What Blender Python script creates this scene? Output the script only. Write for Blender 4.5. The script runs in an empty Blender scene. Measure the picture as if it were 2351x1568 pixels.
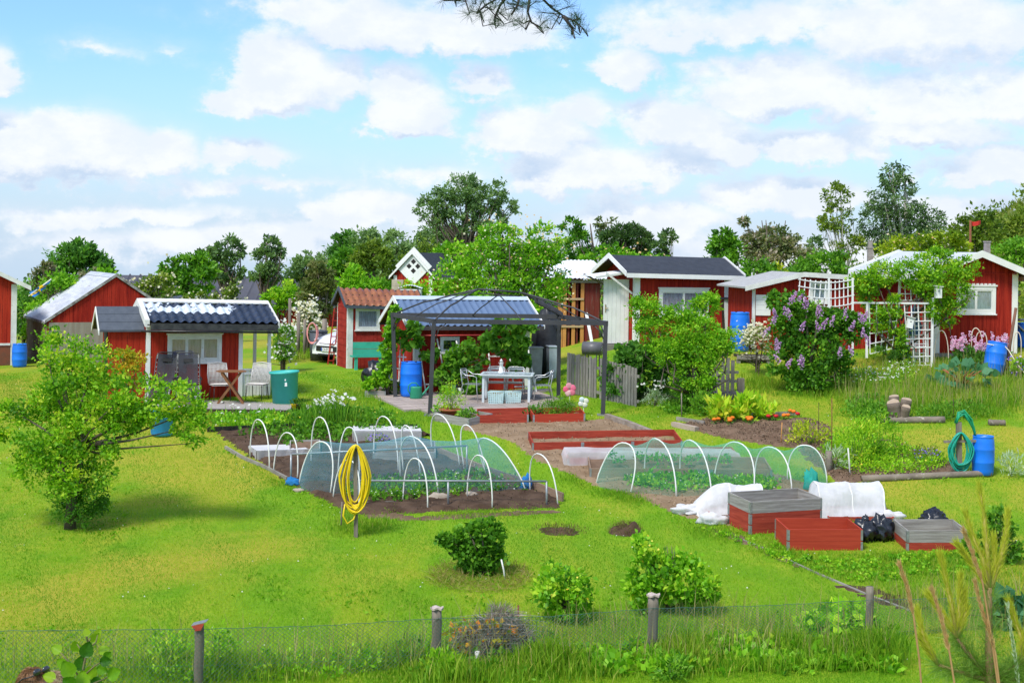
import bpy, math, random
import numpy as np
from mathutils import Vector, Matrix, noise as mnoise
C = bpy.context.scene.collection
R = math.radians
rng = np.random.default_rng(7)
random.seed(7)
# ------------------------------------------------------------------ camera
CAMZ, FPX, CX, HY, ROLL = 4.1, 3550.0, 1175.5, 567.0, 0.0157   # measured on the photo at 2351 x 1568
cam = bpy.data.cameras.new('camera')
cam.sensor_width = 36.0
cam.lens = 36.0 * FPX / 2351.0
cam.shift_y = -(784.0 - HY) / 2351.0
cam.clip_start = 0.1
cam.clip_end = 3000
cam.dof.use_dof = True
cam.dof.focus_distance = 32.0
cam.dof.aperture_fstop = 14.0
camo = bpy.data.objects.new('camera', cam)
C.objects.link(camo)
camo.location = (0, 0, CAMZ)
camo.rotation_euler = (R(90), -ROLL, 0)
bpy.context.scene.camera = camo
# ------------------------------------------------------------------ view
sc = bpy.context.scene
sc.view_settings.view_transform = 'Standard'
sc.view_settings.look = 'None'
sc.view_settings.gamma = 1.0
sc.view_settings.use_curve_mapping = False
sc.view_settings.exposure = 1.05
sc.cycles.max_bounces = 8
sc.cycles.transparent_max_bounces = 24
sc.cycles.diffuse_bounces = 3
sc.cycles.glossy_bounces = 2
sc.cycles.transmission_bounces = 3
sc.cycles.caustics_reflective = False
sc.cycles.caustics_refractive = False
# ------------------------------------------------------------------ sun and sky
SUN_EL, SUN_AZ = R(54), R(215)      # azimuth clockwise from +Y: behind the camera, from the left
sund = bpy.data.lights.new('sun', 'SUN')
sund.energy = 2.0
sund.angle = R(15)
sund.color = (1.0, 0.95, 0.87)
suno = bpy.data.objects.new('sun', sund)
C.objects.link(suno)
sdir = Vector((math.sin(SUN_AZ) * math.cos(SUN_EL), math.cos(SUN_AZ) * math.cos(SUN_EL), math.sin(SUN_EL)))
suno.rotation_euler = sdir.to_track_quat('Z', 'Y').to_euler()
suno.location = (-10, -10, 30)
W = bpy.data.worlds.new('World')
sc.world = W
W.use_nodes = True
wt = W.node_tree
wt.nodes.clear()
class NT:
 """small helper to write shader maths"""
 def __init__(s, tree): s.t = tree
 def n(s, typ, **kw):
  nd = s.t.nodes.new(typ)
  for k, v in kw.items(): setattr(nd, k, v)
  return nd
 def link(s, a, b): s.t.links.new(a, b)
 def put(s, sock, v):
  if isinstance(v, bpy.types.NodeSocket): s.t.links.new(v, sock)
  else: sock.default_value = v
 def m(s, op, a, b=0.0, c=0.0, clamp=False):
  nd = s.n('ShaderNodeMath', operation=op, use_clamp=clamp)
  s.put(nd.inputs[0], a); s.put(nd.inputs[1], b)
  if len(nd.inputs) > 2: s.put(nd.inputs[2], c)
  return nd.outputs[0]
 def ss(s, x, a, b, lo=0.0, hi=1.0):
  nd = s.n('ShaderNodeMapRange', interpolation_type='SMOOTHSTEP')
  s.put(nd.inputs[0], x)
  for i, v in enumerate((a, b, lo, hi)): s.put(nd.inputs[i + 1], v)
  return nd.outputs[0]
 def noise(s, vec, scale, detail=4.0, rough=0.55, dist=0.0, dim='3D', w=0.0):
  nd = s.n('ShaderNodeTexNoise', noise_dimensions=dim)
  if vec is not None: s.put(nd.inputs['Vector'], vec)
  nd.inputs['Scale'].default_value = scale
  nd.inputs['Detail'].default_value = detail
  nd.inputs['Roughness'].default_value = rough
  nd.inputs['Distortion'].default_value = dist
  return nd.outputs[0]
 def mix(s, f, a, b, mode='MIX'):
  nd = s.n('ShaderNodeMix', data_type='RGBA', blend_type=mode)
  s.put(nd.inputs[0], f)
  for sock, v in ((nd.inputs[6], a), (nd.inputs[7], b)):
   if isinstance(v, bpy.types.NodeSocket): s.t.links.new(v, sock)
   else: sock.default_value = (v[0], v[1], v[2], 1.0)
  return nd.outputs[2]
 def xyz(s, x, y, z=0.0):
  nd = s.n('ShaderNodeCombineXYZ')
  for i, v in enumerate((x, y, z)): s.put(nd.inputs[i], v)
  return nd.outputs[0]
# clouds: (azimuth, elevation, half width, height above base, depth below base, weight), all in thousandths of a radian
def sky_ang(dx, dy):
 u, v = dx - CX, dy - HY
 return (u + v * ROLL) / FPX, -(v - u * ROLL) / FPX
CLOUDS = []
def cl(dx, dy, rx, up, dn, w=1.0):
 a, e = sky_ang(dx, dy)
 CLOUDS.append((a, e, rx / FPX, up / FPX, dn / FPX, w))
cl(645, 225, 150, 185, 50, 1.35); cl(560, 240, 120, 55, 40, 1.1); cl(930, 270, 130, 135, 40, 1.25); cl(780, 190, 120, 90, 60, .8)
cl(840, 85, 260, 110, 50, .85); cl(1080, 95, 260, 120, 50, .95); cl(700, 30, 200, 60, 60, .6)
cl(10, 220, 70, 110, 30, 1.15); cl(60, 385, 180, 130, 50, 1.2); cl(210, 370, 190, 125, 55, 1.25); cl(370, 370, 130, 90, 50, 1.05); cl(590, 370, 130, 55, 40, .7); cl(250, 130, 90, 25, 25, .35); cl(400, 130, 60, 22, 22, .3)
cl(1210, 320, 190, 105, 50, 1.15); cl(1110, 205, 90, 70, 50, .75); cl(1330, 250, 130, 60, 50, .7)
cl(1430, 165, 120, 75, 40, 1.0); cl(1560, 300, 210, 95, 50, 1.15); cl(1790, 230, 300, 130, 50, 1.1); cl(2060, 250, 260, 110, 60, .95)
cl(1700, 80, 360, 110, 60, .75); cl(2130, 110, 380, 150, 80, .95); cl(2300, 250, 160, 110, 60, .9); cl(1380, 40, 120, 60, 60, .25)
cl(1350, 420, 260, 120, 45, 1.2); cl(1560, 390, 160, 70, 40, .9); cl(1800, 350, 300, 80, 40, 1.0); cl(2100, 320, 260, 70, 40, .95); cl(2250, 400, 230, 70, 40, 1.15)
cl(1800, 470, 260, 75, 40, 1.15); cl(860, 500, 200, 65, 50, 1.1); cl(1480, 510, 260, 60, 60, .95); cl(2230, 500, 260, 60, 60, .9)
cl(300, 500, 420, 50, 40, .65); cl(600, 560, 900, 50, 60, .6); cl(1900, 600, 900, 90, 80, .8); cl(600, 430, 350, 30, 30, .45); cl(1000, 400, 200, 50, 40, .5)
def cloud_group():
 g = bpy.data.node_groups.new('cloud_density', 'ShaderNodeTree')
 g.interface.new_socket('A', in_out='INPUT', socket_type='NodeSocketFloat')
 g.interface.new_socket('E', in_out='INPUT', socket_type='NodeSocketFloat')
 g.interface.new_socket('D', in_out='OUTPUT', socket_type='NodeSocketFloat')
 q = NT(g)
 gi = q.n('NodeGroupInput'); go = q.n('NodeGroupOutput')
 A, E = gi.outputs[0], gi.outputs[1]
 # billows push the outline about
 n1 = q.noise(q.xyz(A, q.m('MULTIPLY', E, 1.4)), 17.0, 8.0, .62)
 n2 = q.noise(q.xyz(q.m('ADD', A, 5.3), q.m('MULTIPLY', E, 1.25)), 42.0, 7.0, .62)
 n3 = q.noise(q.xyz(q.m('ADD', A, 9.1), q.m('MULTIPLY', E, 2.6)), 7.0, 5.0, .6)
 A2 = q.m('ADD', A, q.m('MULTIPLY', q.m('SUBTRACT', n1, .5), .085))
 E2 = q.m('ADD', E, q.m('ADD', q.m('MULTIPLY', q.m('SUBTRACT', n2, .5), .030), q.m('MULTIPLY', q.m('SUBTRACT', n3, .5), .03)))
 tot = None
 for (a, e, rx, up, dn, w) in CLOUDS:
  du = q.m('DIVIDE', q.m('SUBTRACT', A2, a), rx)
  dv = q.m('SUBTRACT', E2, e)
  dvu = q.m('DIVIDE', q.m('MAXIMUM', dv, 0.0), up)
  dvd = q.m('DIVIDE', q.m('MAXIMUM', q.m('MULTIPLY', dv, -1.0), 0.0), dn)
  r2 = q.m('ADD', q.m('MULTIPLY', du, du), q.m('ADD', q.m('MULTIPLY', dvu, dvu), q.m('MULTIPLY', dvd, dvd)))
  d = q.m('MULTIPLY', q.m('SUBTRACT', 1.0, q.m('SQRT', r2)), w)
  tot = d if tot is None else q.m('SMOOTH_MAX', tot, d, .22)
 # overall cover beyond the frame so that the light stays even
 far = q.ss(q.m('ABSOLUTE', A), .36, .6)
 gen = q.m('MULTIPLY', q.m('SUBTRACT', q.noise(q.xyz(A, q.m('MULTIPLY', E, 2.5), 3.3), 3.0, 6.0), .42), 2.0)
 tot = q.m('MAXIMUM', tot, q.m('SUBTRACT', q.m('MULTIPLY', gen, far), q.m('MULTIPLY', q.m('SUBTRACT', 1.0, far), 2.0)))
 tot = q.m('ADD', tot, q.m('MULTIPLY', q.m('SUBTRACT', n1, .5), .95))
 tot = q.m('ADD', tot, q.m('MULTIPLY', q.m('SUBTRACT', n2, .5), .80))
 q.link(tot, go.inputs[0])
 return g
q = NT(wt)
tc = q.n('ShaderNodeTexCoord')
sep = q.n('ShaderNodeSeparateXYZ'); q.link(tc.outputs['Generated'], sep.inputs[0])
az = q.m('ARCTAN2', sep.outputs[0], sep.outputs[1])
el = q.m('ARCSINE', sep.outputs[2])
cg = cloud_group()
def dens(da, de):
 g = q.n('ShaderNodeGroup'); g.node_tree = cg
 q.put(g.inputs[0], q.m('ADD', az, da)); q.put(g.inputs[1], q.m('ADD', el, de))
 return g.outputs[0]
d0 = dens(0, 0)
d1 = dens(-.006, .020)
alpha = q.m('ADD', q.m('MULTIPLY', q.ss(d0, .04, .40), .70), q.m('MULTIPLY', q.ss(d0, -.35, .60), .30))
lit = q.ss(q.m('SUBTRACT', d0, d1), -.55, .20)           # 1 where the cloud thins out towards the sun
sky = q.n('ShaderNodeTexSky', sky_type='NISHITA')
sky.sun_disc = False
sky.sun_elevation = SUN_EL
sky.sun_rotation = SUN_AZ
sky.altitude = 50
sky.air_density = 1.0
sky.dust_density = 1.0
sky.ozone_density = 1.5
hazef = q.ss(el, -.02, .14, .72, .02)
blue = q.mix(1.0, sky.outputs[0], (.95, 1.32, 1.76), 'MULTIPLY')
veil = q.mix(hazef, blue, (5.6, 6.9, 8.6))
CW, CG = (7.9, 8.15, 8.5), (4.4, 5.6, 7.3)
tex = q.ss(q.noise(q.xyz(az, q.m('MULTIPLY', el, 1.6), 2.2), 26.0, 7.0, .62), .38, .64)
shade = q.m('ADD', q.m('MULTIPLY', q.m('SUBTRACT', 1.0, lit), q.ss(d0, .0, .7, .30, .75)), q.m('MULTIPLY', q.m('SUBTRACT', 1.0, tex), .26), clamp=True)
ccol = q.mix(shade, CW, CG)
skyc = q.mix(q.m('MULTIPLY', alpha, .97), veil, ccol)
below = q.ss(el, -.07, -.035)
skyc = q.mix(below, (1.2, 1.5, 0.8), skyc)
bg = q.n('ShaderNodeBackground')
q.link(skyc, bg.inputs[0])
bg.inputs[1].default_value = 0.06
wo = q.n('ShaderNodeOutputWorld')
q.link(bg.outputs[0], wo.inputs[0])
W.cycles.sampling_method = 'MANUAL'
W.cycles.sample_map_resolution = 512
# ------------------------------------------------------------------ photo measurements -> places
def at(dx, dy, Y):
 """the point of the photo's ray (dx, dy) at distance Y"""
 u, v = dx - CX, dy - HY
 u0, v0 = u + v * ROLL, v - u * ROLL
 return Vector((u0 / FPX * Y, Y, CAMZ - v0 / FPX * Y))
_GY = [-30, 0, 9, 14, 16.5, 21, 26, 30, 33, 36, 40, 48, 60, 80, 150, 900]
_GZ = [2.4, 2.4, -.05, -1.0, -1.35, -1.35, -1.15, -.85, -.5, -.05, .15, .35, .45, -.2, -3.2, -22]
def sst(x, a, b):
 t = np.clip((np.asarray(x, float) - a) / (b - a), 0, 1)
 return t * t * (3 - 2 * t)
def gz(X, Y):
 X = np.asarray(X, float); Y = np.asarray(Y, float)
 z = sum(np.interp(Y + o, _GY, _GZ) for o in (-1.2, -.6, 0, .6, 1.2)) / 5
 z = z + .75 * sst(X, 0, 5) * sst(Y, 37, 45) + .02 * np.clip(X, -25, 25) * sst(Y, 28, 38)
 z = z + .02 * np.sin(X * 1.1 + Y * .7) * np.sin(Y * .9 - X * .3)
 return z
def gf(X, Y): return float(gz(X, Y))
def G(dx, dy):
 """the ground point seen at (dx, dy)"""
 prev = None
 Y = 15.0
 while Y < 200:
  p = at(dx, dy, Y)
  if p.z < gf(p.x, Y):
   lo, hi = Y - .25, Y
   for _ in range(14):
    mid = (lo + hi) / 2
    p = at(dx, dy, mid)
    if p.z < gf(p.x, mid): hi = mid
    else: lo = mid
   p = at(dx, dy, hi); p.z = gf(p.x, hi)
   return p
  Y += .25
 p = at(dx, dy, 60); p.z = gf(p.x, 60)
 return p
def m(px, Y): return px * Y / FPX
def z1(x, y): return (.31447 * x, 532.5 + .31447 * y)
def z2(x, y): return (641 + .31447 * x, 532.5 + .31447 * y)
def z3(x, y): return (1232.7 + .3144 * x, 532.5 + .3144 * y)
def z4(x, y): return (1676.5 + .31447 * x, 532.5 + .31447 * y)
def b1(x, y): return (443.8 + .37753 * x, 887.5 + .37753 * y)
def b2(x, y): return (1134.1 + .27266 * x, 907.3 + .27266 * y)
def b3(x, y): return (1528.5 + .34984 * x, 848.1 + .34984 * y)
def b4(x, y): return (.3396 * x, 1035.5 + .3396 * y)
def b5(x, y): return (690.3 + .37753 * x, 1163.7 + .37753 * y)
def b6(x, y): return (1577.9 + .32887 * x, 1084.8 + .32887 * y)
def c4(x, y): return (.3396 * x, 690.3 + .3396 * y)
def c6(x, y): return (828.4 + .2517 * x, 631.1 + .2517 * y)
def c7(x, y): return (2055.2 + .22634 * x, 532.5 + .22634 * y)
# ------------------------------------------------------------------ materials
MATS = {}
def newmat(name):
 mt = bpy.data.materials.new(name); mt.use_nodes = True
 mt.node_tree.nodes.clear()
 return mt, NT(mt.node_tree)
def finish(mt, q, shader, disp=None):
 o = q.n('ShaderNodeOutputMaterial'); q.link(shader, o.inputs[0])
 return mt
def bump(q, h, strength=.3, dist=.01):
 b = q.n('ShaderNodeBump'); b.inputs['Strength'].default_value = strength; b.inputs['Distance'].default_value = dist
 q.link(h, b.inputs['Height'])
 return b.outputs[0]
def M(name, c1=(.5, .5, .5), c2=None, rough=.7, scale=6.0, stretch=(1, 1, 1), metal=0.0, spec=.4, bmp=.0, bscale=40.0, spot=None, spotamt=.55, coat=0.0):
 """principled surface: two colours mixed by noise, optional worn spots and bump"""
 if name in MATS: return MATS[name]
 mt, q = newmat(name)
 p = q.n('ShaderNodeBsdfPrincipled')
 tcn = q.n('ShaderNodeTexCoord'); mp = q.n('ShaderNodeMapping')
 q.link(tcn.outputs['Object'], mp.inputs[0]); mp.inputs['Scale'].default_value = stretch
 oi = q.n('ShaderNodeObjectInfo')
 off = q.n('ShaderNodeVectorMath', operation='ADD')
 q.link(mp.outputs[0], off.inputs[0])
 q.link(q.xyz(q.m('MULTIPLY', oi.outputs['Random'], 37.0), q.m('MULTIPLY', oi.outputs['Random'], 11.0)), off.inputs[1])
 v = off.outputs[0]
 if c2 is None: c2 = tuple(x * .75 for x in c1)
 f = q.ss(q.noise(v, scale, 5, .6), .3, .7)
 col = q.mix(f, c1, c2)
 if spot is not None:
  sf = q.ss(q.noise(v, scale * 2.7, 6, .65), spotamt, spotamt + .12)
  col = q.mix(sf, col, spot)
 q.link(col, p.inputs['Base Color'])
 q.put(p.inputs['Roughness'], q.ss(q.noise(v, scale * 1.7, 3), .2, .8, max(rough - .12, .05), min(rough + .12, 1.0)))
 p.inputs['Metallic'].default_value = metal
 p.inputs['Specular IOR Level'].default_value = spec
 p.inputs['Coat Weight'].default_value = coat
 if bmp: q.link(bump(q, q.noise(v, bscale, 4), bmp, .01), p.inputs['Normal'])
 MATS[name] = finish(mt, q, p.outputs[0])
 return MATS[name]
def LM(name, cols, trans=.42, rough=.5, gain=1.0):
 """leaf material: ramp over the per-leaf 'tone' attribute"""
 if name in MATS: return MATS[name]
 mt, q = newmat(name)
 at_ = q.n('ShaderNodeAttribute'); at_.attribute_name = 'tone'
 rp = q.n('ShaderNodeValToRGB')
 el_ = rp.color_ramp.elements
 while len(el_) < len(cols): el_.new(.5)
 for i, c in enumerate(cols):
  el_[i].position = i / (len(cols) - 1); el_[i].color = (*[min(x * gain, .7) for x in c], 1)
 q.link(at_.outputs['Fac'], rp.inputs[0])
 p = q.n('ShaderNodeBsdfPrincipled')
 q.link(rp.outputs[0], p.inputs['Base Color'])
 p.inputs['Roughness'].default_value = rough
 p.inputs['Specular IOR Level'].default_value = .25
 t = q.n('ShaderNodeBsdfTranslucent')
 q.link(q.mix(1.0, rp.outputs[0], (1.25, 1.3, .6), 'MULTIPLY'), t.inputs[0])
 mx = q.n('ShaderNodeMixShader'); mx.inputs[0].default_value = trans
 q.link(p.outputs[0], mx.inputs[1]); q.link(t.outputs[0], mx.inputs[2])
 MATS[name] = finish(mt, q, mx.outputs[0])
 return MATS[name]
def NETM(name, col, opacity, trans=.4):
 """thin woven fabric or net: mostly see-through"""
 if name in MATS: return MATS[name]
 mt, q = newmat(name)
 d = q.n('ShaderNodeBsdfDiffuse'); d.inputs[0].default_value = (*col, 1)
 t = q.n('ShaderNodeBsdfTranslucent'); t.inputs[0].default_value = (*col, 1)
 mx = q.n('ShaderNodeMixShader'); mx.inputs[0].default_value = trans
 q.link(d.outputs[0], mx.inputs[1]); q.link(t.outputs[0], mx.inputs[2])
 tr = q.n('ShaderNodeBsdfTransparent')
 tcn = q.n('ShaderNodeTexCoord')
 lw = q.n('ShaderNodeLayerWeight'); lw.inputs[0].default_value = .35
 nz = q.ss(q.noise(tcn.outputs['Object'], 2.2, 4), .3, .7, -.12 * opacity / .5, .12 * opacity / .5)
 op = q.m('ADD', q.m('ADD', opacity, nz), q.m('MULTIPLY', lw.outputs['Facing'], .28), clamp=True)
 mx2 = q.n('ShaderNodeMixShader'); q.link(op, mx2.inputs[0])
 q.link(tr.outputs[0], mx2.inputs[1]); q.link(mx.outputs[0], mx2.inputs[2])
 MATS[name] = finish(mt, q, mx2.outputs[0])
 return MATS[name]
def GLASS(name='window_glass', tint=(.9, .95, 1.0), refl=.14):
 if name in MATS: return MATS[name]
 mt, q = newmat(name)
 g = q.n('ShaderNodeBsdfGlossy'); g.inputs['Roughness'].default_value = .03
 tr = q.n('ShaderNodeBsdfTransparent'); tr.inputs[0].default_value = (*tint, 1)
 mx = q.n('ShaderNodeMixShader'); mx.inputs[0].default_value = refl
 q.link(tr.outputs[0], mx.inputs[1]); q.link(g.outputs[0], mx.inputs[2])
 MATS[name] = finish(mt, q, mx.outputs[0])
 return MATS[name]
# ------------------------------------------------------------------ object helpers
def thing(name, label, cat, loc=(0, 0, 0), rz=0.0, group=None, tilt=(0, 0)):
 o = bpy.data.objects.new(name, None); C.objects.link(o)
 o.empty_display_size = .1
 o.location = loc; o.rotation_euler = (tilt[0], tilt[1], rz)
 o['label'] = label; o['category'] = cat
 if group: o['group'] = group
 return o
def tag(o, label, cat, group=None):
 o['label'] = label; o['category'] = cat
 if group: o['group'] = group
 return o
def kind(o, k): o['kind'] = k; return o
def dup(root, loc, rz=0.0, label=None):
 def cp(o, par):
  c = o.copy(); C.objects.link(c); c.parent = par
  for ch in list(o.children): cp(ch, c)
  return c
 r = cp(root, None)
 r.location = loc; r.rotation_euler = (r.rotation_euler[0], r.rotation_euler[1], rz)
 if label: r['label'] = label
 return r
class MB:
 def __init__(s): s.v, s.f, s.mi, s.sm = [], [], [], []
 def add(s, vs, fs, mi=0, smooth=False):
  b = len(s.v)
  s.v += [tuple(p) for p in vs]
  for f in fs: s.f.append(tuple(i + b for i in f)); s.mi.append(mi); s.sm.append(smooth)
  return s
 def hexa(s, p, mi=0):
  """8 points: bottom ring 0-3, top ring 4-7"""
  return s.add(p, [(3, 2, 1, 0), (4, 5, 6, 7), (0, 1, 5, 4), (1, 2, 6, 5), (2, 3, 7, 6), (3, 0, 4, 7)], mi)
 def box(s, x0, x1, y0, y1, z0, z1, mi=0):
  return s.hexa([(x0, y0, z0), (x1, y0, z0), (x1, y1, z0), (x0, y1, z0), (x0, y0, z1), (x1, y0, z1), (x1, y1, z1), (x0, y1, z1)], mi)
 def bar(s, a, b, w, t, up=(0, 0, 1), mi=0):
  """rectangular bar from a to b, w wide, t thick along 'up'"""
  a, b, up = Vector(a), Vector(b), Vector(up)
  d = (b - a).normalized()
  sd = d.cross(up)
  if sd.length < 1e-4: sd = d.cross(Vector((0, 1, 0)))
  sd.normalize(); u = sd.cross(d).normalized()
  sd *= w / 2; u *= t / 2
  return s.hexa([a - sd - u, a + sd - u, b + sd - u, b - sd - u, a - sd + u, a + sd + u, b + sd + u, b - sd + u], mi)
 def tube(s, pts, r, n=6, mi=0, closed=False, smooth=True, cap=True):
  pts = [Vector(p) for p in pts]
  N = len(pts)
  rs = r if isinstance(r, (list, tuple)) else [r] * N
  rings = []
  prev = None
  for i, p in enumerate(pts):
   a = pts[(i - 1) % N] if (i > 0 or closed) else p
   b = pts[(i + 1) % N] if (i < N - 1 or closed) else p
   d = (b - a)
   if d.length < 1e-9: d = Vector((0, 0, 1))
   d.normalize()
   if prev is None:
    ref = Vector((0, 0, 1)) if abs(d.z) < .9 else Vector((1, 0, 0))
    x = d.cross(ref).normalized()
   else:
    x = prev - d * prev.dot(d)
    if x.length < 1e-5: x = d.orthogonal()
    x.normalize()
   prev = x
   y = d.cross(x)
   rings.append([p + (x * math.cos(2 * math.pi * k / n) + y * math.sin(2 * math.pi * k / n)) * rs[i] for k in range(n)])
  vs = [p for rg in rings for p in rg]
  fs = []
  for i in range(N if closed else N - 1):
   j = (i + 1) % N
   for k in range(n):
    fs.append((i * n + k, i * n + (k + 1) % n, j * n + (k + 1) % n, j * n + k))
  if not closed and cap:
   fs.append(tuple(reversed(range(n)))); fs.append(tuple((N - 1) * n + k for k in range(n)))
  return s.add(vs, fs, mi, smooth)
 def lathe(s, prof, n=20, c=(0, 0, 0), mi=0, smooth=True, wob=0.0, axis=None):
  vs, fs = [], []
  for (r, z) in prof:
   for k in range(n):
    a = 2 * math.pi * k / n
    rr = r * (1 + wob * math.sin(3 * a + z * 9))
    vs.append((c[0] + rr * math.cos(a), c[1] + rr * math.sin(a), c[2] + z))
  for i in range(len(prof) - 1):
   for k in range(n):
    fs.append((i * n + k, i * n + (k + 1) % n, (i + 1) * n + (k + 1) % n, (i + 1) * n + k))
  if prof[0][0] > 1e-4: fs.append(tuple(reversed(range(n))))
  if prof[-1][0] > 1e-4: fs.append(tuple((len(prof) - 1) * n + k for k in range(n)))
  return s.add(vs, fs, mi, smooth)
 def grid(s, fn, nu, nv, mi=0, smooth=True):
  """surface fn(u, v) for u, v in 0..1"""
  vs = [fn(i / nu, j / nv) for j in range(nv + 1) for i in range(nu + 1)]
  fs = [(j * (nu + 1) + i, j * (nu + 1) + i + 1, (j + 1) * (nu + 1) + i + 1, (j + 1) * (nu + 1) + i) for j in range(nv) for i in range(nu)]
  return s.add(vs, fs, mi, smooth)
 def prism(s, poly, a, b, mi=0):
  """polygon given by function-free 3-D points, swept by vector b - a"""
  d = Vector(b) - Vector(a)
  n = len(poly)
  p0 = [Vector(p) for p in poly]; p1 = [p + d for p in p0]
  fs = [tuple(range(n)), tuple(reversed(range(n, 2 * n)))] + [(i + n, (i + 1) % n + n, (i + 1) % n, i) for i in range(n)]
  return s.add(p0 + p1, fs, mi)
 def blob(s, c, r, n=14, amp=.15, sc_=1.5, seed=0, flat=0.0, mi=0):
  """lumpy closed body"""
  vs, fs = [], []
  rows = n // 2
  for i in range(rows + 1):
   th = math.pi * i / rows
   for k in range(n):
    ph = 2 * math.pi * k / n
    d = Vector((math.sin(th) * math.cos(ph), math.sin(th) * math.sin(ph), math.cos(th)))
    f = 1 + amp * mnoise.noise(d * sc_ + Vector((seed * 7.3, seed, 0))) * 2 + amp * .5 * mnoise.noise(d * sc_ * 3.1 + Vector((seed * 3.3, 0, seed)))
    p = Vector((c[0] + r[0] * d.x * f, c[1] + r[1] * d.y * f, c[2] + r[2] * d.z * f))
    if flat and p.z < flat: p.z = flat
    vs.append(p)
  for i in range(rows):
   for k in range(n):
    fs.append((i * n + k, (i + 1) * n + k, (i + 1) * n + (k + 1) % n, i * n + (k + 1) % n))
  return s.add(vs, fs, mi, True)
 def shear(s, k):
  s.v = [(x, y, z - k * x) for x, y, z in s.v]; return s
 def obj(s, name, mats, parent=None, loc=None):
  me = bpy.data.meshes.new(name)
  me.from_pydata(s.v, [], s.f)
  if not isinstance(mats, (list, tuple)): mats = [mats]
  for mt in mats: me.materials.append(mt)
  me.polygons.foreach_set('material_index', s.mi)
  me.polygons.foreach_set('use_smooth', s.sm)
  me.update()
  o = bpy.data.objects.new(name, me); C.objects.link(o)
  if parent is not None: o.parent = parent
  if loc is not None: o.location = loc
  return o
def norm(a): return a / np.maximum(np.linalg.norm(a, axis=-1, keepdims=True), 1e-9)
class LB:
 """many small leaf faces in one mesh, each with a tone"""
 def __init__(s): s.P, s.T, s.n = [], [], 4
 def leaves(s, P, L, w=.5, out=None, up=.2, tone=None, droop=0.0, rnd=1.0, fold=.12):
  P = np.asarray(P, float); N = len(P)
  if N == 0: return s
  d = rng.normal(size=(N, 3)) * rnd
  if out is not None: d = d + out
  d[:, 2] += up - droop
  d = norm(d)
  sd = norm(np.cross(d, rng.normal(size=(N, 3))))
  nn = np.cross(sd, d)
  L = (np.asarray(L) * rng.uniform(.45, 1.35, N))[:, None]
  wd = L * w * .5
  q = np.stack([P, P + d * L * .45 + sd * wd + nn * L * fold, P + d * L, P + d * L * .45 - sd * wd + nn * L * fold], 1)
  s.P.append(q.reshape(-1, 3))
  if tone is None: tone = rng.uniform(0, 1, N)
  s.T.append(np.clip(np.broadcast_to(tone, (N,)), 0, 1))
  return s
 def blades(s, P, H, w, lean=.35, tone=None, dirs=None):
  """grass blades: narrow quads rising from P"""
  P = np.asarray(P, float); N = len(P)
  if N == 0: return s
  a = rng.uniform(0, 2 * np.pi, N)
  sd = np.stack([np.cos(a), np.sin(a), np.zeros(N)], 1)
  b = rng.uniform(0, 2 * np.pi, N)
  ln = np.stack([np.cos(b), np.sin(b), np.zeros(N)], 1) * (rng.uniform(0, 1, N) * lean)[:, None]
  if dirs is not None: ln = ln + dirs
  H = (np.asarray(H) * rng.uniform(.55, 1.2, N))[:, None]
  up = np.array([0, 0, 1.0])
  mid = P + (up * .6 + ln * .35) * H
  tip = P + (up + ln) * H
  w = np.broadcast_to(np.asarray(w, float), (N,))[:, None]
  q = np.stack([P - sd * w * .5, mid - sd * w * .3, tip, mid + sd * w * .5], 1)
  s.P.append(q.reshape(-1, 3))
  if tone is None: tone = rng.uniform(0, 1, N)
  s.T.append(np.clip(np.broadcast_to(tone, (N,)), 0, 1))
  return s
 def discs(s, P, r, up=(0, -.5, 1), tone=None):
  P = np.asarray(P, float); N = len(P)
  if N == 0: return s
  nn = norm(np.asarray(up, float) + rng.normal(size=(N, 3)) * .35)
  x = norm(np.cross(nn, rng.normal(size=(N, 3)))); y = np.cross(nn, x)
  r = (np.asarray(r) * rng.uniform(.7, 1.2, N))[:, None]
  q = np.stack([P + x * r, P + y * r, P - x * r, P - y * r], 1)
  s.P.append(q.reshape(-1, 3))
  if tone is None: tone = rng.uniform(0, 1, N)
  s.T.append(np.clip(np.broadcast_to(tone, (N,)), 0, 1))
  return s
 def obj(s, name, mat, parent=None, loc=None):
  V = np.concatenate(s.P); T = np.concatenate(s.T)
  N = len(V) // 4
  me = bpy.data.meshes.new(name)
  me.vertices.add(len(V)); me.vertices.foreach_set('co', V.astype(np.float32).ravel())
  me.loops.add(4 * N); me.loops.foreach_set('vertex_index', np.arange(4 * N, dtype=np.int32))
  me.polygons.add(N)
  me.polygons.foreach_set('loop_start', np.arange(0, 4 * N, 4, dtype=np.int32))
  me.polygons.foreach_set('loop_total', np.full(N, 4, dtype=np.int32))
  me.update(calc_edges=True)
  a = me.attributes.new('tone', 'FLOAT', 'FACE')
  a.data.foreach_set('value', T.astype(np.float32))
  me.materials.append(mat)
  o = bpy.data.objects.new(name, me); C.objects.link(o)
  if parent is not None: o.parent = parent
  if loc is not None: o.location = loc
  return o
def inpoly(X, Y, poly):
 X = np.asarray(X); Y = np.asarray(Y)
 res = np.zeros(X.shape, bool)
 n = len(poly)
 for i in range(n):
  x0, y0 = poly[i]; x1, y1 = poly[(i + 1) % n]
  c = ((y0 > Y) != (y1 > Y))
  with np.errstate(divide='ignore', invalid='ignore'):
   res ^= c & (X < (x1 - x0) * (Y - y0) / (y1 - y0 + 1e-12) + x0)
 return res
def cloud(N, c, r, shell=.5):
 """N points in an ellipsoid, biased towards its surface"""
 d = norm(rng.normal(size=(N, 3)))
 k = rng.uniform(0, 1, N) ** (1 / 3) * (1 - shell) + shell * rng.uniform(.8, 1.05, N)
 return np.asarray(c) + d * k[:, None] * np.asarray(r), d
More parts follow.
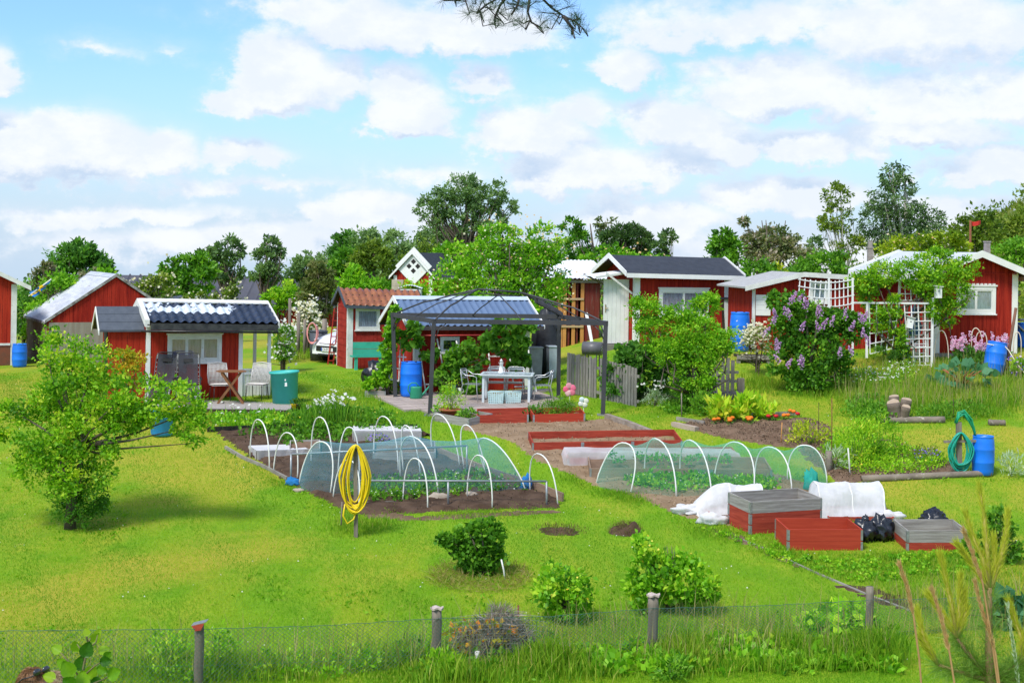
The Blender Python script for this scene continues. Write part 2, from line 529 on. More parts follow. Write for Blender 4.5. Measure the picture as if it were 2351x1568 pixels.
# ------------------------------------------------------------------ ground
def wpoly(px): return [(g.x, g.y) for g in (G(*p) for p in px)]
def scatter(px=None, N=100, world=None):
 pl = world or wpoly(px)
 xs = [p[0] for p in pl]; ys = [p[1] for p in pl]
 out = np.zeros((0, 2)); tries = 0
 while len(out) < N and tries < 200:
  tries += 1
  X = rng.uniform(min(xs), max(xs), N * 2); Y = rng.uniform(min(ys), max(ys), N * 2)
  k = inpoly(X, Y, pl)
  out = np.concatenate([out, np.stack([X[k], Y[k]], 1)])
 out = out[:N]
 return np.concatenate([out, gz(out[:, 0], out[:, 1])[:, None]], 1)
def lawn_material():
 mt, q = newmat('lawn_turf')
 tcn = q.n('ShaderNodeTexCoord'); v = tcn.outputs['Object']
 mp = q.n('ShaderNodeMapping'); q.link(v, mp.inputs[0])
 mp.inputs['Rotation'].default_value = (0, 0, R(-24)); mp.inputs['Scale'].default_value = (1.0, .14, 1)
 streak = q.noise(mp.outputs[0], .9, 4, .6)
 big = q.noise(v, .16, 4, .6, .6)
 mid = q.noise(v, .9, 6, .65)
 fine = q.noise(v, 22.0, 5, .7)
 mp2 = q.n('ShaderNodeMapping'); q.link(v, mp2.inputs[0]); mp2.inputs['Scale'].default_value = (1, .35, 1)
 fine2 = q.noise(mp2.outputs[0], 70.0, 3, .7)
 col = q.mix(q.ss(mid, .32, .68), (.145, .32, .008), (.215, .38, .011))
 col = q.mix(q.ss(streak, .47, .68), col, (.30, .38, .02))
 sx = q.n('ShaderNodeSeparateXYZ'); q.link(v, sx.inputs[0])
 dry = q.m('ADD', q.m('ADD', big, q.ss(sx.outputs[0], 3, 9, 0, .17)), q.ss(sx.outputs[0], -3.2, -6.5, 0, .10))
 col = q.mix(q.ss(q.m('ADD', dry, q.m('MULTIPLY', q.m('SUBTRACT', mid, .5), .35)), .50, .74), col, (.42, .37, .04))
 col = q.mix(q.ss(q.noise(v, 2.6, 6, .7), .60, .75, 0, .7), col, (.45, .40, .08))
 col = q.mix(q.ss(fine, .30, .62, .55, 0), col, (.09, .20, .008))
 col = q.mix(q.ss(fine2, .55, .75, 0, .55), col, (.40, .50, .06))
 p = q.n('ShaderNodeBsdfPrincipled'); q.link(col, p.inputs['Base Color'])
 p.inputs['Roughness'].default_value = .85; p.inputs['Specular IOR Level'].default_value = .15
 q.link(bump(q, q.m('ADD', fine, q.m('MULTIPLY', fine2, .6)), .7, .04), p.inputs['Normal'])
 return finish(mt, q, p.outputs[0])
LAWN = lawn_material()
def build_ground():
 xs = np.concatenate([np.linspace(-420, -45, 14), np.arange(-40, 40.1, .5), np.linspace(45, 420, 14)])
 ys = np.concatenate([np.arange(-30, 14, 2.0), np.arange(14, 62, .5), np.linspace(63, 150, 20), np.linspace(170, 900, 14)])
 X, Y = np.meshgrid(xs, ys)
 Z = gz(X, Y)
 V = np.stack([X, Y, Z], -1).reshape(-1, 3)
 nx = len(xs)
 b = MB(); b.v = [tuple(p) for p in V]
 for j in range(len(ys) - 1):
  for i in range(nx - 1):
   b.f.append((j * nx + i, j * nx + i + 1, (j + 1) * nx + i + 1, (j + 1) * nx + i)); b.mi.append(0); b.sm.append(True)
 return kind(b.obj('ground', LAWN), 'structure')
build_ground()
SOILC = dict(bmp=.9, bscale=30, rough=.95, spec=.1)
SOIL = M('garden_soil', (.115, .072, .046), (.19, .125, .085), scale=2.2, spot=(.26, .185, .13), spotamt=.58, **SOILC)
SOILD = M('dark_soil', (.055, .034, .022), (.105, .068, .046), scale=2.6, spot=(.16, .115, .08), spotamt=.62, **SOILC)
SOILP = M('dry_soil', (.20, .135, .08), (.275, .195, .125), scale=2.0, spot=(.34, .25, .17), spotamt=.56, **SOILC)
NOGRASS = []
def patch(name, px, mat, lift=.03, amp=.05, step=.11, k='structure', world=None, seed=0):
 pl = world or wpoly(px)
 NOGRASS.append(pl)
 xs = [p[0] for p in pl]; ys = [p[1] for p in pl]
 nx = int((max(xs) - min(xs)) / step) + 2; ny = int((max(ys) - min(ys)) / step) + 2
 X, Y = np.meshgrid(min(xs) + np.arange(nx) * step, min(ys) + np.arange(ny) * step)
 X = X + rng.uniform(-.3, .3, X.shape) * step; Y = Y + rng.uniform(-.3, .3, X.shape) * step
 ins = inpoly(X, Y, pl)
 Z = gz(X, Y) + lift
 for j in range(ny):
  for i in range(nx):
   if ins[j, i]:
    Z[j, i] += amp * (mnoise.noise((X[j, i] * 2.3, Y[j, i] * 2.3, seed)) + .7 * mnoise.noise((X[j, i] * 7, Y[j, i] * 7, seed + 5)))
   else: Z[j, i] -= .02 + lift
 V = np.stack([X, Y, Z], -1).reshape(-1, 3)
 b = MB(); b.v = [tuple(p) for p in V]
 for j in range(ny - 1):
  for i in range(nx - 1):
   if ins[j, i] or ins[j, i + 1] or ins[j + 1, i] or ins[j + 1, i + 1]:
    b.f.append((j * nx + i, j * nx + i + 1, (j + 1) * nx + i + 1, (j + 1) * nx + i)); b.mi.append(0); b.sm.append(True)
 return kind(b.obj(name, mat), k)
NETBED = [(515, 1003), (700, 998), (980, 1010), (1010, 1035), (1100, 1070), (1282, 1152), (1288, 1166), (820, 1182), (752, 1150), (665, 1105)]
patch('netted_bed_soil', NETBED, SOILD, .05, .045)
CENTER = [(1065, 975), (1200, 968), (1340, 970), (1392, 962), (1490, 997), (1580, 1030), (1700, 1052), (1790, 1092), (1900, 1122), (1850, 1150), (1720, 1215), (1570, 1186), (1480, 1147), (1365, 1112), (1312, 1090), (1225, 1052), (1180, 1015), (1060, 985)]
patch('gazebo_bed_soil', CENTER, SOILP, .03, .03)
RIGHTB = [(1558, 978), (1620, 962), (1740, 968), (1860, 962), (1912, 985), (1905, 1008), (1830, 1030), (1740, 1018), (1640, 1000)]
patch('flower_bed_soil', RIGHTB, SOIL, .04, .05)
PERB = [(1830, 1032), (1900, 1000), (2000, 1000), (2140, 1040), (2200, 1075), (2180, 1098), (2000, 1105), (1930, 1110), (1880, 1075)]
patch('perennial_bed_soil', PERB, SOIL, .03, .04)
BACKB = [(500, 992), (700, 982), (960, 985), (985, 1002), (700, 1000), (515, 1003)]
patch('potato_bed_soil', BACKB, SOILD, .05, .05)
patch('worn_path', [(1590, 1205), (1680, 1220), (1780, 1275), (1840, 1300), (1830, 1303), (1740, 1262)], SOIL, .012, .02)
patch('worn_path', [(1900, 1340), (1990, 1345), (2060, 1362), (2140, 1400), (2060, 1400), (1960, 1365)], SOILD, .012, .02)
patch('worn_path', [(830, 1170), (960, 1185), (1280, 1170), (1285, 1178), (1000, 1196), (840, 1190)], SOIL, .012, .02)
# mounds of dug turf on the lawn
def mound(px, rx, ry, h, label, seed):
 p = G(*px); b = MB()
 def fn(u, v):
  a = u * 2 * math.pi; r = v
  x = rx * r * math.cos(a); y = ry * r * math.sin(a)
  z = h * max(0, 1 - r * r) * (1 + .8 * mnoise.noise((x * 4 + seed, y * 4, seed))) - .03 * r + (.05 * mnoise.noise((x * 11, y * 11, seed)) if r < .95 else 0)
  return (x, y, gf(p.x + x, p.y + y) - p.z + z)
 b.grid(fn, 30, 9)
 o = b.obj('soil_mound', SOILD, None, (p.x, p.y, p.z))
 l = LB(); a = rng.uniform(0, 6.28, 260); rr = rng.uniform(.2, 1.05, 260)
 X = rx * rr * np.cos(a); Y = ry * rr * np.sin(a)
 Z = gz(p.x + X, p.y + Y) - p.z + h * .7 * np.maximum(0, 1 - rr * rr)
 l.blades(np.stack([X, Y, Z], 1), .11, .012, .9)
 l.obj('grass_tuft', LM('dry_grass', [(.16, .12, .04), (.26, .22, .07), (.12, .18, .02)]), o)
 tag(o, label, 'soil mound')
mound((1285, 1220), .50, .34, .06, 'low flat mound of dark soil on the lawn, the wider of two', 3.1)
mound((1437, 1222), .34, .30, .17, 'small pointed mound of dug turf and soil on the lawn', 8.4)
def pnoise(P, s, seed=0.0):
 return np.array([mnoise.noise((x * s, y * s, seed)) for x, y in P[:, :2]])
# the grassy hill behind the right hand cabin
def hill():
 b = MB()
 cx, cy = 52.0, 108.0
 def fn(u, v):
  a = u * 2 * math.pi; r = v
  x = cx + 36 * r * math.cos(a); y = cy + 36 * r * math.sin(a)
  z = .4 + 12.5 * (1 - sst(r, 0, 1)) + .5 * mnoise.noise((x * .12, y * .12, 0)) - .6 * r
  return (x, y, float(z))
 b.grid(fn, 48, 20)
 kind(b.obj('hill', M('hill_grass', (.15, .22, .03), (.24, .27, .05), scale=.5, rough=.95, spec=.1, spot=(.05, .09, .012), spotamt=.52, bmp=.8, bscale=2)), 'structure')
 l = LB(); a = rng.uniform(0, 6.28, 26000); r = np.sqrt(rng.uniform(0, .85, 26000))
 X = cx + 36 * r * np.cos(a); Y = cy + 36 * r * np.sin(a)
 Z = .4 + 12.5 * (1 - sst(r, 0, 1)) - .6 * r
 l.blades(np.stack([X, Y, Z], 1), .7, .16, .8)
 a = rng.uniform(0, 6.28, 900); r = np.sqrt(rng.uniform(.1, .95, 900)); X = cx + 36 * r * np.cos(a); Y = cy + 36 * r * np.sin(a)
 k = pnoise(np.stack([X, Y], 1), .09, 3.0) > -.08; X, Y, r = X[k], Y[k], r[k]
 Z = .4 + 12.5 * (1 - sst(r, 0, 1)) - .6 * r
 l2 = LB()
 for i in range(len(X)):
  rr = rng.uniform(.6, 1.5); Q, d = cloud(44, (X[i], Y[i], Z[i] + rr * .45), (rr, rr, rr * .75), .6); l2.leaves(Q, .34, .55, d * .8, .2, rng.uniform(.25, .8) + .12 * rng.normal(size=44))
 kind(l2.obj('hill_scrub', LM('hill_leaves', [(.06, .12, .015), (.13, .22, .03), (.22, .31, .05), (.34, .38, .10)])), 'stuff')
 kind(l.obj('hill_grass', LM('hill_grass_blades', [(.10, .17, .02), (.20, .26, .04), (.33, .33, .10)])), 'stuff')
hill()
# ------------------------------------------------------------------ grass
GRASS = LM('lawn_grass', [(.115, .30, .006), (.19, .41, .009), (.28, .46, .013), (.42, .46, .04)], .35, .6)
TALLG = LM('meadow_grass', [(.09, .24, .008), (.17, .36, .015), (.30, .44, .03), (.48, .44, .11)], .4, .6)
def free(P):
 k = np.ones(len(P), bool)
 for pl in NOGRASS: k &= ~inpoly(P[:, 0], P[:, 1], pl)
 return P[k]
def grass():
 Ys = 18.3 + (47 - 18.3) * rng.uniform(0, 1, 430000) ** 1.5
 half = Ys * .345
 Xs = rng.uniform(-1, 1, len(Ys)) * half
 P = np.stack([Xs, Ys, gz(Xs, Ys) - .004], 1)
 P = free(P)
 l = LB()
 c_, s_ = math.cos(R(24)), math.sin(R(24))
 U = np.stack([(P[:, 0] * c_ + P[:, 1] * s_), (P[:, 1] * c_ - P[:, 0] * s_) * .13, P[:, 2]], 1)
 dry = .5 + .85 * pnoise(U, .62, 4.0) + .45 * pnoise(U, 1.7, 6.0) + .62 * np.sin(U[:, 0] * 2 * np.pi / 1.7 + .8 * np.sin(P[:, 1] * .25)) * sst(-P[:, 0], -4, 2) + .45 * pnoise(P, .35, 1.0)
 tone = .30 + .08 * rng.normal(size=len(P)) + .46 * (dry - .5) + .16 * sst(P[:, 0], 3, 8) * sst(P[:, 1], 22, 27) + .10 * sst(-P[:, 0], 1.5, 4)
 l.blades(P, .042, .0105 * (P[:, 1] / 26), .8, tone)
 kind(l.obj('lawn_grass', GRASS), 'stuff')
 # small weeds, clover heads and daisies in the turf
 l = LB(); n = 5200
 Y2 = rng.uniform(19, 45, n); X2 = rng.uniform(-1, 1, n) * Y2 * .34; Q = free(np.stack([X2, Y2, gz(X2, Y2)], 1))
 Q = Q[pnoise(Q, .45, 12.0) > .16]
 for k in range(5): l.leaves(Q + np.stack([rng.normal(size=len(Q)) * .04, rng.normal(size=len(Q)) * .04, np.full(len(Q), .02)], 1), .055, .6, None, .55, .24 + .12 * rng.normal(size=len(Q)))
 kind(l.obj('lawn_weeds', GRASS), 'stuff')
 l = LB(); n = 900
 Y2 = rng.uniform(20, 46, n); X2 = rng.uniform(-1, 1, n) * Y2 * .34; Q = free(np.stack([X2, Y2, gz(X2, Y2) + .035], 1)); Q = Q[pnoise(Q, .5, 22.0) > .05]
 l.discs(Q, .013, (0, -.4, 1)); kind(l.obj('lawn_daisies', LM('daisy_heads', [(.75, .75, .70), (.85, .85, .80)])), 'stuff')
 # clods and crumbs on the beds
 l = LB()
 for pl, tn in ((NOGRASS[0], .2), (NOGRASS[1], .8), (NOGRASS[2], .4), (NOGRASS[3], .4)):
  Q = scatter(None, 3200, pl); Q[:, 2] += .045; l.leaves(Q, .032, .9, None, .4, tn + .14 * rng.normal(size=len(Q)), 0, 1, .25)
 kind(l.obj('soil_clods', LM('clod', [(.06, .04, .027), (.16, .11, .075), (.27, .19, .125), (.38, .28, .20)], 0.0, .95)), 'stuff')
 # unmown fringe: seams of beds, boxes, posts, fence
 l = LB()
 for px, n, h in FRINGE:
  P = scatter(px, n)
  P = P + np.stack([rng.normal(size=len(P)) * .16, rng.normal(size=len(P)) * .22, np.zeros(len(P))], 1)
  if h > .2: P = free(P)
  P[:, 2] = gz(P[:, 0], P[:, 1]) - .01
  hn = np.clip(.62 + 1.1 * pnoise(P, .9, 2.0), .22, 1.35)
  l.blades(P, h * hn, .013 + h * .016, .6, .45 + .22 * rng.normal(size=len(P)) + .35 * pnoise(P, .6, 9.0))
 kind(l.obj('tall_grass', TALLG), 'stuff')
FRINGE = [
 ([(560, 1060), (600, 1075), (760, 1150), (830, 1178), (820, 1200), (700, 1140), (600, 1090)], 3800, .09),
 ([(1310, 1085), (1370, 1115), (1480, 1150), (1470, 1165), (1330, 1120), (1290, 1090)], 2500, .09),
 ([(770, 1200), (880, 1200), (890, 1225), (760, 1232)], 1300, .14),
 ([(880, 1175), (1290, 1168), (1310, 1180), (890, 1195)], 2400, .11),
 ([(1560, 1190), (1760, 1240), (1850, 1275), (2230, 1265), (2250, 1330), (1990, 1345), (1820, 1300), (1560, 1215)], 9000, .12),
 ([(1850, 1150), (2100, 1180), (2250, 1220), (2250, 1250), (1850, 1250)], 3000, .12),
 ([(2000, 1350), (2351, 1300), (2351, 1420), (2150, 1420)], 4000, .16),
 # along the fence
 ([(340, 1530), (860, 1510), (1000, 1500), (1000, 1570), (340, 1575)], 3600, .26),
 ([(0, 1520), (340, 1505), (340, 1568), (0, 1568)], 2000, .16),
 ([(860, 1510), (1300, 1500), (1500, 1490), (1990, 1480), (2060, 1500), (2060, 1535), (860, 1572)], 13000, .36),
 ([(1000, 1440), (1400, 1420), (1900, 1430), (2040, 1480), (1000, 1500)], 5000, .16),
 ([(1000, 1325), (1160, 1318), (1170, 1345), (1000, 1350)], 1200, .12),
 # right hand meadow
 ([(1880, 870), (2080, 850), (2351, 850), (2351, 930), (2290, 965), (1960, 965), (1890, 905)], 14000, .34),
 ([(1700, 880), (1800, 870), (1900, 890), (1880, 915), (1700, 900)], 2500, .28),
 # by the white car and in front of the left shed
 ([(630, 800), (690, 775), (712, 800), (712, 828), (640, 836)], 4500, .40),
 ([(640, 650), (700, 690), (710, 770), (640, 790)], 3000, .5),
 ([(440, 955), (710, 953), (900, 975), (980, 985), (480, 985)], 4500, .15),
 ([(720, 900), (870, 905), (1000, 960), (960, 985), (720, 970)], 3500, .18),
 ([(1300, 880), (1420, 890), (1560, 950), (1540, 975), (1420, 930)], 1500, .10),
]
# ------------------------------------------------------------------ buildings
RED = M('falu_red_boards', (.41, .034, .019), (.23, .014, .010), scale=1.8, stretch=(5, 5, .4), rough=.9, spec=.12, bmp=.45, bscale=14, spot=(.17, .014, .012), spotamt=.55)
REDB = M('bright_red_boards', (.44, .040, .018), (.32, .022, .012), scale=1.8, stretch=(5, 5, .4), rough=.85, spec=.12, bmp=.45, bscale=14, spot=(.22, .02, .016), spotamt=.56)
REDW = M('weathered_red_boards', (.38, .040, .028), (.27, .022, .016), scale=2.0, stretch=(1, 1, 2.5), rough=.9, spec=.12, bmp=.4, bscale=14, spot=(.45, .14, .10), spotamt=.62)
WHITE = M('white_paint', (.82, .82, .80), (.74, .74, .72), scale=3, rough=.6, bmp=.12, spot=(.60, .59, .55), spotamt=.66)
WHITEW = M('weathered_white_paint', (.74, .74, .71), (.60, .60, .57), scale=4, rough=.8, bmp=.25, spot=(.36, .34, .30), spotamt=.6)
GREYW = M('grey_weathered_wood', (.30, .28, .25), (.20, .185, .165), scale=3, stretch=(1, 1, .4), rough=.9, spec=.1, bmp=.5, bscale=25, spot=(.42, .40, .36), spotamt=.62)
DARKW = M('dark_wood', (.06, .045, .035), (.035, .028, .022), scale=3, rough=.9, spec=.1)
FELT = M('dark_roofing_felt', (.040, .047, .062), (.028, .034, .047), scale=5, rough=.85, bmp=.35, bscale=90)
FELTG = M('grey_roof_slabs', (.085, .10, .125), (.065, .078, .10), scale=6, rough=.8, bmp=.35, bscale=90)
BLACK = M('black_plastic', (.012, .012, .014), (.02, .02, .022), scale=5, rough=.35)
LACE = M('lace_curtain', (.62, .63, .64), (.35, .36, .38), scale=9, stretch=(2.5, 2.5, .5), rough=.9)
LILACC = M('lilac_curtain', (.46, .32, .42), (.26, .17, .25), scale=5, stretch=(3, 3, .4), rough=.9)
DARKIN = M('dark_interior', (.02, .018, .018), (.03, .027, .025), rough=.9)  # flat dark colour standing in for the unlit inside of openings
YELW = M('fresh_timber', (.62, .30, .09), (.50, .22, .06), scale=3, stretch=(2, 2, .4), rough=.75, bmp=.2)
def tile_material(name, c1, c2, peel=None):
 mt, q = newmat(name)
 tcn = q.n('ShaderNodeTexCoord'); v = tcn.outputs['Object']
 p = q.n('ShaderNodeBsdfPrincipled')
 col = q.mix(q.ss(q.noise(v, 3.0, 5), .3, .7), c1, c2)
 ro = .32
 if peel:
  sx = q.n('ShaderNodeSeparateXYZ'); q.link(v, sx.inputs[0])
  nz = q.m('ADD', q.m('MULTIPLY', q.noise(v, 2.1, 3), .55), q.m('MULTIPLY', q.noise(v, 9.0, 5, .65), .30))
  ar = q.m('MULTIPLY', q.ss(sx.outputs[0], 3.1, 1.9), q.ss(sx.outputs[1], -.10, .22))
  f = q.ss(q.m('ADD', nz, q.m('MULTIPLY', ar, .25)), .635, .65)
  col = q.mix(f, col, peel)
  ro = q.m('ADD', .32, q.m('MULTIPLY', f, .35))
 else:
  col = q.mix(q.ss(q.noise(v, 14.0, 5, .7), .55, .72), col, tuple(x * .45 for x in c1))
 q.link(col, p.inputs['Base Color']); q.put(p.inputs['Roughness'], ro)
 q.link(bump(q, q.noise(v, 60.0, 4), .15, .01), p.inputs['Normal'])
 MATS[name] = finish(mt, q, p.outputs[0]); return MATS[name]
class Face:
 """a vertical wall plane: (u along, w outwards, v up) -> local point"""
 def __init__(s, o, ang):
  s.o = Vector(o); s.U = Vector((math.cos(ang), math.sin(ang), 0)); s.N = Vector((math.sin(ang), -math.cos(ang), 0))
 def p(s, u, w, v): return s.o + s.U * u + s.N * w + Vector((0, 0, v))
 def box(s, b, u0, u1, w0, w1, v0, v1, mi=0):
  return b.hexa([s.p(u0, w1, v0), s.p(u1, w1, v0), s.p(u1, w0, v0), s.p(u0, w0, v0), s.p(u0, w1, v1), s.p(u1, w1, v1), s.p(u1, w0, v1), s.p(u0, w0, v1)], mi)
def wall_boards(b, fc, L, z0, top, bw=.13, gap=.007, th=.022, horiz=False, prof=None, skip=None):
 """boards on a wall of length L; top(u) gives the wall height"""
 pts = [(0, z0), (L, z0)] + list(reversed(prof or [(0, top(0)), (L, top(L))]))
 poly = [fc.p(u, -.002, v) for u, v in pts]
 b.prism(poly, fc.p(0, 0, 0), fc.p(0, -.05, 0))
 if horiz:
  v = z0; H = max(top(0), top(L), top(L / 2))
  while v < H:
   v1 = min(v + bw - gap, H)
   us = [u / 40 * L for u in range(41) if top(u / 40 * L) >= v1 - .02]
   if us: fc.box(b, min(us), max(us), 0, th + .004 * random.random(), v, v1)
   v += bw
  return
 n = max(1, int(L / bw)); w = L / n
 for i in range(n):
  u0, u1 = i * w, (i + 1) * w - gap
  t = th + random.uniform(-.004, .004)
  b.hexa([fc.p(u0, t, z0), fc.p(u1, t, z0), fc.p(u1, 0, z0), fc.p(u0, 0, z0), fc.p(u0, t, top(u0)), fc.p(u1, t, top(u1)), fc.p(u1, 0, top(u1)), fc.p(u0, 0, top(u0))])
def window(par, fc, u, v, w, h, n=2, fw=.09, mat=None, curtain=None, crown=None, label=None, rows=1):
 """frame with sash bars, curtain and pane, set on the wall face"""
 mat = mat or WHITE
 b = MB()
 fc.box(b, u, u + fw, .024, .06, v, v + h); fc.box(b, u + w - fw, u + w, .024, .06, v, v + h)
 fc.box(b, u + fw, u + w - fw, .024, .06, v, v + fw); fc.box(b, u + fw, u + w - fw, .024, .06, v + h - fw, v + h)
 fc.box(b, u - .03, u + w + .03, .024, .085, v - .035, v - .002)
 if crown == 'teeth':
  fc.box(b, u - .04, u + w + .04, .024, .08, v + h + .002, v + h + .045)
  k = int(w / .12)
  for i in range(k): fc.box(b, u - .03 + i * (w + .06) / k, u - .03 + (i + .55) * (w + .06) / k, .024, .07, v + h + .047, v + h + .085)
 elif crown: fc.box(b, u - .03, u + w + .03, .024, .085, v + h + .002, v + h + .04)
 o = b.obj('window', mat, par)
 b = MB(); iw, ih = w - 2 * fw, h - 2 * fw
 for i in range(n):
  a = u + fw + iw * i / n
  e = a + iw / n
  s = .035
  fc.box(b, a + .002, a + s, .024, .05, v + fw + .002, v + h - fw - .002); fc.box(b, e - s, e - .002, .024, .05, v + fw + .002, v + h - fw - .002)
  fc.box(b, a + s, e - s, .024, .05, v + fw + .002, v + fw + s); fc.box(b, a + s, e - s, .024, .05, v + h - fw - s, v + h - fw - .002)
  for r_ in range(1, rows): fc.box(b, a + s, e - s, .026, .046, v + fw + ih * r_ / rows - .012, v + fw + ih * r_ / rows + .012)
 b.obj('sash', mat, o)
 b = MB()
 def fold(s_, t): return fc.p(u + fw + .01 + (iw - .02) * s_, .030 + .003 * math.sin(s_ * 55), v + fw + .02 + (ih - .03) * t)
 b.grid(fold, 60, 1); b.obj('curtain', curtain or LACE, o)
 b = MB(); fc.box(b, u + fw + .002, u + w - fw - .002, .037, .040, v + fw + .002, v + h - fw - .002)
 b.obj('pane', GLASS(), o)
 return o
def cabin(root, W, D, He, Hr, axis='x', oe=.22, os_=.28, wall=RED, trim=WHITE, roofmat=None, roof='felt', bw=.13, horiz=False, k=0.0, z0=-.15,
  fasc=.13, corner=(0, 1), under=None, ridge=None, front_side=True, barge=True, cw=.11, trim2=None):
 """gabled or felted garden cabin; origin at the front left wall corner, x to the right, y to the back"""
 L, S = (W, D) if axis == 'x' else (D, W)            # ridge length, span
 slope = (Hr - He) / (S / 2)
 def prof(u): return He + (Hr - He) * (1 - abs(2 * u / S - 1))
 b = MB()
 faces = [(Face((0, 0, 0), 0), W, axis == 'y'), (Face((0, D, 0), -math.pi / 2), D, axis == 'x'),
   (Face((W, 0, 0), math.pi / 2), D, axis == 'x'), (Face((W, D, 0), math.pi), W, axis == 'y')]
 for fc, LL, gab in faces:
  if gab: wall_boards(b, fc, LL, z0, prof, bw, horiz=horiz, prof=[(0, He), (S / 2, Hr), (S, He)])
  else: wall_boards(b, fc, LL, z0, lambda u: He, bw, horiz=horiz)
 b.shear(k).obj('wall', wall, root)
 run = S / 2 + os_
 def rp(s, t, side, dz=0.0):
  a = -oe + s * (L + 2 * oe)
  c = S / 2 + (t * run) * side
  z = Hr + .07 - t * run * slope + dz
  return (a, c, z) if axis == 'x' else (c, a, z)
 def disp(s, t):
  if roof == 'tile':
   x = s * (L + 2 * oe); y = t * run / math.cos(math.atan(slope))
   fr = (y / .33) % 1.0
   return .028 * math.sin(x / .21 * 2 * math.pi) * (.8 + .2 * fr) + .035 * fr
  if roof == 'corr':
   x = (s * (L + 2 * oe) / .19) % 1.0
   return .034 if x > .68 else (0 if x < .55 else .034 * (x - .55) / .13)
  if roof == 'wave': return .02 * math.sin(s * (L + 2 * oe) / .09 * 2 * math.pi)
  x = (t * run / .62) % 1.0
  return .006 * x + .004 * mnoise.noise((s * 6, t * 5, 1))
 nu = int((L + 2 * oe) / {'tile': .035, 'corr': .0317, 'wave': .018, 'felt': .2}[roof]) + 1
 nv = {'tile': int(run * 1.1 / .0412) + 1, 'corr': 2, 'wave': 2, 'felt': 24}[roof]
 b = MB()
 for side in (-1, 1):
  b.grid(lambda u, v: rp(u, v, side, disp(u, v)), nu, nv)
  b.hexa([rp(0, 0, side, -.06), rp(1, 0, side, -.06), rp(1, 1, side, -.06), rp(0, 1, side, -.06),
    rp(0, 0, side, -.012), rp(1, 0, side, -.012), rp(1, 1, side, -.012), rp(0, 1, side, -.012)], 1)
 ro = b.shear(k).obj('roof', [roofmat or FELT, under or DARKW], root)
 if ridge:
  b = MB()
  p, e = Vector(rp(0, 0, 1, .05)), Vector(rp(1, 0, 1, .05))
  w = .17
  for sd in (-1, 1):
   o = (Vector(rp(0, w / run, sd, .055)) - Vector(rp(0, 0, sd, .055)))
   q_ = [p, e, e + o, p + o]
   b.hexa([x - Vector((0, 0, .012)) for x in q_] + q_)
  b.shear(k).obj('ridge_cap', ridge, ro)
 if barge:
  for s in (0, 1):
   b = MB(); d = -.02 if s == 0 else .02
   dv = Vector((d, 0, 0)) if axis == 'x' else Vector((0, d, 0))
   for side in (-1, 1):
    a_, e_ = Vector(rp(s, 0, side)) + dv, Vector(rp(s, 1, side)) + dv
    t_ = Vector((0, 0, fasc * .72)); u_ = Vector((0, 0, .055)); dd = dv.normalized() * .014
    b.hexa([a_ - t_ - dd, e_ - t_ - dd, e_ - t_ + dd, a_ - t_ + dd, a_ + u_ - dd, e_ + u_ - dd, e_ + u_ + dd, a_ + u_ + dd])
   b.shear(k).obj('bargeboard', trim, root)
 for side in (-1, 1):
  b = MB()
  p, e = Vector(rp(0, 1, side)), Vector(rp(1, 1, side))
  o = (Vector((0, .016, 0)) if axis == 'x' else Vector((.016, 0, 0))) * side
  lo, hi = Vector((0, 0, -fasc)), Vector((0, 0, -.002))
  b.hexa([p + lo, e + lo, e + lo + o, p + lo + o, p + hi, e + hi, e + hi + o, p + hi + o])
  b.shear(k).obj('fascia', trim2 or trim, root)
 cs = [(0, 0), (W, 0), (W, D), (0, D)]
 for i in corner:
  x, y = cs[i]; sx = -1 if x == 0 else 1; sy = -1 if y == 0 else 1
  b = MB()
  x0, x1 = sorted((x - sx * cw, x + sx * .034)); y0, y1 = sorted((y - sy * cw, y + sy * .034))
  b.box(x0, x1, y0, y1, z0, He - .04)
  b.shear(k).obj('corner_board', trim, root)
 return rp
def wid(p, th, dx2, v=250):
 """length of a wall that starts at p, runs at angle th and ends at photo column dx2"""
 u2 = dx2 - CX + (v) * ROLL
 c, s = math.cos(th), math.sin(th)
 return (u2 * p.y / FPX - p.x) / (c - s * u2 / FPX)
def hz(dy, dx, Y, z): return at(dx, dy, Y).z - z
NAVY = tile_material('glazed_navy_tiles', (.032, .044, .074), (.018, .027, .048), (.56, .63, .72))
ORANGE = tile_material('orange_clay_tiles', (.33, .125, .05), (.22, .075, .03))
BLUEMET = M('blue_steel_roof', (.115, .175, .29), (.095, .15, .255), scale=2, rough=.6, spec=.35, metal=.0)
GALV = M('galvanised_roof', (.66, .68, .72), (.48, .50, .54), scale=1.4, stretch=(3, .5, 1), rough=.5, metal=.35, spot=(.30, .25, .22), spotamt=.62)
WCORR = M('white_corrugated_sheet', (.78, .80, .83), (.66, .69, .73), scale=1.5, rough=.45, spot=(.55, .55, .55), spotamt=.64)
RUSTW = M('brown_sheet_metal', (.23, .15, .09), (.30, .22, .15), scale=2, stretch=(2, 2, .4), rough=.8, spot=(.14, .085, .05), spotamt=.58)
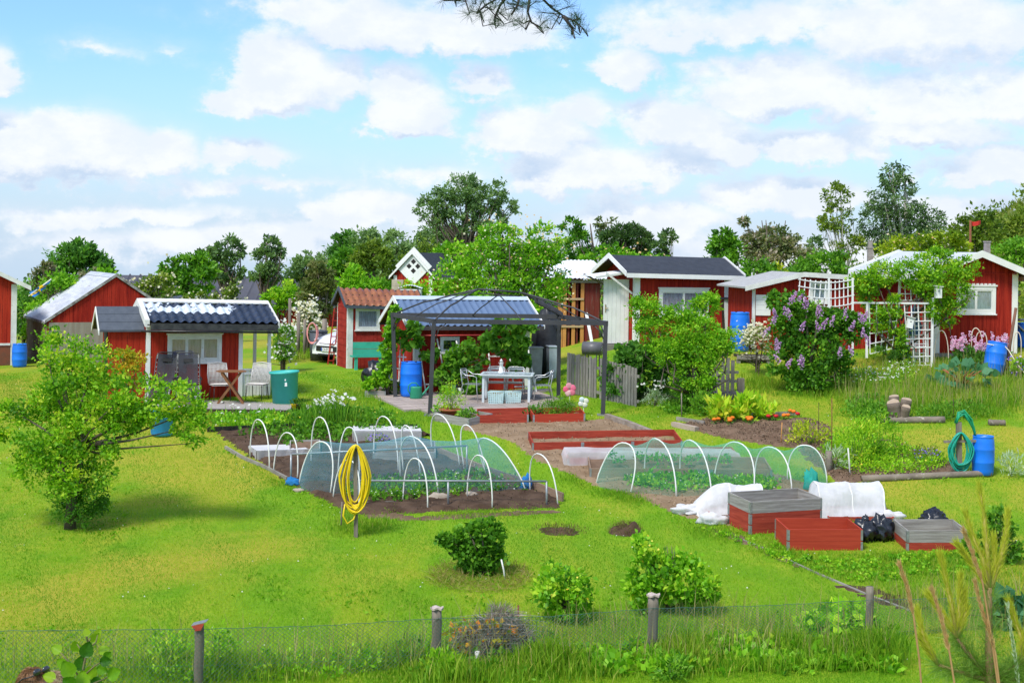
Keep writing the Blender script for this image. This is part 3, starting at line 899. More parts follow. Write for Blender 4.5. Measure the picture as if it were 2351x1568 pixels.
# --- A: dark tiled cabin on the left, with annex and porch
thA = R(23)
pA = G(338, 925); zA = pA.z
A = thing('garden_cabin', 'red cabin with navy tiled roof half white with peeling, porch at its right end', 'cabin', pA, thA)
WA = wid(pA, thA, 552); HrA = hz(692, 330, pA.y + .9, zA) - .07; zEA = hz(757, 338, pA.y - .4, zA) + .17; HeA = HrA - (HrA + .07 - zEA) / (.875 + .42) * .875
LA = wid(pA, thA, 622)                                             # with the porch
rpA = None
def buildA():
 D = 1.75
 b = MB(); fc0 = Face((0, 0, 0), 0)
 wall_boards(b, fc0, WA, -.1, lambda u: HeA, .14)
 wall_boards(b, Face((0, D, 0), -math.pi / 2), D, -.1, lambda u: HeA + (HrA - HeA) * (1 - abs(2 * u / D - 1)), .14, prof=[(0, HeA), (D / 2, HrA), (D, HeA)])
 wall_boards(b, Face((WA, 0, 0), math.pi / 2), D, -.1, lambda u: HeA + (HrA - HeA) * (1 - abs(2 * u / D - 1)), .14, prof=[(0, HeA), (D / 2, HrA), (D, HeA)])
 wall_boards(b, Face((WA, D, 0), math.pi), WA, -.1, lambda u: HeA, .14)
 b.obj('wall', REDB, A)
 for x in (0, WA):
  b = MB(); b.box(x - .055, x + .055, -.04, .08, -.1, HeA - .05); b.obj('corner_board', WHITE, A)
 # roof over cabin and porch
 run = D / 2 + .42; sl = (HrA - HeA) / (D / 2); oe = .10
 def rp(s, t, sd, dz=0): return (-oe + s * (LA + 2 * oe), D / 2 + t * run * sd, HrA + .07 - t * run * sl + dz - .018 * (s * (LA + 2 * oe)))
 def ds(s, t):
  x = s * (LA + 2 * oe); y = t * run * 1.15; fr = (y / .30) % 1.0
  return .030 * math.sin(x / .225 * 2 * math.pi) + .055 * fr
 b = MB()
 for sd in (-1, 1):
  b.grid(lambda u, v: rp(u, v, sd, ds(u, v)), 110, 34)
  b.hexa([rp(0, 0, sd, -.06), rp(1, 0, sd, -.06), rp(1, 1, sd, -.06), rp(0, 1, sd, -.06), rp(0, 0, sd, -.03), rp(1, 0, sd, -.03), rp(1, 1, sd, -.03), rp(0, 1, sd, -.03)], 1)
 ro = b.obj('roof', [NAVY, DARKW], A)
 b = MB()
 for sd in (-1, 1):
  q4 = [Vector(rp(0, 0, sd, .09)), Vector(rp(1, 0, sd, .09)), Vector(rp(1, .11, sd, .075)), Vector(rp(0, .11, sd, .075))]
  b.hexa([x - Vector((0, 0, .03)) for x in q4] + q4)
 b.obj('ridge_cap', WHITEW, ro)
 for s, w in ((0, .12), (1, .04)):
  b = MB()
  for sd in (-1, 1):
   a_, e_ = Vector(rp(s, 0, sd)), Vector(rp(s, 1, sd)); dx = Vector((w / 2 + .0, 0, 0))
   b.hexa([a_ - dx - Vector((0, 0, .10)), e_ - dx - Vector((0, 0, .10)), e_ + dx - Vector((0, 0, .10)), a_ + dx - Vector((0, 0, .10)),
     a_ - dx + Vector((0, 0, .085)), e_ - dx + Vector((0, 0, .085)), e_ + dx + Vector((0, 0, .085)), a_ + dx + Vector((0, 0, .085))])
  b.obj('bargeboard', WHITEW, A)
 b = MB(); a_, e_ = Vector(rp(.025, 1, -1)), Vector(rp(.99, 1, -1))
 b.bar(a_ + Vector((0, -.015, -.085)), e_ + Vector((0, -.015, -.085)), .03, .17)
 b.obj('fascia', M('black_fascia', (.022, .022, .025), (.06, .06, .06), scale=8, rough=.5), A)
 b = MB(); b.tube([a_ + Vector((-.25, -.06, -.20)), e_ + Vector((0, -.06, -.20))], .028, 8); b.obj('gutter', BLACK, A)
 # window
 Yw = pA.y
 wx0 = wid(pA, thA, z1(1220, 0)[0]); wx1 = wid(pA, thA, z1(1615, 0)[0])
 wz0 = hz(z1(0, 962)[1], 440, Yw, zA); wz1 = hz(z1(0, 757)[1], 440, Yw, zA)
 window(A, fc0, wx0, wz0, wx1 - wx0, wz1 - wz0, n=3, fw=.085, mat=WHITEW, curtain=LILACC, crown=True)
 # porch
 for x, y in ((LA - .04, .04), (LA - .04, D - .1)):
  b = MB(); b.box(x - .04, x + .04, y - .04, y + .04, -.05, HeA - .02); b.obj('porch_post', WHITE, A)
 b = MB()
 n = 7
 for i in range(n):
  x0 = WA + .07 + (LA - .09 - WA - .07) * i / n; x1 = WA + .07 + (LA - .09 - WA - .07) * (i + .88) / n
  b.box(x0, x1, .02, .04, .03, .80)
 b.box(WA + .06, LA - .085, .0, .018, .68, .74); b.box(WA + .06, LA + .02, -.01, .06, .802, .84)
 for i in range(9):
  y0 = .09 + (D - .25) * i / 9; b.box(LA - .05, LA - .03, y0, y0 + .13, .03, .80)
 b.obj('porch_railing', WHITE, A)
 # annex
 aw = -wid(pA, thA, z1(805, 0)[0])
 az0 = hz(z1(0, 690)[1], 300, pA.y, zA); azr = hz(z1(0, 548)[1], 290, pA.y + .5, zA)
 Dn = 1.1; y0 = .05
 b = MB()
 pf = lambda u: az0 + (azr - .05 - az0) * (1 - abs(2 * u / Dn - 1))
 wall_boards(b, Face((-aw, y0, 0), 0), aw - .06, -.15, lambda u: az0, .14)
 fl = Face((-aw, y0 + Dn, 0), -math.pi / 2)
 wall_boards(b, fl, Dn, -.15, pf, .14, prof=[(0, az0), (Dn / 2, azr - .05), (Dn, az0)])
 wall_boards(b, Face((-.06, y0 + Dn, 0), math.pi), aw - .06, -.15, lambda u: az0, .14)
 an = b.obj('annex', REDB, A)
 b = MB(); rn = Dn / 2 + .12; s2 = (azr - az0) / (Dn / 2)
 for sd in (-1, 1):
  for i in range(3):
   t0, t1 = i / 3, (i + 1) / 3
   def q_(x, t, dz): return (x, y0 + Dn / 2 + t * rn * sd, azr - t * rn * s2 + dz)
   b.hexa([q_(-aw - .28, t0, -.02), q_(-.11, t0, -.02), q_(-.11, t1, -.02), q_(-aw - .28, t1, -.02),
     q_(-aw - .28, t0, .02), q_(-.11, t0, .02), q_(-.11, t1, .032), q_(-aw - .28, t1, .032)])
 b.obj('annex_roof', FELTG, an)
 b = MB()
 for sd in (-1, 1):
  a_ = Vector((-aw - .30, y0 + Dn / 2, azr - .03)); e_ = Vector((-aw - .30, y0 + Dn / 2 + rn * sd, azr - rn * s2 - .03))
  b.hexa([a_ - Vector((.012, 0, .07)), e_ - Vector((.012, 0, .07)), e_ + Vector((.012, 0, -.07)), a_ + Vector((.012, 0, -.07)),
    a_ + Vector((-.012, 0, .05)), e_ + Vector((-.012, 0, .05)), e_ + Vector((.012, 0, .05)), a_ + Vector((.012, 0, .05))])
 b.obj('annex_trim', WHITEW, an)
 b = MB(); fl.box(b, .28, .85, .024, .04, -.1, az0 - .1); b.obj('annex_dark_opening', DARKIN, an)  # dark panel on uncut boards, its colour paints the shaded opening
buildA()
# --- B: barn behind, metal roof
pB = G(113, 846); thB = R(26)
def buildB():
 Y = pB.y + 1.5
 o = at(z1(352, 0)[0], z1(0, 650)[1], Y); o.z = gf(o.x, Y)
 B = thing('barn', 'red gabled barn with shiny sheet metal roof and brown metal side wall, far left', 'barn', o, thB)
 He = hz(z1(0, 655)[1], 110, Y, o.z); Hr = hz(z1(0, 318)[1], 264, Y + .7, o.z)
 W = wid(o, thB, z1(1400, 0)[0]); D = 4.2
 W = 2 * wid(o, thB, z1(838, 0)[0])
 cabin(B, W, D, He, Hr - .07, axis='y', oe=.05, os_=.12, wall=RED, roof='corr', roofmat=GALV, trim=M('barn_trim', (.12, .1, .09), (.4, .4, .4), rough=.7), corner=(), fasc=.06, ridge=GALV)
 b = MB(); fc = Face((0, D, 0), -math.pi / 2)
 n = 40
 for i in range(n): fc.box(b, D * i / n, D * (i + .55) / n, .026, .045, -.15, He - .08)
 fc.box(b, 0, D, .024, .03, -.15, He - .06)
 b.obj('side_cladding', RUSTW, B)
 b = MB(); f0 = Face((0, 0, 0), 0); f0.box(b, .02, W * .62, .03, .045, .0, He * .98); b.obj('lower_cladding', M('pale_grey_boards', (.30, .27, .23), (.24, .2, .16), scale=2, stretch=(5, 5, .4), rough=.9), B)
 b = MB(); f0.box(b, W * .43, W * .60, .05, .09, He + .25, He + .37); b.obj('sign_board', WHITEW, B)
buildB()
# --- C: far left red cabin, mostly outside the frame
def buildC():
 p = G(34, 838); th = R(21)
 W = 5.2
 o = p.copy(); o.x -= W * math.cos(th); o.y -= W * math.sin(th); o.z = p.z
 K = thing('red_shed', 'red shed with white corner board at the left edge of the photo', 'shed', o, th)
 Y = p.y
 He = hz(z1(0, 372)[1], 30, Y, p.z)
 cabin(K, W, 3.0, He, He + 1.25, axis='y', wall=REDB, roof='felt', roofmat=FELT, os_=.45, oe=.2, corner=(0, 1), fasc=.12, cw=.14, trim=WHITEW)
 b = MB(); fc = Face((0, 0, 0), 0)
 v0 = hz(z1(0, 820)[1], 20, Y, p.z)
 fc.box(b, W - 1.8, W - .15, .026, .06, v0 - .03, v0 + .04); fc.box(b, W - 1.8, W - .15, .026, .05, -.1, -.02); b.obj('rail', WHITEW, K)
 b = MB(); fc.box(b, W - 1.8, W - .15, .027, .034, 0, v0 - .06); b.obj('lower_panel', M('dirty_panel', (.22, .06, .03), (.14, .06, .035), rough=.7), K)
buildC()
# --- D: orange tiled shed
def buildD():
 p = G(799, 846); th = R(20)
 K = thing('tool_shed', 'small red shed with orange clay tile roof and a curtained window, white car parked behind', 'shed', p, th)
 Y = p.y
 He = hz(z2(0, 520)[1], 800, Y, p.z); Hr = hz(z2(0, 408)[1], 772, Y + .7, p.z) - .07
 W = wid(p, th, z2(1010, 0)[0]); D = 1.35
 cabin(K, W, D, He, Hr, wall=REDW, roof='tile', roofmat=ORANGE, oe=.16, os_=.22, corner=(0, 3), horiz=False, k=.028, fasc=.1, trim=WHITEW, trim2=M('dark_blue_grey_trim', (.07, .085, .11), (.05, .06, .08), rough=.6), cw=.13)
 for o in K.children:
  if o.name.startswith('bargeboard'): o.data.materials[0] = MATS['dark_blue_grey_trim']
 b = MB(); fl = Face((0, D, 0), -math.pi / 2)
 v = -.1
 while v < He - .05:
  fl.box(b, .13, D - .13, .03, .055 + random.uniform(0, .006), v, min(v + .19, He - .05)); v += .2
 b.obj('end_planks', REDW, K)
 fc = Face((0, 0, 0), 0)
 x0, x1 = wid(p, th, z2(552, 0)[0]), wid(p, th, z2(728, 0)[0])
 v0, v1 = hz(z2(0, 718)[1], 840, Y, p.z), hz(z2(0, 556)[1], 840, Y, p.z)
 window(K, fc, x0, v0, x1 - x0, v1 - v0, n=1, fw=.07, mat=WHITEW, curtain=LACE)
 xb = wid(p, th, z2(764, 0)[0])
 b = MB(); fc.box(b, xb, xb + .11, .026, .05, -.1, He - .08); b.obj('corner_board', WHITEW, K)
 # teal bench leaning under the window
 p2 = at(*z2(540, 905), Y - .55); p2.z = gf(p2.x, Y - .55)
 t = thing('teal_bench', 'turquoise painted wooden bench against the shed with orange tiles', 'bench', p2, th)
 TEAL = M('turquoise_paint', (.035, .36, .27), (.05, .43, .33), scale=3, rough=.6, spot=(.02, .24, .19), spotamt=.62)
 w = (x1 - x0) * 1.25
 h0 = hz(z2(0, 905)[1], 830, Y - .5, p2.z); h1 = hz(z2(0, 805)[1], 830, Y - .5, p2.z)
 b = MB(); b.box(0, w, .02, .05, h0, (h0 + h1) / 2 - .006); b.box(0, w, .02, .05, (h0 + h1) / 2 + .006, h1); b.obj('front_panel', TEAL, t)
 b = MB(); b.box(-.01, w + .01, -.03, .4, h0 - .05, h0 - .004); b.obj('seat', TEAL, t)
 for x in (.06, w - .14):
  b = MB(); b.box(x, x + .09, .0, .09, -.05, h0 - .052); b.obj('leg', TEAL, t)
buildD()
# --- E: blue metal roof cabin
pE = G(952, 905); thE = R(21)
def buildE():
 p, th = pE, thE
 K = thing('garden_cabin', 'red cabin with blue ribbed metal roof and grapevine on its wall, behind the gazebo', 'cabin', p, th)
 Y = p.y
 W = wid(p, th, z2(1815, 0)[0]); D = 2.0
 Hfe = hz(z2(0, 706)[1], 950, Y - .3, p.z)
 Hr = hz(z2(0, 478)[1], 905, Y + .9, p.z) - .07
 run = D / 2 + .35
 sl = (Hr - Hfe) / run; He = Hr - sl * D / 2
 cabin(K, W, D, He, Hr, wall=RED, roof='corr', roofmat=BLUEMET, oe=.32, os_=.35, corner=(0, 1), fasc=.11, ridge=M('pale_blue_flashing', (.50, .58, .68), (.45, .53, .62), rough=.4), k=.004, trim2=M('dark_eaves', (.05, .05, .055), (.07, .06, .06)))
 b = MB(); b.tube([(.0, -.44, He - .36), (W * .65, -.44, He - .36)], .022, 8); b.obj('gutter', M('red_pipe', (.42, .04, .03), (.35, .03, .025), rough=.5), K)
 fc = Face((0, 0, 0), 0)
 x0, x1 = wid(p, th, z2(1170, 0)[0]), wid(p, th, z2(1310, 0)[0])
 v0, v1 = hz(z2(0, 888)[1], 1030, Y, p.z), hz(z2(0, 770)[1], 1030, Y, p.z)
 window(K, fc, x0, v0, x1 - x0, v1 - v0, n=1, fw=.06, curtain=DARKIN)  # no cloth here: dark sheet behind the pane paints the unlit room
 return K, W, He
KE, WE, HeE = buildE()
# --- F: dark felt cabin with white door
pF = G(1457, 795); thF = R(17)
def buildF():
 p, th = pF, thF
 K = thing('garden_cabin', 'red cabin with dark felt roof, white trim and a white door, behind the big shrub', 'cabin', p, th)
 Y = p.y
 W = wid(p, th, z3(1388, 0)[0]); D = 2.5
 Hfe = hz(z3(0, 318)[1], 1450, Y - .3, p.z); Hr = hz(z3(0, 168)[1], 1398, Y + 1.2, p.z) - .07
 run = D / 2 + .32; sl = (Hr - Hfe) / run; He = Hr - sl * D / 2
 cabin(K, W, D, He, Hr, wall=RED, roof='felt', oe=.42, os_=.32, corner=(0, 1), fasc=.14, k=.014, cw=.14)
 fc = Face((0, 0, 0), 0)
 x0, x1 = wid(p, th, z3(880, 0)[0]), wid(p, th, z3(1243, 0)[0])
 v0, v1 = hz(z3(0, 620)[1], 1570, Y, p.z), hz(z3(0, 418)[1], 1570, Y, p.z)
 window(K, fc, x0, v0, x1 - x0, v1 - v0, n=2, fw=.10, crown=True)
 # white door standing open beyond the gable corner
 fl = Face((0, D, 0), -math.pi / 2)
 b = MB()
 hd = hz(z3(0, 345)[1], 1400, Y + .6, p.z)
 fd = Face((-.85, .55, 0), R(-5))
 n = 6; wd = .82
 for i in range(n): fd.box(b, wd * i / n, wd * (i + .96) / n, 0, .03 + .004 * (i % 2), .06, hd)
 fd.box(b, 0, wd, -.02, 0, .06, hd)
 d = b.obj('door', WHITE, K)
 b = MB(); fd.box(b, .05, .075, .035, .05, hd * .50, hd * .62); b.tube([fd.p(.06, .06, hd * .56), fd.p(.14, .06, hd * .56)], .012, 6)
 b.obj('handle', M('brass', (.5, .33, .12), (.4, .26, .1), metal=.9, rough=.35), d)
 # small corrugated canopy over the door
 b = MB(); z0 = hz(z3(0, 300)[1], 1370, Y + .4, p.z); zc = hz(z3(0, 262)[1], 1400, Y + .6, p.z)
 b.grid(lambda u, v: (-1.25 + u * 1.22, .25 + v * 1.3, z0 - .10 + (zc - z0) * u + .012 * math.sin(v * 110)), 3, 120)
 c = b.obj('canopy', WCORR, K)
 b = MB(); b.bar((-1.22, .25, z0 - .13), (-.04, .25, zc - .12), .03, .07); b.obj('canopy_rail', WHITEW, c)
 b = MB(); b.bar((-.9, .24, z0 + .02), (-.03, .2, z0 - .62), .03, .06); b.obj('canopy_brace', WHITEW, c)
 b = MB(); b.bar((-1.2, 1.45, z0 - .05), (-.04, 1.5, z0 - .6), .03, .06); b.obj('canopy_brace', GREYW, c)
 b = MB(); b.box(-.95, -.04, .3, 1.6, -.2, .03); b.obj('doorstep', GREYW, K)
buildF()
# --- G: woodshed with white corrugated roof and fresh timber frame
def buildG():
 p = G(1290, 803); p.y += 1.2; q_ = at(1283, 803, p.y); p = Vector((q_.x, p.y, gf(q_.x, p.y)))
 th = R(12)
 K = thing('woodshed', 'open red woodshed with fresh timber battens and white corrugated roof, left of the white door', 'shed', p, th)
 Y = p.y
 W = wid(p, th, z3(450, 0)[0]); H = hz(z3(0, 345)[1], 1290, Y, p.z); Hb = hz(z3(0, 215)[1], 1340, Y + 2.4, p.z); D = 2.4
 b = MB()
 fc = Face((0, 0, 0), 0)
 xw = W * .62
 n = 9
 for i in range(n):
  if i % 3 != 1: fc.box(b, xw * i / n, xw * (i + .7) / n, 0, .02, -.1, H - .1)
 wall_boards(b, Face((xw, 0, 0), 0), W - xw, -.1, lambda u: H - .05, .16)
 wall_boards(b, Face((W, D, 0), math.pi), W, -.1, lambda u: Hb - .1, .2)
 wall_boards(b, Face((0, D, 0), -math.pi / 2), D, -.1, lambda u: H - .1, .2)
 wall_boards(b, Face((W, 0, 0), math.pi / 2), D, -.1, lambda u: H - .1, .2)
 b.obj('wall', M('dark_red_boards', (.20, .022, .018), (.13, .03, .02), scale=2, stretch=(4, 4, .3), rough=.9, spot=(.16, .10, .08), spotamt=.56), K)
 for i, u in enumerate((.08, .30, .52)):
  b = MB(); fc.box(b, W * u, W * u + .12, .026, .07, -.1, H - (.12 if i else .3)); b.obj('batten', YELW, K)
 for v in (H * .30, H * .70):
  b = MB(); fc.box(b, -.05, xw * .95, .074, .10, v, v + .07); b.obj('rail', M('pale_timber', (.55, .40, .22), (.45, .33, .2), rough=.8), K)
 b = MB(); fc.box(b, -.06, .10, .026, .06, -.1, H * .78); b.obj('batten', YELW, K)
 b = MB(); b.grid(lambda u, v: (-.45 + u * (W + .9), -.3 + v * (D + .5), H + .04 + (Hb - H) * v + .014 * math.sin(u * W * 70)), 200, 2)
 b.obj('roof', WCORR, K)
 b = MB(); fc.box(b, -.4, W + .4, .1, .13, H - .12, H - .02); b.obj('fascia', GREYW, K)
buildG()
# --- H: large red cabin on the right
pH0 = G(2331, 812)
def buildH():
 th = R(13)
 Y0 = pH0.y
 W = 2.55
 o = Vector((pH0.x - W * math.cos(th), Y0 - W * math.sin(th), 0))
 o.z = pH0.z - .02
 K = thing('garden_cabin', 'red cabin with white gable trim and toothed white window frame, at the right edge', 'cabin', o, th)
 def hh(z4x, z4y, Y): return at(*z4(z4x, z4y), Y).z - o.z
 He = hh(2060, 292, Y0); Hr = hh(1820, 150, Y0 - .4) - .07
 D = 4.4
 cabin(K, W, D, He, Hr, axis='y', wall=RED, roof='felt', roofmat=M('grey_white_roof', (.55, .58, .60), (.45, .48, .5), scale=3, rough=.6), oe=.3, os_=.42, corner=(0, 1), fasc=.19, cw=.15)
 fc = Face((0, 0, 0), 0)
 oo = Vector((o.x, o.y, 0))
 u0, u1 = wid(oo, th, z4(1640, 0)[0]), wid(oo, th, z4(1925, 0)[0])
 v0, v1 = hh(1800, 598, Y0 - .3), hh(1800, 398, Y0 - .3)
 window(K, fc, u0, v0, u1 - u0, v1 - v0, n=2, fw=.10, crown='teeth')
 b = MB(); v = hh(1900, 310, Y0); fc.box(b, .02, W - .02, .026, .045, v, v + .03); b.obj('drip_board', RED, K)
 b = MB(); fc.box(b, .0, W, .026, .05, -.12, .04); b.obj('plinth', GREYW, K)
 for (dx, dy, w, h) in ((2266, 566, .2, .35),):
  q_ = at(dx, dy, Y0 + 1.5) - o
  b = MB(); x, y = q_.x * math.cos(th) + q_.y * math.sin(th), -q_.x * math.sin(th) + q_.y * math.cos(th)
  b.box(x - .07, x + .07, y - .07, y + .07, q_.z - .6, q_.z + .12); b.box(x - .085, x + .085, y - .085, y + .085, q_.z + .122, q_.z + .16)
  b.obj('chimney', M('grey_brick', (.33, .30, .29), (.24, .2, .19), scale=8, rough=.9), K)
buildH()
# --- I: pent roofed red shed left of it
def buildI():
 th = R(8)
 Yb = pH0.y + .9
 a = at(*z4(168, 640), Yb); o = Vector((a.x, Yb, gf(a.x, Yb)))
 K = thing('red_shed', 'low red shed with white roof edge and white shutter behind the lilac bush', 'shed', o, th)
 def hh(x, y): return at(*z4(x, y), Yb).z - o.z
 oo = Vector((o.x, o.y, 0))
 W = wid(oo, th, z4(1000, 0)[0]); xa = wid(oo, th, z4(508, 0)[0])
 Hl, Ha, Hr_ = hh(165, 400), hh(508, 318), hh(1000, 352)
 D = 2.6
 top = lambda u: Hl + (Ha - Hl) * u / xa if u < xa else Ha + (Hr_ - Ha) * (u - xa) / (W - xa)
 b = MB()
 wall_boards(b, Face((0, 0, 0), 0), W, -.2, top, .13, prof=[(0, Hl), (xa, Ha), (W, Hr_)])
 wall_boards(b, Face((0, D, 0), -math.pi / 2), D, -.2, lambda u: Hl, .13)
 wall_boards(b, Face((W, 0, 0), math.pi / 2), D, -.2, lambda u: Hr_, .13)
 b.obj('wall', RED, K)
 b = MB()
 sl = (Ha - Hl) / xa
 pr = [(-.33, Hl - sl * .33 + .03), (xa, Ha + .03), (W + .1, Hr_ + .03)]
 for (x0, za), (x1, zb) in zip(pr[:-1], pr[1:]):
  b.hexa([(x0, -.25, za), (x1, -.25, zb), (x1, D + .2, zb), (x0, D + .2, za), (x0, -.25, za + .05), (x1, -.25, zb + .05), (x1, D + .2, zb + .05), (x0, D + .2, za + .05)])
 b.obj('roof', M('light_grey_felt', (.42, .42, .41), (.33, .33, .32), rough=.85), K)
 b = MB()
 for (x0, za), (x1, zb) in zip(pr[:-1], pr[1:]):
  b.hexa([(x0, -.28, za - .07), (x1, -.28, zb - .07), (x1, -.253, zb - .07), (x0, -.253, za - .07), (x0, -.28, za + .07), (x1, -.28, zb + .07), (x1, -.253, zb + .07), (x0, -.253, za + .07)])
 b.obj('fascia', WHITEW, K)
 fc = Face((0, 0, 0), 0)
 b = MB(); fc.box(b, -.04, .04, -.02, .05, -.2, Hl - .08); b.obj('corner_board', WHITEW, K)
 b = MB(); v0, v1 = hh(230, 610), hh(230, 458); w = wid(oo, th, z4(285, 0)[0])
 for i in range(4): fc.box(b, .06, w, .026, .05, v0 + (v1 - v0) * i / 4, v0 + (v1 - v0) * (i + .97) / 4)
 b.obj('shutter', WHITE, K)
 x0, x1 = wid(oo, th, z4(570, 0)[0]), wid(oo, th, z4(700, 0)[0])
 window(K, fc, x0, hh(630, 520), x1 - x0, hh(630, 360) - hh(630, 520), n=1, fw=.07, curtain=LACE)
buildI()
# --- J: low red lean-to between the cabins
def buildJ():
 p = G(1660, 800); p = at(1640, 790, 49.0); p.z = gf(p.x, 49.0)
 K = thing('lean_to', 'low red lean-to with a dark sloping roof between two cabins, behind a blue barrel', 'shed', p, R(5))
 W = m(110, 49.0); H = at(1680, 680, 49.0).z - p.z
 b = MB(); wall_boards(b, Face((0, 0, 0), 0), W, -.2, lambda u: H - .12, .22); b.box(0, W, .05, 1.4, -.2, H - .2); b.obj('wall', REDB, K)
 b = MB(); b.hexa([(-.1, -.12, H - .1), (W + .1, -.12, H - .1), (W + .1, 1.5, H + .06), (-.1, 1.5, H + .06), (-.1, -.12, H - .04), (W + .1, -.12, H - .04), (W + .1, 1.5, H + .12), (-.1, 1.5, H + .12)])
 b.obj('roof', FELT, K)
 b = MB(); b.bar((.30, -.06, -.1), (.22, -.06, H - .15), .08, .04, up=(0, 1, 0)); b.obj('post', DARKW, K)
buildJ()
# --- K: gabled summer house far behind, and the long barn
def buildK():
 Y = 66.0; th = R(-16)
 o = at(905, 720, Y); o.z = gf(o.x, Y)
 K = thing('summer_house', 'distant red gable with white diamond window, beyond the orange tile roof', 'cabin', o, th)
 def hh(x, y): return at(*z2(x, y), Y).z - o.z
 W = m(86, Y) / math.cos(th)
 He = hh(850, 310); Hr = hh(1020, 165)
 cabin(K, W, 4.0, He, Hr, axis='y', wall=RED, roof='felt', oe=.15, os_=.2, corner=(0, 1), fasc=.07)
 fc = Face((0, 0, 0), 0); cx, cz, r = W * .52, He + (Hr - He) * .42, .82
 b = MB()
 b.prism([fc.p(cx + r * a, .03, cz + r * c) for a, c in ((-1, 0), (0, -1), (1, 0), (0, 1))], fc.p(0, 0, 0), fc.p(0, .05, 0)); w = b.obj('window', WHITE, K)
 b = MB()
 for a, c in ((-.24, 0), (.24, 0), (0, .24), (0, -.24)):
  b.prism([fc.p(cx + r * a + .12 * i, .082, cz + r * c + .12 * j) for i, j in ((-1, 0), (0, -1), (1, 0), (0, 1))], fc.p(0, 0, 0), fc.p(0, .005, 0))
 b.obj('pane', DARKIN, w)
 # stack of pale blocks in front
 Y2 = 60.0; q_ = at(*z2(865, 415), Y2)
 b = MB()
 for i in range(5):
  b.box(-.22, .22, -.2, .2, -1.1 + i * .24, -1.1 + i * .24 + .235)
 o2 = b.obj('chimney_stack', M('pale_brick', (.52, .45, .34), (.42, .36, .27), scale=6, rough=.9), None, (q_.x, Y2, q_.z + .25))
 tag(o2, 'beige masonry chimney stack in front of the gable with the diamond window', 'chimney')
 b = MB()
 b.grid(lambda u, v: (-.45 + .9 * u, -.5 + v, .12 * math.sin(u * 3.1) + .01 * math.sin(u * 60)), 60, 4)
 b.box(-.42, .42, -.46, .46, -1.6, -.02, 1)
 q3 = at(*z2(955, 412), 57.0)
 o3 = b.obj('low_shed', [WCORR, WHITEW], None, (q3.x, 57.0, q3.z))
 tag(o3, 'pale rounded roof of a low shed showing above the orange tiles', 'shed')
 # long barn
 Y = 105.0; q_ = at(496, 690, Y)
 x1 = at(700, 690, Y).x
 L = thing('long_barn', 'long distant barn with dark grey ribbed roof, left of the woods', 'barn', (q_.x - 8, Y, gf(q_.x, Y)), 0)
 zr = at(600, 641, Y).z - gf(q_.x, Y); ze = at(600, 695, Y).z - gf(q_.x, Y) - .5
 Wd = x1 - q_.x + 10
 b = MB()
 def f(u, v): return (u * Wd, v * 6, ze + (zr - ze) * v + (.10 if (u * Wd / .75) % 1 > .82 else 0))
 b.grid(f, int(Wd * 16), 1); b.grid(lambda u, v: (u * Wd, 12 - v * 6, ze + (zr - ze) * v), 1, 1)
 b.obj('roof', M('dark_grey_roof_sheet', (.085, .085, .10), (.065, .065, .08), scale=.5, rough=.7), L)
 b = MB(); b.box(.3, Wd - .3, .4, 11.6, -.3, ze + .1); b.obj('wall', RED, L)
 # pale roofs peeping behind the navy tiles
 for (dx, dy, w, lab) in ((395, 690, 1.5, 'dark little roof with white edge peeping above the navy tiled roof, the left one'), (435, 690, 1.1, 'small white gable peeping above the navy tiled roof')):
  Y = 62.0; q_ = at(dx, dy, Y); g0 = gf(q_.x, Y)
  s = thing('small_shed', lab, 'shed', (q_.x, Y, g0), 0)
  h = q_.z - g0
  b = MB(); b.prism([(-w / 2, 0, 0), (w / 2, 0, 0), (w / 2, 0, h - .3), (0, 0, h + .1), (-w / 2, 0, h - .3)], (0, 0, 0), (0, 1.6, 0)); b.obj('wall', WHITEW, s)
  b = MB()
  for sd in (-1, 1): b.hexa([(0, -.1, h + .1), (sd * (w / 2 + .15), -.1, h - .35), (sd * (w / 2 + .15), 1.7, h - .35), (0, 1.7, h + .1), (0, -.1, h + .16), (sd * (w / 2 + .15), -.1, h - .29), (sd * (w / 2 + .15), 1.7, h - .29), (0, 1.7, h + .16)])
  b.obj('roof', WHITEW if w < 1.3 else FELTG, s)
 # chimney pipe and flag poles to the right
 q_ = at(*z4(1020, 190), 56.0)
 b = MB(); b.box(-.09, .09, -.09, .09, -3.0, .35); b.box(-.11, .11, -.11, .11, .352, .40); b.box(-.07, .07, -.07, .07, .402, .62)
 o = b.obj('chimney_stack', M('grey_brick', (.33, .30, .29)), None, (q_.x, 56.0, q_.z)); tag(o, 'slim grey chimney rising behind the arch bush, left of the right hand cabin', 'chimney')
buildK()
# ------------------------------------------------------------------ terrace, gazebo and its furniture
STEELD = M('dark_grey_steel', (.055, .055, .062), (.042, .042, .048), scale=3, rough=.5, spec=.4)
ALU = M('aluminium', (.58, .60, .62), (.50, .52, .54), scale=4, metal=.75, rough=.38)
WMET = M('pale_grey_metal', (.62, .68, .72), (.56, .62, .66), scale=4, rough=.4)
BLUEP = M('blue_barrel_plastic', (.008, .19, .82), (.006, .15, .72), scale=2, rough=.38, spec=.5, spot=(.03, .24, .80), spotamt=.66)
PAVE = M('paving_slabs', (.42, .35, .31), (.34, .28, .25), scale=1.5, rough=.9, bmp=.4, spot=(.25, .21, .18), spotamt=.6)
REDBOX = M('red_box_boards', (.40, .060, .034), (.24, .030, .018), scale=2.4, stretch=(.7, .7, 11), rough=.8, spec=.2, bmp=.4, bscale=20, spot=(.50, .15, .10), spotamt=.60)
REDBOXF = M('fresh_red_box_boards', (.43, .056, .027), (.35, .040, .020), scale=2.4, stretch=(.7, .7, 11), rough=.75, spec=.2, bmp=.35, bscale=20, spot=(.36, .03, .02), spotamt=.62)
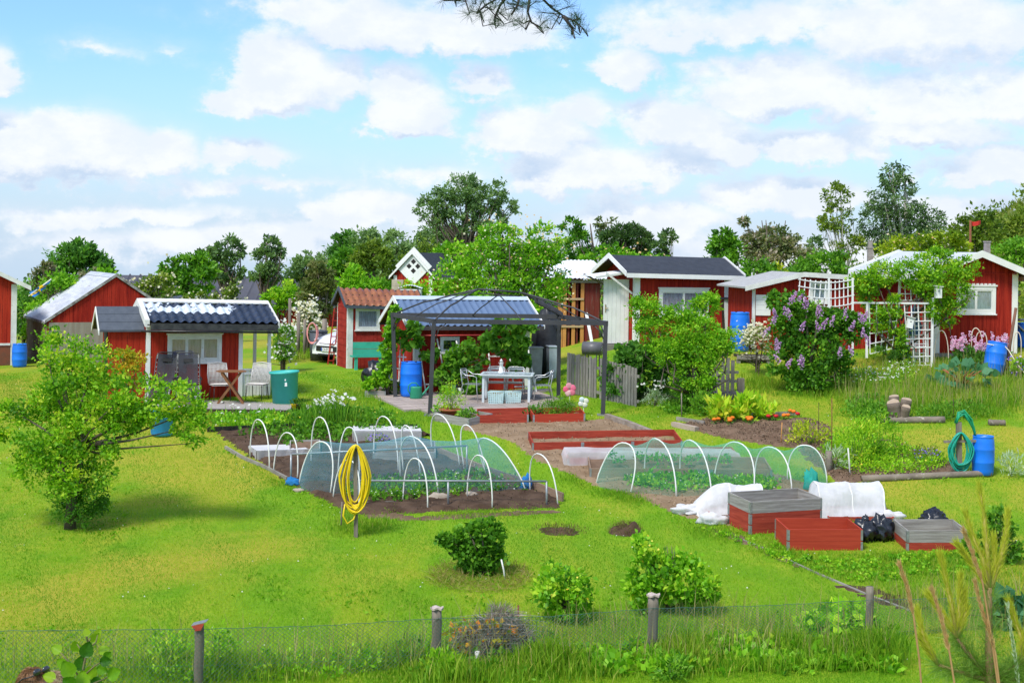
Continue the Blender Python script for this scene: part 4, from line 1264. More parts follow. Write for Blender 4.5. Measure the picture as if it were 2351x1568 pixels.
GREYBOX = M('grey_box_boards', (.36, .345, .325), (.21, .195, .18), scale=2.4, stretch=(.7, .7, 11), rough=.9, spec=.15, bmp=.5, bscale=20, spot=(.45, .42, .38), spotamt=.62)
BROWNBOX = M('brown_box_boards', (.30, .21, .15), (.22, .15, .105), scale=2.4, stretch=(.7, .7, 11), rough=.9, spec=.15, bmp=.5, bscale=20, spot=(.40, .33, .27), spotamt=.6)
HINGE = M('galvanised_hinge', (.40, .42, .42), (.26, .27, .26), scale=20, metal=.6, rough=.5, spot=(.22, .15, .1), spotamt=.64)
def terrace():
 px = [(838, 913), (905, 893), (950, 905), (1235, 896), (1290, 914), (1345, 948), (1075, 952), (985, 958), (918, 934)]
 pl = wpoly(px); NOGRASS.append(pl)
 th = thE
 c, s = math.cos(th), math.sin(th)
 ox, oy = pE.x - 2, pE.y - 4
 b = MB()
 for i in range(-3, 20):
  for j in range(-2, 12):
   x, y = i * .42, j * .42
   X, Y = ox + x * c - y * s, oy + x * s + y * c
   cc = [(ox + (x + dx) * c - (y + dy) * s, oy + (x + dx) * s + (y + dy) * c) for dx, dy in ((0, 0), (.412, 0), (.412, .412), (0, .412))]
   mx, my = sum(p[0] for p in cc) / 4, sum(p[1] for p in cc) / 4
   if not inpoly(np.array([mx]), np.array([my]), pl)[0]: continue
   z = gf(mx, my) + .05 + random.uniform(-.004, .004)
   b.hexa([(p[0], p[1], z - .09) for p in cc] + [(p[0], p[1], gf(*p) * .6 + gf(mx, my) * .4 + .05) for p in cc])
 kind(b.obj('terrace', PAVE), 'structure')
terrace()
def gazebo():
 F = [G(987, 953), G(1384, 953), G(1282, 916), G(908, 915)]
 T = [at(996, 740, F[0].y), at(1391, 742, F[1].y), at(1284, 723.5, F[2].y), at(902, 724, F[3].y)]
 zt = sum(t.z for t in T) / 4
 for t in T: t.z = .5 * t.z + .5 * zt
 o = F[0].copy()
 g = thing('gazebo', 'dark grey metal gazebo frame without its canopy, over the table', 'gazebo', o)
 L = lambda p: Vector(p) - o
 for f, t in zip(F, T):
  b = MB(); b.bar(L(f), L(t), .10, .10, up=(0, 1, 0)); p = b.obj('post', STEELD, g)
  b = MB(); q_ = L(f); b.box(q_.x - .14, q_.x + .14, q_.y - .14, q_.y + .14, q_.z - .02, q_.z + .025); b.obj('foot_plate', HINGE, p)
 for i in range(4):
  a, e = L(T[i]), L(T[(i + 1) % 4])
  d = (e - a).normalized() * .055
  b = MB(); b.bar(a - d, e + d, .05, .11); b.obj('top_rail', STEELD, g)
  for p_, sg in ((a, 1), (e, -1)):
   b = MB(); b.tube([p_ + d.normalized() * sg * .30 + Vector((0, 0, -.05)), p_ + d.normalized() * sg * .13 + Vector((0, 0, -.20)), p_ + d.normalized() * sg * .04 + Vector((0, 0, -.42))], .014, 5); b.obj('corner_brace', STEELD, g)
 Ym = (F[0].y + F[2].y) / 2
 ra, rb = L(at(1098, 664, Ym)), L(at(1193, 671, Ym))
 def rib(a, e, r=.022, sag=.10):
  pts = []
  for i in range(9):
   t = i / 8; p = a.lerp(e, t); p.z += sag * math.sin(math.pi * t) * (1 if t < .5 else .6) - 0
   pts.append(p)
  b = MB(); b.tube(pts, r, 6); b.obj('roof_rib', STEELD, g)
 b = MB(); b.tube([ra, rb], .026, 6); b.obj('ridge_bar', STEELD, g)
 b = MB(); d = Vector((0, 0, -.10)); b.tube([ra + d, rb + d], .014, 5); b.obj('ridge_bar', STEELD, g)
 rib(L(T[0]), ra); rib(L(T[3]), ra); rib(L(T[1]), rb); rib(L(T[2]), rb)
 rib(L(T[0]).lerp(L(T[3]), .5), ra, .016); rib(L(T[1]).lerp(L(T[2]), .5), rb, .016)
 rm = ra.lerp(rb, .5) + d
 for t, A_, B_ in ((.52, T[0], T[1]), (.48, T[3], T[2])):
  rib(L(A_).lerp(L(B_), t), rm, .015, .03)
 # folded dark cover hanging on the right hand rail
 b = MB(); a, e = L(T[2]), L(T[1])
 b.grid(lambda u, v: tuple((rb + (a.lerp(e, .15) - rb) * (.35 + .55 * u)) + Vector((.05 * math.cos(v * 6.28), .10 * math.sin(v * 6.28), .07 * math.sin(v * 6.28) * (1 + .5 * mnoise.noise((u * 9, v * 3, 0))) + .02))), 30, 8)
 b.obj('folded_cover', M('dark_fabric', (.03, .03, .034), (.05, .05, .055), rough=.9), g)
gazebo()
# --- table and chairs
pT0 = G(1109, 928)
def table():
 a = pT0; e = G(1214, 927)
 th = math.atan2(e.y - a.y, e.x - a.x)
 w = (e - a).length; d = .78; h = at(1109, 859, a.y).z - a.z
 t = thing('garden_table', 'pale grey metal table with glass top under the gazebo', 'table', a + Vector((0, 0, .05)), th)
 h -= .05
 for x, y in ((0, 0), (w, 0), (w, d), (0, d)):
  b = MB(); b.box(x - .03, x + .03, y - .03, y + .03, 0, h - .035); b.obj('leg', WMET, t)
 b = MB()
 for x0, x1, y0, y1 in ((-.09, w + .09, -.08, -.02), (-.09, w + .09, d + .02, d + .08), (-.09, -.03, -.02, d + .02), (w + .03, w + .09, -.02, d + .02)): b.box(x0, x1, y0, y1, h - .032, h)
 top = b.obj('tabletop', WMET, t)
 b = MB(); b.box(-.03, w + .03, -.02, d + .02, h - .018, h - .006); b.obj('glass', M('frosted_glass', (.50, .60, .64), (.46, .56, .60), rough=.15, spec=.6), top)
 for y in (0, d - .02):
  b = MB(); b.box(.03, w - .03, y, y + .02, h - .09, h - .034); b.obj('apron', WMET, t)
 return t, w, d, h, th
TB, TW, TD, TH, TTH = table()
def tpos(x, y, z=0):
 c, s = math.cos(TTH), math.sin(TTH)
 p = TB.location
 return Vector((p.x + x * c - y * s, p.y + x * s + y * c, p.z + z))
def metal_chair(label):
 """bistro chair with tube frame, slatted seat and back; faces local -y"""
 t = thing('metal_chair', label, 'chair', (0, 0, 0), 0, 'aluminium chairs round the table')
 fr = MB()
 for sx in (-1, 1):
  fr.tube([(sx * .25, -.24, 0), (sx * .24, -.20, .30), (sx * .25, -.19, .62), (sx * .262, -.12, .66), (sx * .262, .10, .665), (sx * .22, .24, .76)], .013, 6)
  l = MB(); l.tube([(sx * .24, .30, 0), (sx * .22, .20, .42), (sx * .21, .24, .62), (sx * .19, .27, .80)], .013, 6); l.obj('leg', ALU, t)
 fr.tube([(-.22, .24, .76), (-.19, .275, .805), (0, .31, .815), (.19, .275, .805), (.22, .24, .76)], .013, 6)
 fr.tube([(-.24, -.2, .42), (.24, -.2, .42)], .011, 6); fr.tube([(-.22, .2, .42), (.22, .2, .42)], .011, 6)
 fr.obj('frame', ALU, t)
 b = MB()
 for i in range(6): b.box(-.22, .22, -.21 + i * .07, -.155 + i * .07, .43, .442)
 b.obj('seat', ALU, t)
 b = MB()
 for i in range(3):
  z = .56 + i * .085
  b.grid(lambda u, v: (-.2 + .4 * u, .245 + .035 * (1 - (2 * u - 1) ** 2) + .1 * (z - .5), z + .055 * v), 8, 1)
  b.grid(lambda u, v: (-.2 + .4 * u, .257 + .035 * (1 - (2 * u - 1) ** 2) + .1 * (z - .5), z + .055 * v), 8, 1)
 b.obj('backrest', ALU, t)
 return t
ch = metal_chair('silver slatted chair at the left end of the table, facing right')
ch.location = tpos(-.30, TD * .42); ch.rotation_euler[2] = TTH + R(75)
dup(ch, tpos(TW + .30, TD * .5), TTH + R(-80), 'silver slatted chair at the right end of the table, facing left')
dup(ch, tpos(TW * .22, TD + .25), TTH + R(6), 'silver slatted chair behind the table, the left of the two')
dup(ch, tpos(TW * .62, TD + .28), TTH + R(-5), 'silver slatted chair behind the table, the right of the two')
def lighthouse():
 t = thing('lighthouse_ornament', 'white lighthouse shaped lantern on the glass table', 'ornament', tpos(TW * .37, .22, TH + .002))
 b = MB(); b.lathe([(.075, 0), (.075, .07), (.055, .075), (.042, .25), (.055, .255), (.055, .27)], 14); b.obj('tower', WHITE, t)
 b = MB(); b.lathe([(.036, .271), (.036, .325), (.046, .33), (.02, .365), (.004, .385)], 12); b.obj('lantern_room', WHITE, t)
 b = MB()
 for i in range(6):
  a = i * 1.05; b.box(.062 * math.cos(a) - .003, .062 * math.cos(a) + .003, .062 * math.sin(a) - .003, .062 * math.sin(a) + .003, .271, .30)
 b.obj('gallery_rail', WHITE, t)
lighthouse()
def basket(p, rz, label):
 t = thing('laundry_basket', label, 'basket', p, rz, 'lattice baskets under the table')
 MINT = M('mint_plastic', (.55, .74, .74), (.50, .68, .69), rough=.5)
 b = MB(); w, d, h = .20, .15, .29
 for (x0, y0, x1, y1) in ((-w, -d, w, -d), (w, -d, w, d), (w, d, -w, d), (-w, d, -w, -d)):
  n = 7
  for i in range(n + 1):
   k = .86
   b.bar((k * (x0 + (x1 - x0) * i / n), k * (y0 + (y1 - y0) * i / n), 0), (x0 + (x1 - x0) * i / n, y0 + (y1 - y0) * i / n, h), .018, .008, up=(y1 - y0, x1 - x0, 0))
  for j in range(6):
   z = h * j / 5; kk = .86 + .14 * j / 5
   b.bar((kk * x0, kk * y0, z), (kk * x1, kk * y1, z), .010, .022)
 b.box(-w * .85, w * .85, -d * .85, d * .85, 0, .012)
 b.obj('lattice', MINT, t)
 b = MB(); b.tube([(-w - .005, -d, h), (w, -d, h), (w, d, h), (-w, d, h)], .014, 6, closed=True); b.obj('rim', MINT, t)
 l = LB(); P, d_ = cloud(40, (0, 0, .24), (.14, .1, .06)); l.leaves(P, .07, .5); l.obj('dry_leaves', LM('dead_leaves', [(.25, .12, .03), (.35, .2, .06), (.2, .25, .05)]), t)
basket(tpos(TW * .30, -.12), TTH + R(-4), 'mint lattice basket under the table, left of its twin, dry leaves on top')
basket(tpos(TW * .66, -.08), TTH + R(6), 'mint lattice basket under the table, right of its twin')
BARREL = [(.0, 0), (.235, .0), (.262, .02), (.275, .10), (.29, .28), (.298, .30), (.29, .32), (.292, .46), (.292, .58), (.300, .60), (.292, .62), (.285, .74), (.272, .84), (.262, .87), (.272, .885), (.272, .91), (.255, .915)]
def barrel(p, s, label, tilt=(0, 0), open_=False, rz=0.0, hs=1.0):
 t = thing('barrel', label, 'barrel', p, rz, None, tilt)
 b = MB()
 pr = [(r * s, z * s * hs) for r, z in BARREL]
 if open_:
  pr = pr[:-1] + [(.250 * s, .912 * s * hs), (.250 * s, .80 * s * hs), (.252 * s, .3 * s * hs), (0.001, .28 * s * hs)]
  b.lathe(pr, 24)
 else: b.lathe(pr + [(.245 * s, .90 * s * hs), (.0005, .90 * s * hs)], 24)
 o = b.obj('drum', BLUEP, t)
 if not open_:
  for x in (-.12, .12):
   k = MB(); k.lathe([(.03 * s, .901 * s * hs), (.03 * s, .925 * s * hs)], 10, c=(x * s, 0, 0)); k.obj('bung', BLACK, t)
 else:
  k = MB(); k.lathe([(.2495 * s, .62 * s * hs), (.0005, .62 * s * hs)], 20); k.obj('water', M('barrel_water', (.01, .02, .03), (.02, .03, .04), rough=.05), t)
 return t
pb = G(943, 914); pb.z += .05
barrel(pb, m(52, pb.y) / .6, 'upright blue barrel under the gazebo beside the green watering can', open_=False)
def can():
 p = G(955, 919); p.z += .05
 t = thing('watering_can', 'green plastic watering can standing before the blue barrel', 'watering can', p, R(8))
 GR = M('green_plastic', (.02, .24, .13), (.03, .28, .16), rough=.4)
 b = MB(); b.lathe([(.15, 0), (.16, .02), (.145, .27), (.15, .30), (.10, .31)], 18); b.v = [(x, y * .62, z) for x, y, z in b.v]; b.obj('body', GR, t)
 b = MB(); b.tube([(.12, 0, .07), (.20, 0, .13), (.33, 0, .30), (.36, 0, .34)], [.035, .03, .02, .018], 8); b.tube([(.345, 0, .325), (.375, 0, .36)], [.02, .045], 8); b.obj('spout', GR, t)
 b = MB(); b.tube([(.06, 0, .31), (0, 0, .40), (-.12, 0, .40), (-.20, 0, .33), (-.21, 0, .2), (-.14, 0, .1)], .016, 6); b.obj('handle', GR, t)
can()
# --- collar boxes
def collar_box(name, label, cat, pl, pr, depth, tiers, dirv=None, group=None, soil=None, split=1, filler=None):
 """frame of boards set on the ground: front edge from pl to pr, going back 'depth' (tiers: height, material)"""
 e = pr - pl; W = e.length; th = math.atan2(e.y, e.x)
 t = thing(name, label, cat, pl, th, group)
 zz = [0.0]
 def zb(x, y):
  c, s = math.cos(th), math.sin(th)
  return gf(pl.x + x * c - y * s, pl.y + x * s + y * c) - pl.z
 # stays level across its width but follows the two front corners
 kx = (pr.z - pl.z) / W; ky = max(min(zb(W / 2, depth) - kx * W / 2, .2), -.2) / depth
 Z = lambda x, y, z: (x, y, z + kx * x + ky * y)
 z = -.03; bt = .025
 for (h, mt) in tiers:
  b = MB()
  for k in range(split):
   x0, x1 = W * k / split + (.004 if k else 0), W * (k + 1) / split
   for y0, y1 in ((0, bt), (depth - bt, depth)):
    b.hexa([Z(x0, y0, z), Z(x1, y0, z), Z(x1, y1, z), Z(x0, y1, z), Z(x0, y0, z + h), Z(x1, y0, z + h), Z(x1, y1, z + h), Z(x0, y1, z + h)])
  for x0, x1 in ((0, bt), (W - bt, W)):
   b.hexa([Z(x0, bt + .002, z), Z(x1, bt + .002, z), Z(x1, depth - bt - .002, z), Z(x0, depth - bt - .002, z), Z(x0, bt + .002, z + h), Z(x1, bt + .002, z + h), Z(x1, depth - bt - .002, z + h), Z(x0, depth - bt - .002, z + h)])
  b.obj('collar', mt, t)
  for k in range(split + 1):
   x = W * k / split
   for y, sg in ((0, -1), (depth, 1)):
    hb = MB()
    xa, xb = max(x - .035, -.004), min(x + .035, W + .004)
    ya, yb = sorted((y, y + sg * .005))
    def pl_(xa, xb, ya, yb): hb.hexa([Z(xa, ya, z + .01), Z(xb, ya, z + .01), Z(xb, yb, z + .01), Z(xa, yb, z + .01), Z(xa, ya, z + h - .01), Z(xb, ya, z + h - .01), Z(xb, yb, z + h - .01), Z(xa, yb, z + h - .01)])
    pl_(xa, xb, ya, yb)
    if k in (0, split):
     s2 = -1 if k == 0 else 1
     xa, xb = sorted((x, x + s2 * .005)); ya, yb = sorted((y + sg * .004, y - sg * .06)); pl_(xa, xb, ya, yb)
    hb.obj('corner_bracket', HINGE, t)
  z += h + .003
 if soil is not None:
  b = MB()
  b.grid(lambda u, v: Z(bt + .003 + u * (W - 2 * bt - .006), bt + .003 + v * (depth - 2 * bt - .006), soil + .03 * mnoise.noise((u * 9, v * 7, pl.x))), 24, 12)
  b.obj('soil', filler or SOIL, t)
 return t, W, th
def boxpos(t, x, y, z=0):
 a = t.rotation_euler[2]; p = t.location
 return Vector((p.x + x * math.cos(a) - y * math.sin(a), p.y + x * math.sin(a) + y * math.cos(a), p.z + z))
c1, w1, _ = collar_box('planter_box', 'grey planter box with a plant pot, beside the front gazebo post', 'planter', G(995, 966), G(1076, 981), .80, [(.23, GREYBOX)], soil=.10)
c2, w2, _ = collar_box('planter_box', 'red planter box almost empty, left of the one with the herb bush', 'planter', G(1094, 975), G(1213, 972), .80, [(.25, REDBOX)], soil=.05)
c3, w3, _ = collar_box('planter_box', 'red planter box holding a round green herb bush', 'planter', G(1224, 973), G(1343, 970), .80, [(.25, REDBOXF)], soil=.08)
c4, w4, _ = collar_box('planter_box', 'grey low planter box behind the gazebo, by the grapevine', 'planter', G(838, 912), G(885, 912), .9, [(.20, GREYBOX)], soil=.10)
long_, wl, _ = collar_box('raised_bed', 'long low red bed of joined collars between the gazebo and the white cover', 'raised bed', G(1222, 1036), G(1566, 1030), .95, [(.22, REDBOX)], soil=.03, split=3, filler=SOILP)
wood_, ww, _ = collar_box('raised_bed', 'long grey brown wooden bed behind the green net tunnel', 'raised bed', G(1354, 1098), G(1772, 1101), .95, [(.24, BROWNBOX)], soil=.16, split=3)
cov_, wc, _ = collar_box('raised_bed', 'long bed of red collars under sheer white fleece', 'raised bed', G(1303, 1070), G(1698, 1066), .85, [(.20, REDBOX)], soil=.10, split=3)
d1, wd1, _ = collar_box('raised_bed', 'grey wooden bed inside the blue net, its larger right box', 'raised bed', G(856, 1060), G(1000, 1058), .9, [(.22, GREYBOX)], soil=.12)
d2, wd2, _ = collar_box('raised_bed', 'grey wooden bed inside the blue net, its smaller left box', 'raised bed', G(664, 1048), G(735, 1046), .8, [(.18, GREYBOX)], soil=.12)
# foreground boxes
t1, wt1, _ = collar_box('pallet_collar_stack', 'tall stack of a grey collar on two red collars', 'planter', G(1722, 1227), G(1886, 1216), .82, [(.20, REDBOX), (.20, REDBOX), (.21, GREYBOX)])
t2, wt2, _ = collar_box('pallet_collar_stack', 'two stacked red collars, the nearest and reddest box on the lawn', 'planter', G(1808, 1263), G(1980, 1263), .82, [(.19, REDBOXF), (.20, REDBOXF)])
t3, wt3, _ = collar_box('pallet_collar_stack', 'grey collar on a red one, rightmost box by the black bags', 'planter', G(2082, 1264), G(2222, 1264), .82, [(.17, REDBOX), (.21, GREYBOX)])
# fleece over the covered bed
FLEECE = NETM('sheer_white_fleece', (.86, .86, .88), .52, .45)
FLEECEW = NETM('white_fleece', (.88, .88, .90), .86, .4)
def cover_flat(box, W, depth, hl, label, mat, sag=.03, skirt=(.20, .2), over=.08, name='fleece_cover'):
 b = MB(); h = hl
 def fn(u, v):
  x = -over + u * (W + 2 * over)
  s_ = v * (depth + 2 * skirt[0]) - skirt[0]
  if s_ < 0: y, z = s_ * .35, h + s_ * (h + .02) / skirt[0] * .95
  elif s_ > depth: y, z = depth + (s_ - depth) * .35, h - (s_ - depth) * (h + .02) / skirt[0] * .95
  else: y, z = s_, h - sag * math.sin(math.pi * s_ / depth) * (.5 + .5 * math.sin(x * 2.4) ** 2)
  z += .018 * mnoise.noise((x * 2.5, y * 3, 2)) ; y += .03 * mnoise.noise((x * 5, z * 4, 7)) * (1 if not 0 <= s_ <= depth else 0)
  if x < 0: z = min(z, max(.02, h + x * (h / over) * .9));
  if x > W: z = min(z, max(.02, h - (x - W) * (h / over) * .9))
  return (x, y, z)
 b.grid(fn, 90, 26)
 o = b.obj(name, mat, None, box.location); o.rotation_euler = (0, 0, box.rotation_euler[2])
 return tag(o, label, 'garden cover')
cover_flat(cov_, wc, .85, .30, 'sheer white fleece sheet draped over the long red bed', FLEECE)
def cold_frame(pl, pr, depth, h, label, op=FLEECEW):
 e = pr - pl; W = e.length; th = math.atan2(e.y, e.x)
 t = thing('cold_frame', label, 'cold frame', pl, th)
 b = MB(); f = .03
 for x in (0, W - f):
  for y in (0, depth - f): b.box(x, x + f, y, y + f, -.03, h - .002)
 for y in (0, depth - f): b.box(f, W - f, y, y + f, h - f, h - .002)
 for x in (0, W - f): b.box(x, x + f, f, depth - f, h - f, h - .002)
 b.obj('frame', GREYW, t)
 b = MB()
 b.grid(lambda u, v: (-.01 + u * (W + .02), -.012 + v * (depth + .024), h + .004 - .02 * math.sin(u * math.pi) * math.sin(v * math.pi)), 10, 8)
 b.obj('top_sheet', op, t)
 b = MB()
 b.grid(lambda u, v: (u * W, -.016 - .01 * math.sin(u * 30), h - v * (h + .01)), 40, 3)
 b.grid(lambda u, v: (-.016 - .01 * math.sin(u * 20), u * depth, h - v * (h + .01)), 24, 3)
 b.grid(lambda u, v: (W + .016 + .01 * math.sin(u * 20), u * depth, h - v * (h + .01)), 24, 3)
 b.obj('side_sheet', FLEECE, t)
 return t
cold_frame(G(812, 1017), G(966, 1014), .95, .27, 'white fleece covered box standing behind the blue net')
cold_frame(G(590, 1056), G(706, 1046), .85, .20, 'low flat frame with white sheet at the left corner of the netted bed')
# ------------------------------------------------------------------ hoops, nets and covers
PIPEW = M('white_plastic_pipe', (.80, .80, .77), (.72, .72, .68), scale=6, rough=.45)
GALVP = M('galvanised_pipe', (.34, .37, .39), (.26, .28, .30), scale=6, metal=.5, rough=.45, spot=(.25, .14, .08), spotamt=.68)
BNET = NETM('blue_net', (.20, .58, .68), .13, .45)
GNET = NETM('green_net', (.14, .60, .46), .15, .4)
def hoop_pts(F, B, A, n=18, ex=2.3):
 mid = (F + B) / 2
 ap = at(A[0], A[1], mid.y)
 h = ap.z - mid.z
 lean = Vector((ap.x - mid.x, 0, 0))
 pts = []
 for i in range(n + 1):
  a = math.pi * i / n
  c, s = math.cos(a), math.sin(a)
  x = math.copysign(abs(c) ** (2 / ex), c); y = s ** (2 / ex)
  p = mid + (F - B) * .5 * x + Vector((0, 0, h * y)) + lean * y
  pts.append(p)
 pts[0].z -= .06; pts[-1].z -= .06
 return pts
def hoop(l, r, a, label, rad=.0135, group=None, mat=None):
 F, B = G(*l), G(*r)
 pts = hoop_pts(F, B, a)
 o = F.copy(); b = MB(); b.tube([p - o for p in pts], rad, 8)
 h = b.obj('hoop', mat or PIPEW, None, o)
 tag(h, label, 'hoop', group)
 return pts
GB = 'bare hoops over the left bed'
LH = ['back row, farthest left', 'left edge, low and second from the left', 'back row, second from the left', 'behind the hose post, low', 'back row, third from the left',
 'low one right of the fleece box', 'back row, farthest right', 'low one at the right edge behind']
HS = [((345, 430), (463, 510), (405, 203)), ((487, 520), (632, 570), (580, 281)), ((718, 470), (850, 515), (775, 186)), ((880, 560), (1010, 570), (950, 246)),
 ((1097, 455), (1248, 525), (1165, 183)), ((1280, 520), (1385, 550), (1295, 236)), ((1455, 410), (1622, 488), (1500, 170)), ((1650, 500), (1780, 515), (1660, 233))]
for (l, r, a), s in zip(HS, LH): hoop(b1(*l), b1(*r), b1(*a), 'bare white hoop over the left bed, ' + s, group=GB)
SH = [((848, 685), (1003, 750), (955, 448), 'partly behind the yellow hose'), ((1275, 700), (1425, 750), (1355, 437), 'second from the left, by the flat stone'),
 ((1665, 675), (1818, 740), (1745, 419), 'third from the left'), ((2050, 640), (2218, 720), (2110, 411), 'outside at the right corner')]
for l, r, a, s in SH: hoop(b1(*l), b1(*r), b1(*a), 'small white hoop before the blue net, ' + s, group='small hoops in front of the blue net')
def net(name, label, hoops, mat, sag, nu=14, ends=(False, False), foot=.0):
 """net stretched over a row of hoops, sagging between them"""
 o = hoops[0][0].copy()
 n = len(hoops[0])
 b = MB()
 for k in range(len(hoops) - 1):
  h0, h1 = hoops[k], hoops[k + 1]
  def fn(u, v):
   i = v * (n - 1); i0 = min(int(i), n - 2); f = i - i0
   p = h0[i0].lerp(h0[i0 + 1], f); q_ = h1[i0].lerp(h1[i0 + 1], f)
   r = p.lerp(q_, u) - o
   s_ = sag * math.sin(math.pi * u)
   ct = (p.lerp(q_, u) - (h0[0] + h0[-1] + h1[0] + h1[-1]) / 4)
   up = math.sin(math.pi * v)
   r.z += .018 * up - s_ * up
   nr = Vector((ct.x, ct.y, 0)); nr = nr.normalized() if nr.length > .01 else nr
   r += nr * (.018 - s_ * .35 * (1 - up)) * .5
   r.z += .012 * mnoise.noise(r * 4.0)
   return tuple(r)
  b.grid(fn, nu, 28)
 for e, on in zip((0, -1), ends):
  if on:
   h = hoops[e]; c = (h[0] + h[-1]) / 2
   out = (hoops[0][0] - hoops[1][0]).normalized() if e == 0 else (hoops[-1][0] - hoops[-2][0]).normalized()
   b.grid(lambda u, v: tuple(h[min(int(round(v * (n - 1))), n - 1)].lerp(c + out * .25 * (1 - 0), u * .98) - o + Vector((0, 0, .0))), 5, n - 1)
 return tag(b.obj(name, mat, None, o), label, 'garden net')
n1 = hoop(b1(830, 660), b1(640, 600), b1(790, 336), 'white hoop carrying the left end of the blue net', .0145)
n2 = hoop(b1(1492, 662), b1(1262, 560), b1(1345, 308), 'white hoop carrying the middle of the blue net', .0145)
n3 = hoop(b1(2030, 640), b1(1790, 545), b1(1790, 318), 'white hoop carrying the right end of the blue net, bent outwards', .0145)
net('blue_net', 'blue insect net stretched over hoops above the strawberry rows', [n1, n2, n3], BNET, .10, ends=(True, True))
TH_ = [((1446, 1134), (1367, 1112), (1437, 1017)), ((1553, 1142), (1480, 1094), (1513, 1010)), ((1634, 1140), (1562, 1096), (1591, 1013)),
 ((1730, 1134), (1639, 1103), (1695, 1016)), ((1818, 1131), (1733, 1106), (1773, 1027)), ((1899, 1113), (1808, 1104), (1850, 1022))]
ORD = ['first from the left', 'second from the left', 'third from the left', 'third from the right', 'second from the right', 'first from the right']
gh = [hoop(f, b_, a, 'white hoop under the green net, ' + s, .0145, 'hoops of the green net tunnel') for (f, b_, a), s in zip(TH_, ORD)]
net('green_net', 'pale green net draped over a row of six hoops', gh, GNET, .11, ends=(True, True))
# gathered net lying at the ends
def gather(px, label, mat, r=.16, h=.16, seed=1):
 p = G(*px); b = MB()
 b.blob((0, 0, h * .35), (r, r * .7, h), 18, .45, 2.6, seed, flat=.005)
 return tag(b.obj('gathered_net', mat, None, p), label, 'garden net')
BN2, GN2 = NETM('bunched_blue_net', (.05, .32, .75), .7), NETM('bunched_green_net', (.06, .55, .48), .65)
gather(b1(608, 598), 'bunched blue net at the left foot of the blue net', BN2, .14, .10, 2)
gather(b1(2020, 632), 'bunched blue net at the right foot of the blue net', BN2, .10, .22, 3)
gather(b3(950, 790), 'bunched turquoise net end beside the white fleece tunnel', GN2, .16, .26, 4)
# pipe frames across the left bed
def pipe_frame(label, posts, rail, r=.02):
 o = G(*posts[0][1]); t = thing('pipe_rail', label, 'pipe frame', o)
 Ys = [G(*p[1]).y for p in posts]
 a, e = at(*rail[0], Ys[0]), at(*rail[1], Ys[-1])
 for (tp, bt), Y in zip(posts, Ys):
  f = G(*bt); b = MB(); k = (f.x - a.x) / (e.x - a.x) if len(posts) > 2 else None
  top = at(tp[0], tp[1], Y)
  b.tube([f - o - Vector((0, 0, .1)), top - o], r, 8); b.obj('post', GALVP, t)
 b = MB(); b.tube([a - o, e - o], r, 8); b.obj('rail', GALVP, t)
pipe_frame('galvanised pipe rail standing inside the blue net', [(b1(595, 412), b1(593, 592)), (b1(1663, 360), b1(1665, 535))], (b1(595, 411), b1(1663, 359)))
pipe_frame('galvanised pipe rail along the front of the left bed', [(b1(1000, 571), b1(1000, 735)), (b1(1550, 574), b1(1550, 725)), (b1(2148, 575), b1(2150, 725))], (b1(1000, 571), b1(2148, 575)))
# bed edging boards
def edging(pxs, label, h=.14, mat=None, th=.04, name='edging_board'):
 ps = [G(*p) for p in pxs]; o = ps[0].copy(); b = MB()
 for a, e in zip(ps[:-1], ps[1:]):
  d = (e - a).normalized() * .004
  b.bar(a - o + d + Vector((0, 0, h / 2 - .03)), e - o - d + Vector((0, 0, h / 2 - .03)), th, h)
 return tag(b.obj(name, mat or GREYW, None, o), label, 'edging')
edging([b1(1455, 400), b1(1560, 445), b1(1720, 510), b1(1900, 575), b1(2060, 620), b1(2248, 700)], 'long wooden edging board along the right side of the netted bed', .20, BROWNBOX)
edging([b1(195, 378), b1(300, 440), b1(440, 500), b1(570, 568)], 'thin wooden edging on the left side of the netted bed', .10)
edging([b1(1040, 712), b1(1240, 708)], 'short pale plank lying at the front of the strawberry bed', .07)
edging([(475, 992), (700, 983), (960, 986)], 'black edging strip behind the potato row', .15, BLACK, .02)
edging([(1392, 962), (1440, 978), (1495, 1000)], 'stone kerb from the gazebo foot along the bare soil', .16, M('rough_kerb', (.32, .27, .22), (.22, .18, .15), scale=6, rough=.95, bmp=.8, bscale=25), .12)
edging([(1553, 965), (1618, 975)], 'grey plank edging before the herb border', .12)
edging([(1545, 978), (1600, 990)], 'broken concrete edging beside the herb border', .13, M('pale_concrete', (.42, .33, .27), (.34, .27, .22), rough=.95, bmp=.6), .14)
edging([(1725, 958), (1830, 953)], 'weathered plank edging behind the marigolds', .13, M('grey_weathered_wood', (.3, .28, .25)))
edging([(1660, 1222), (1760, 1262), (1850, 1305), (1990, 1365), (2110, 1410)], 'half sunk wooden edging running down the right lawn', .05)
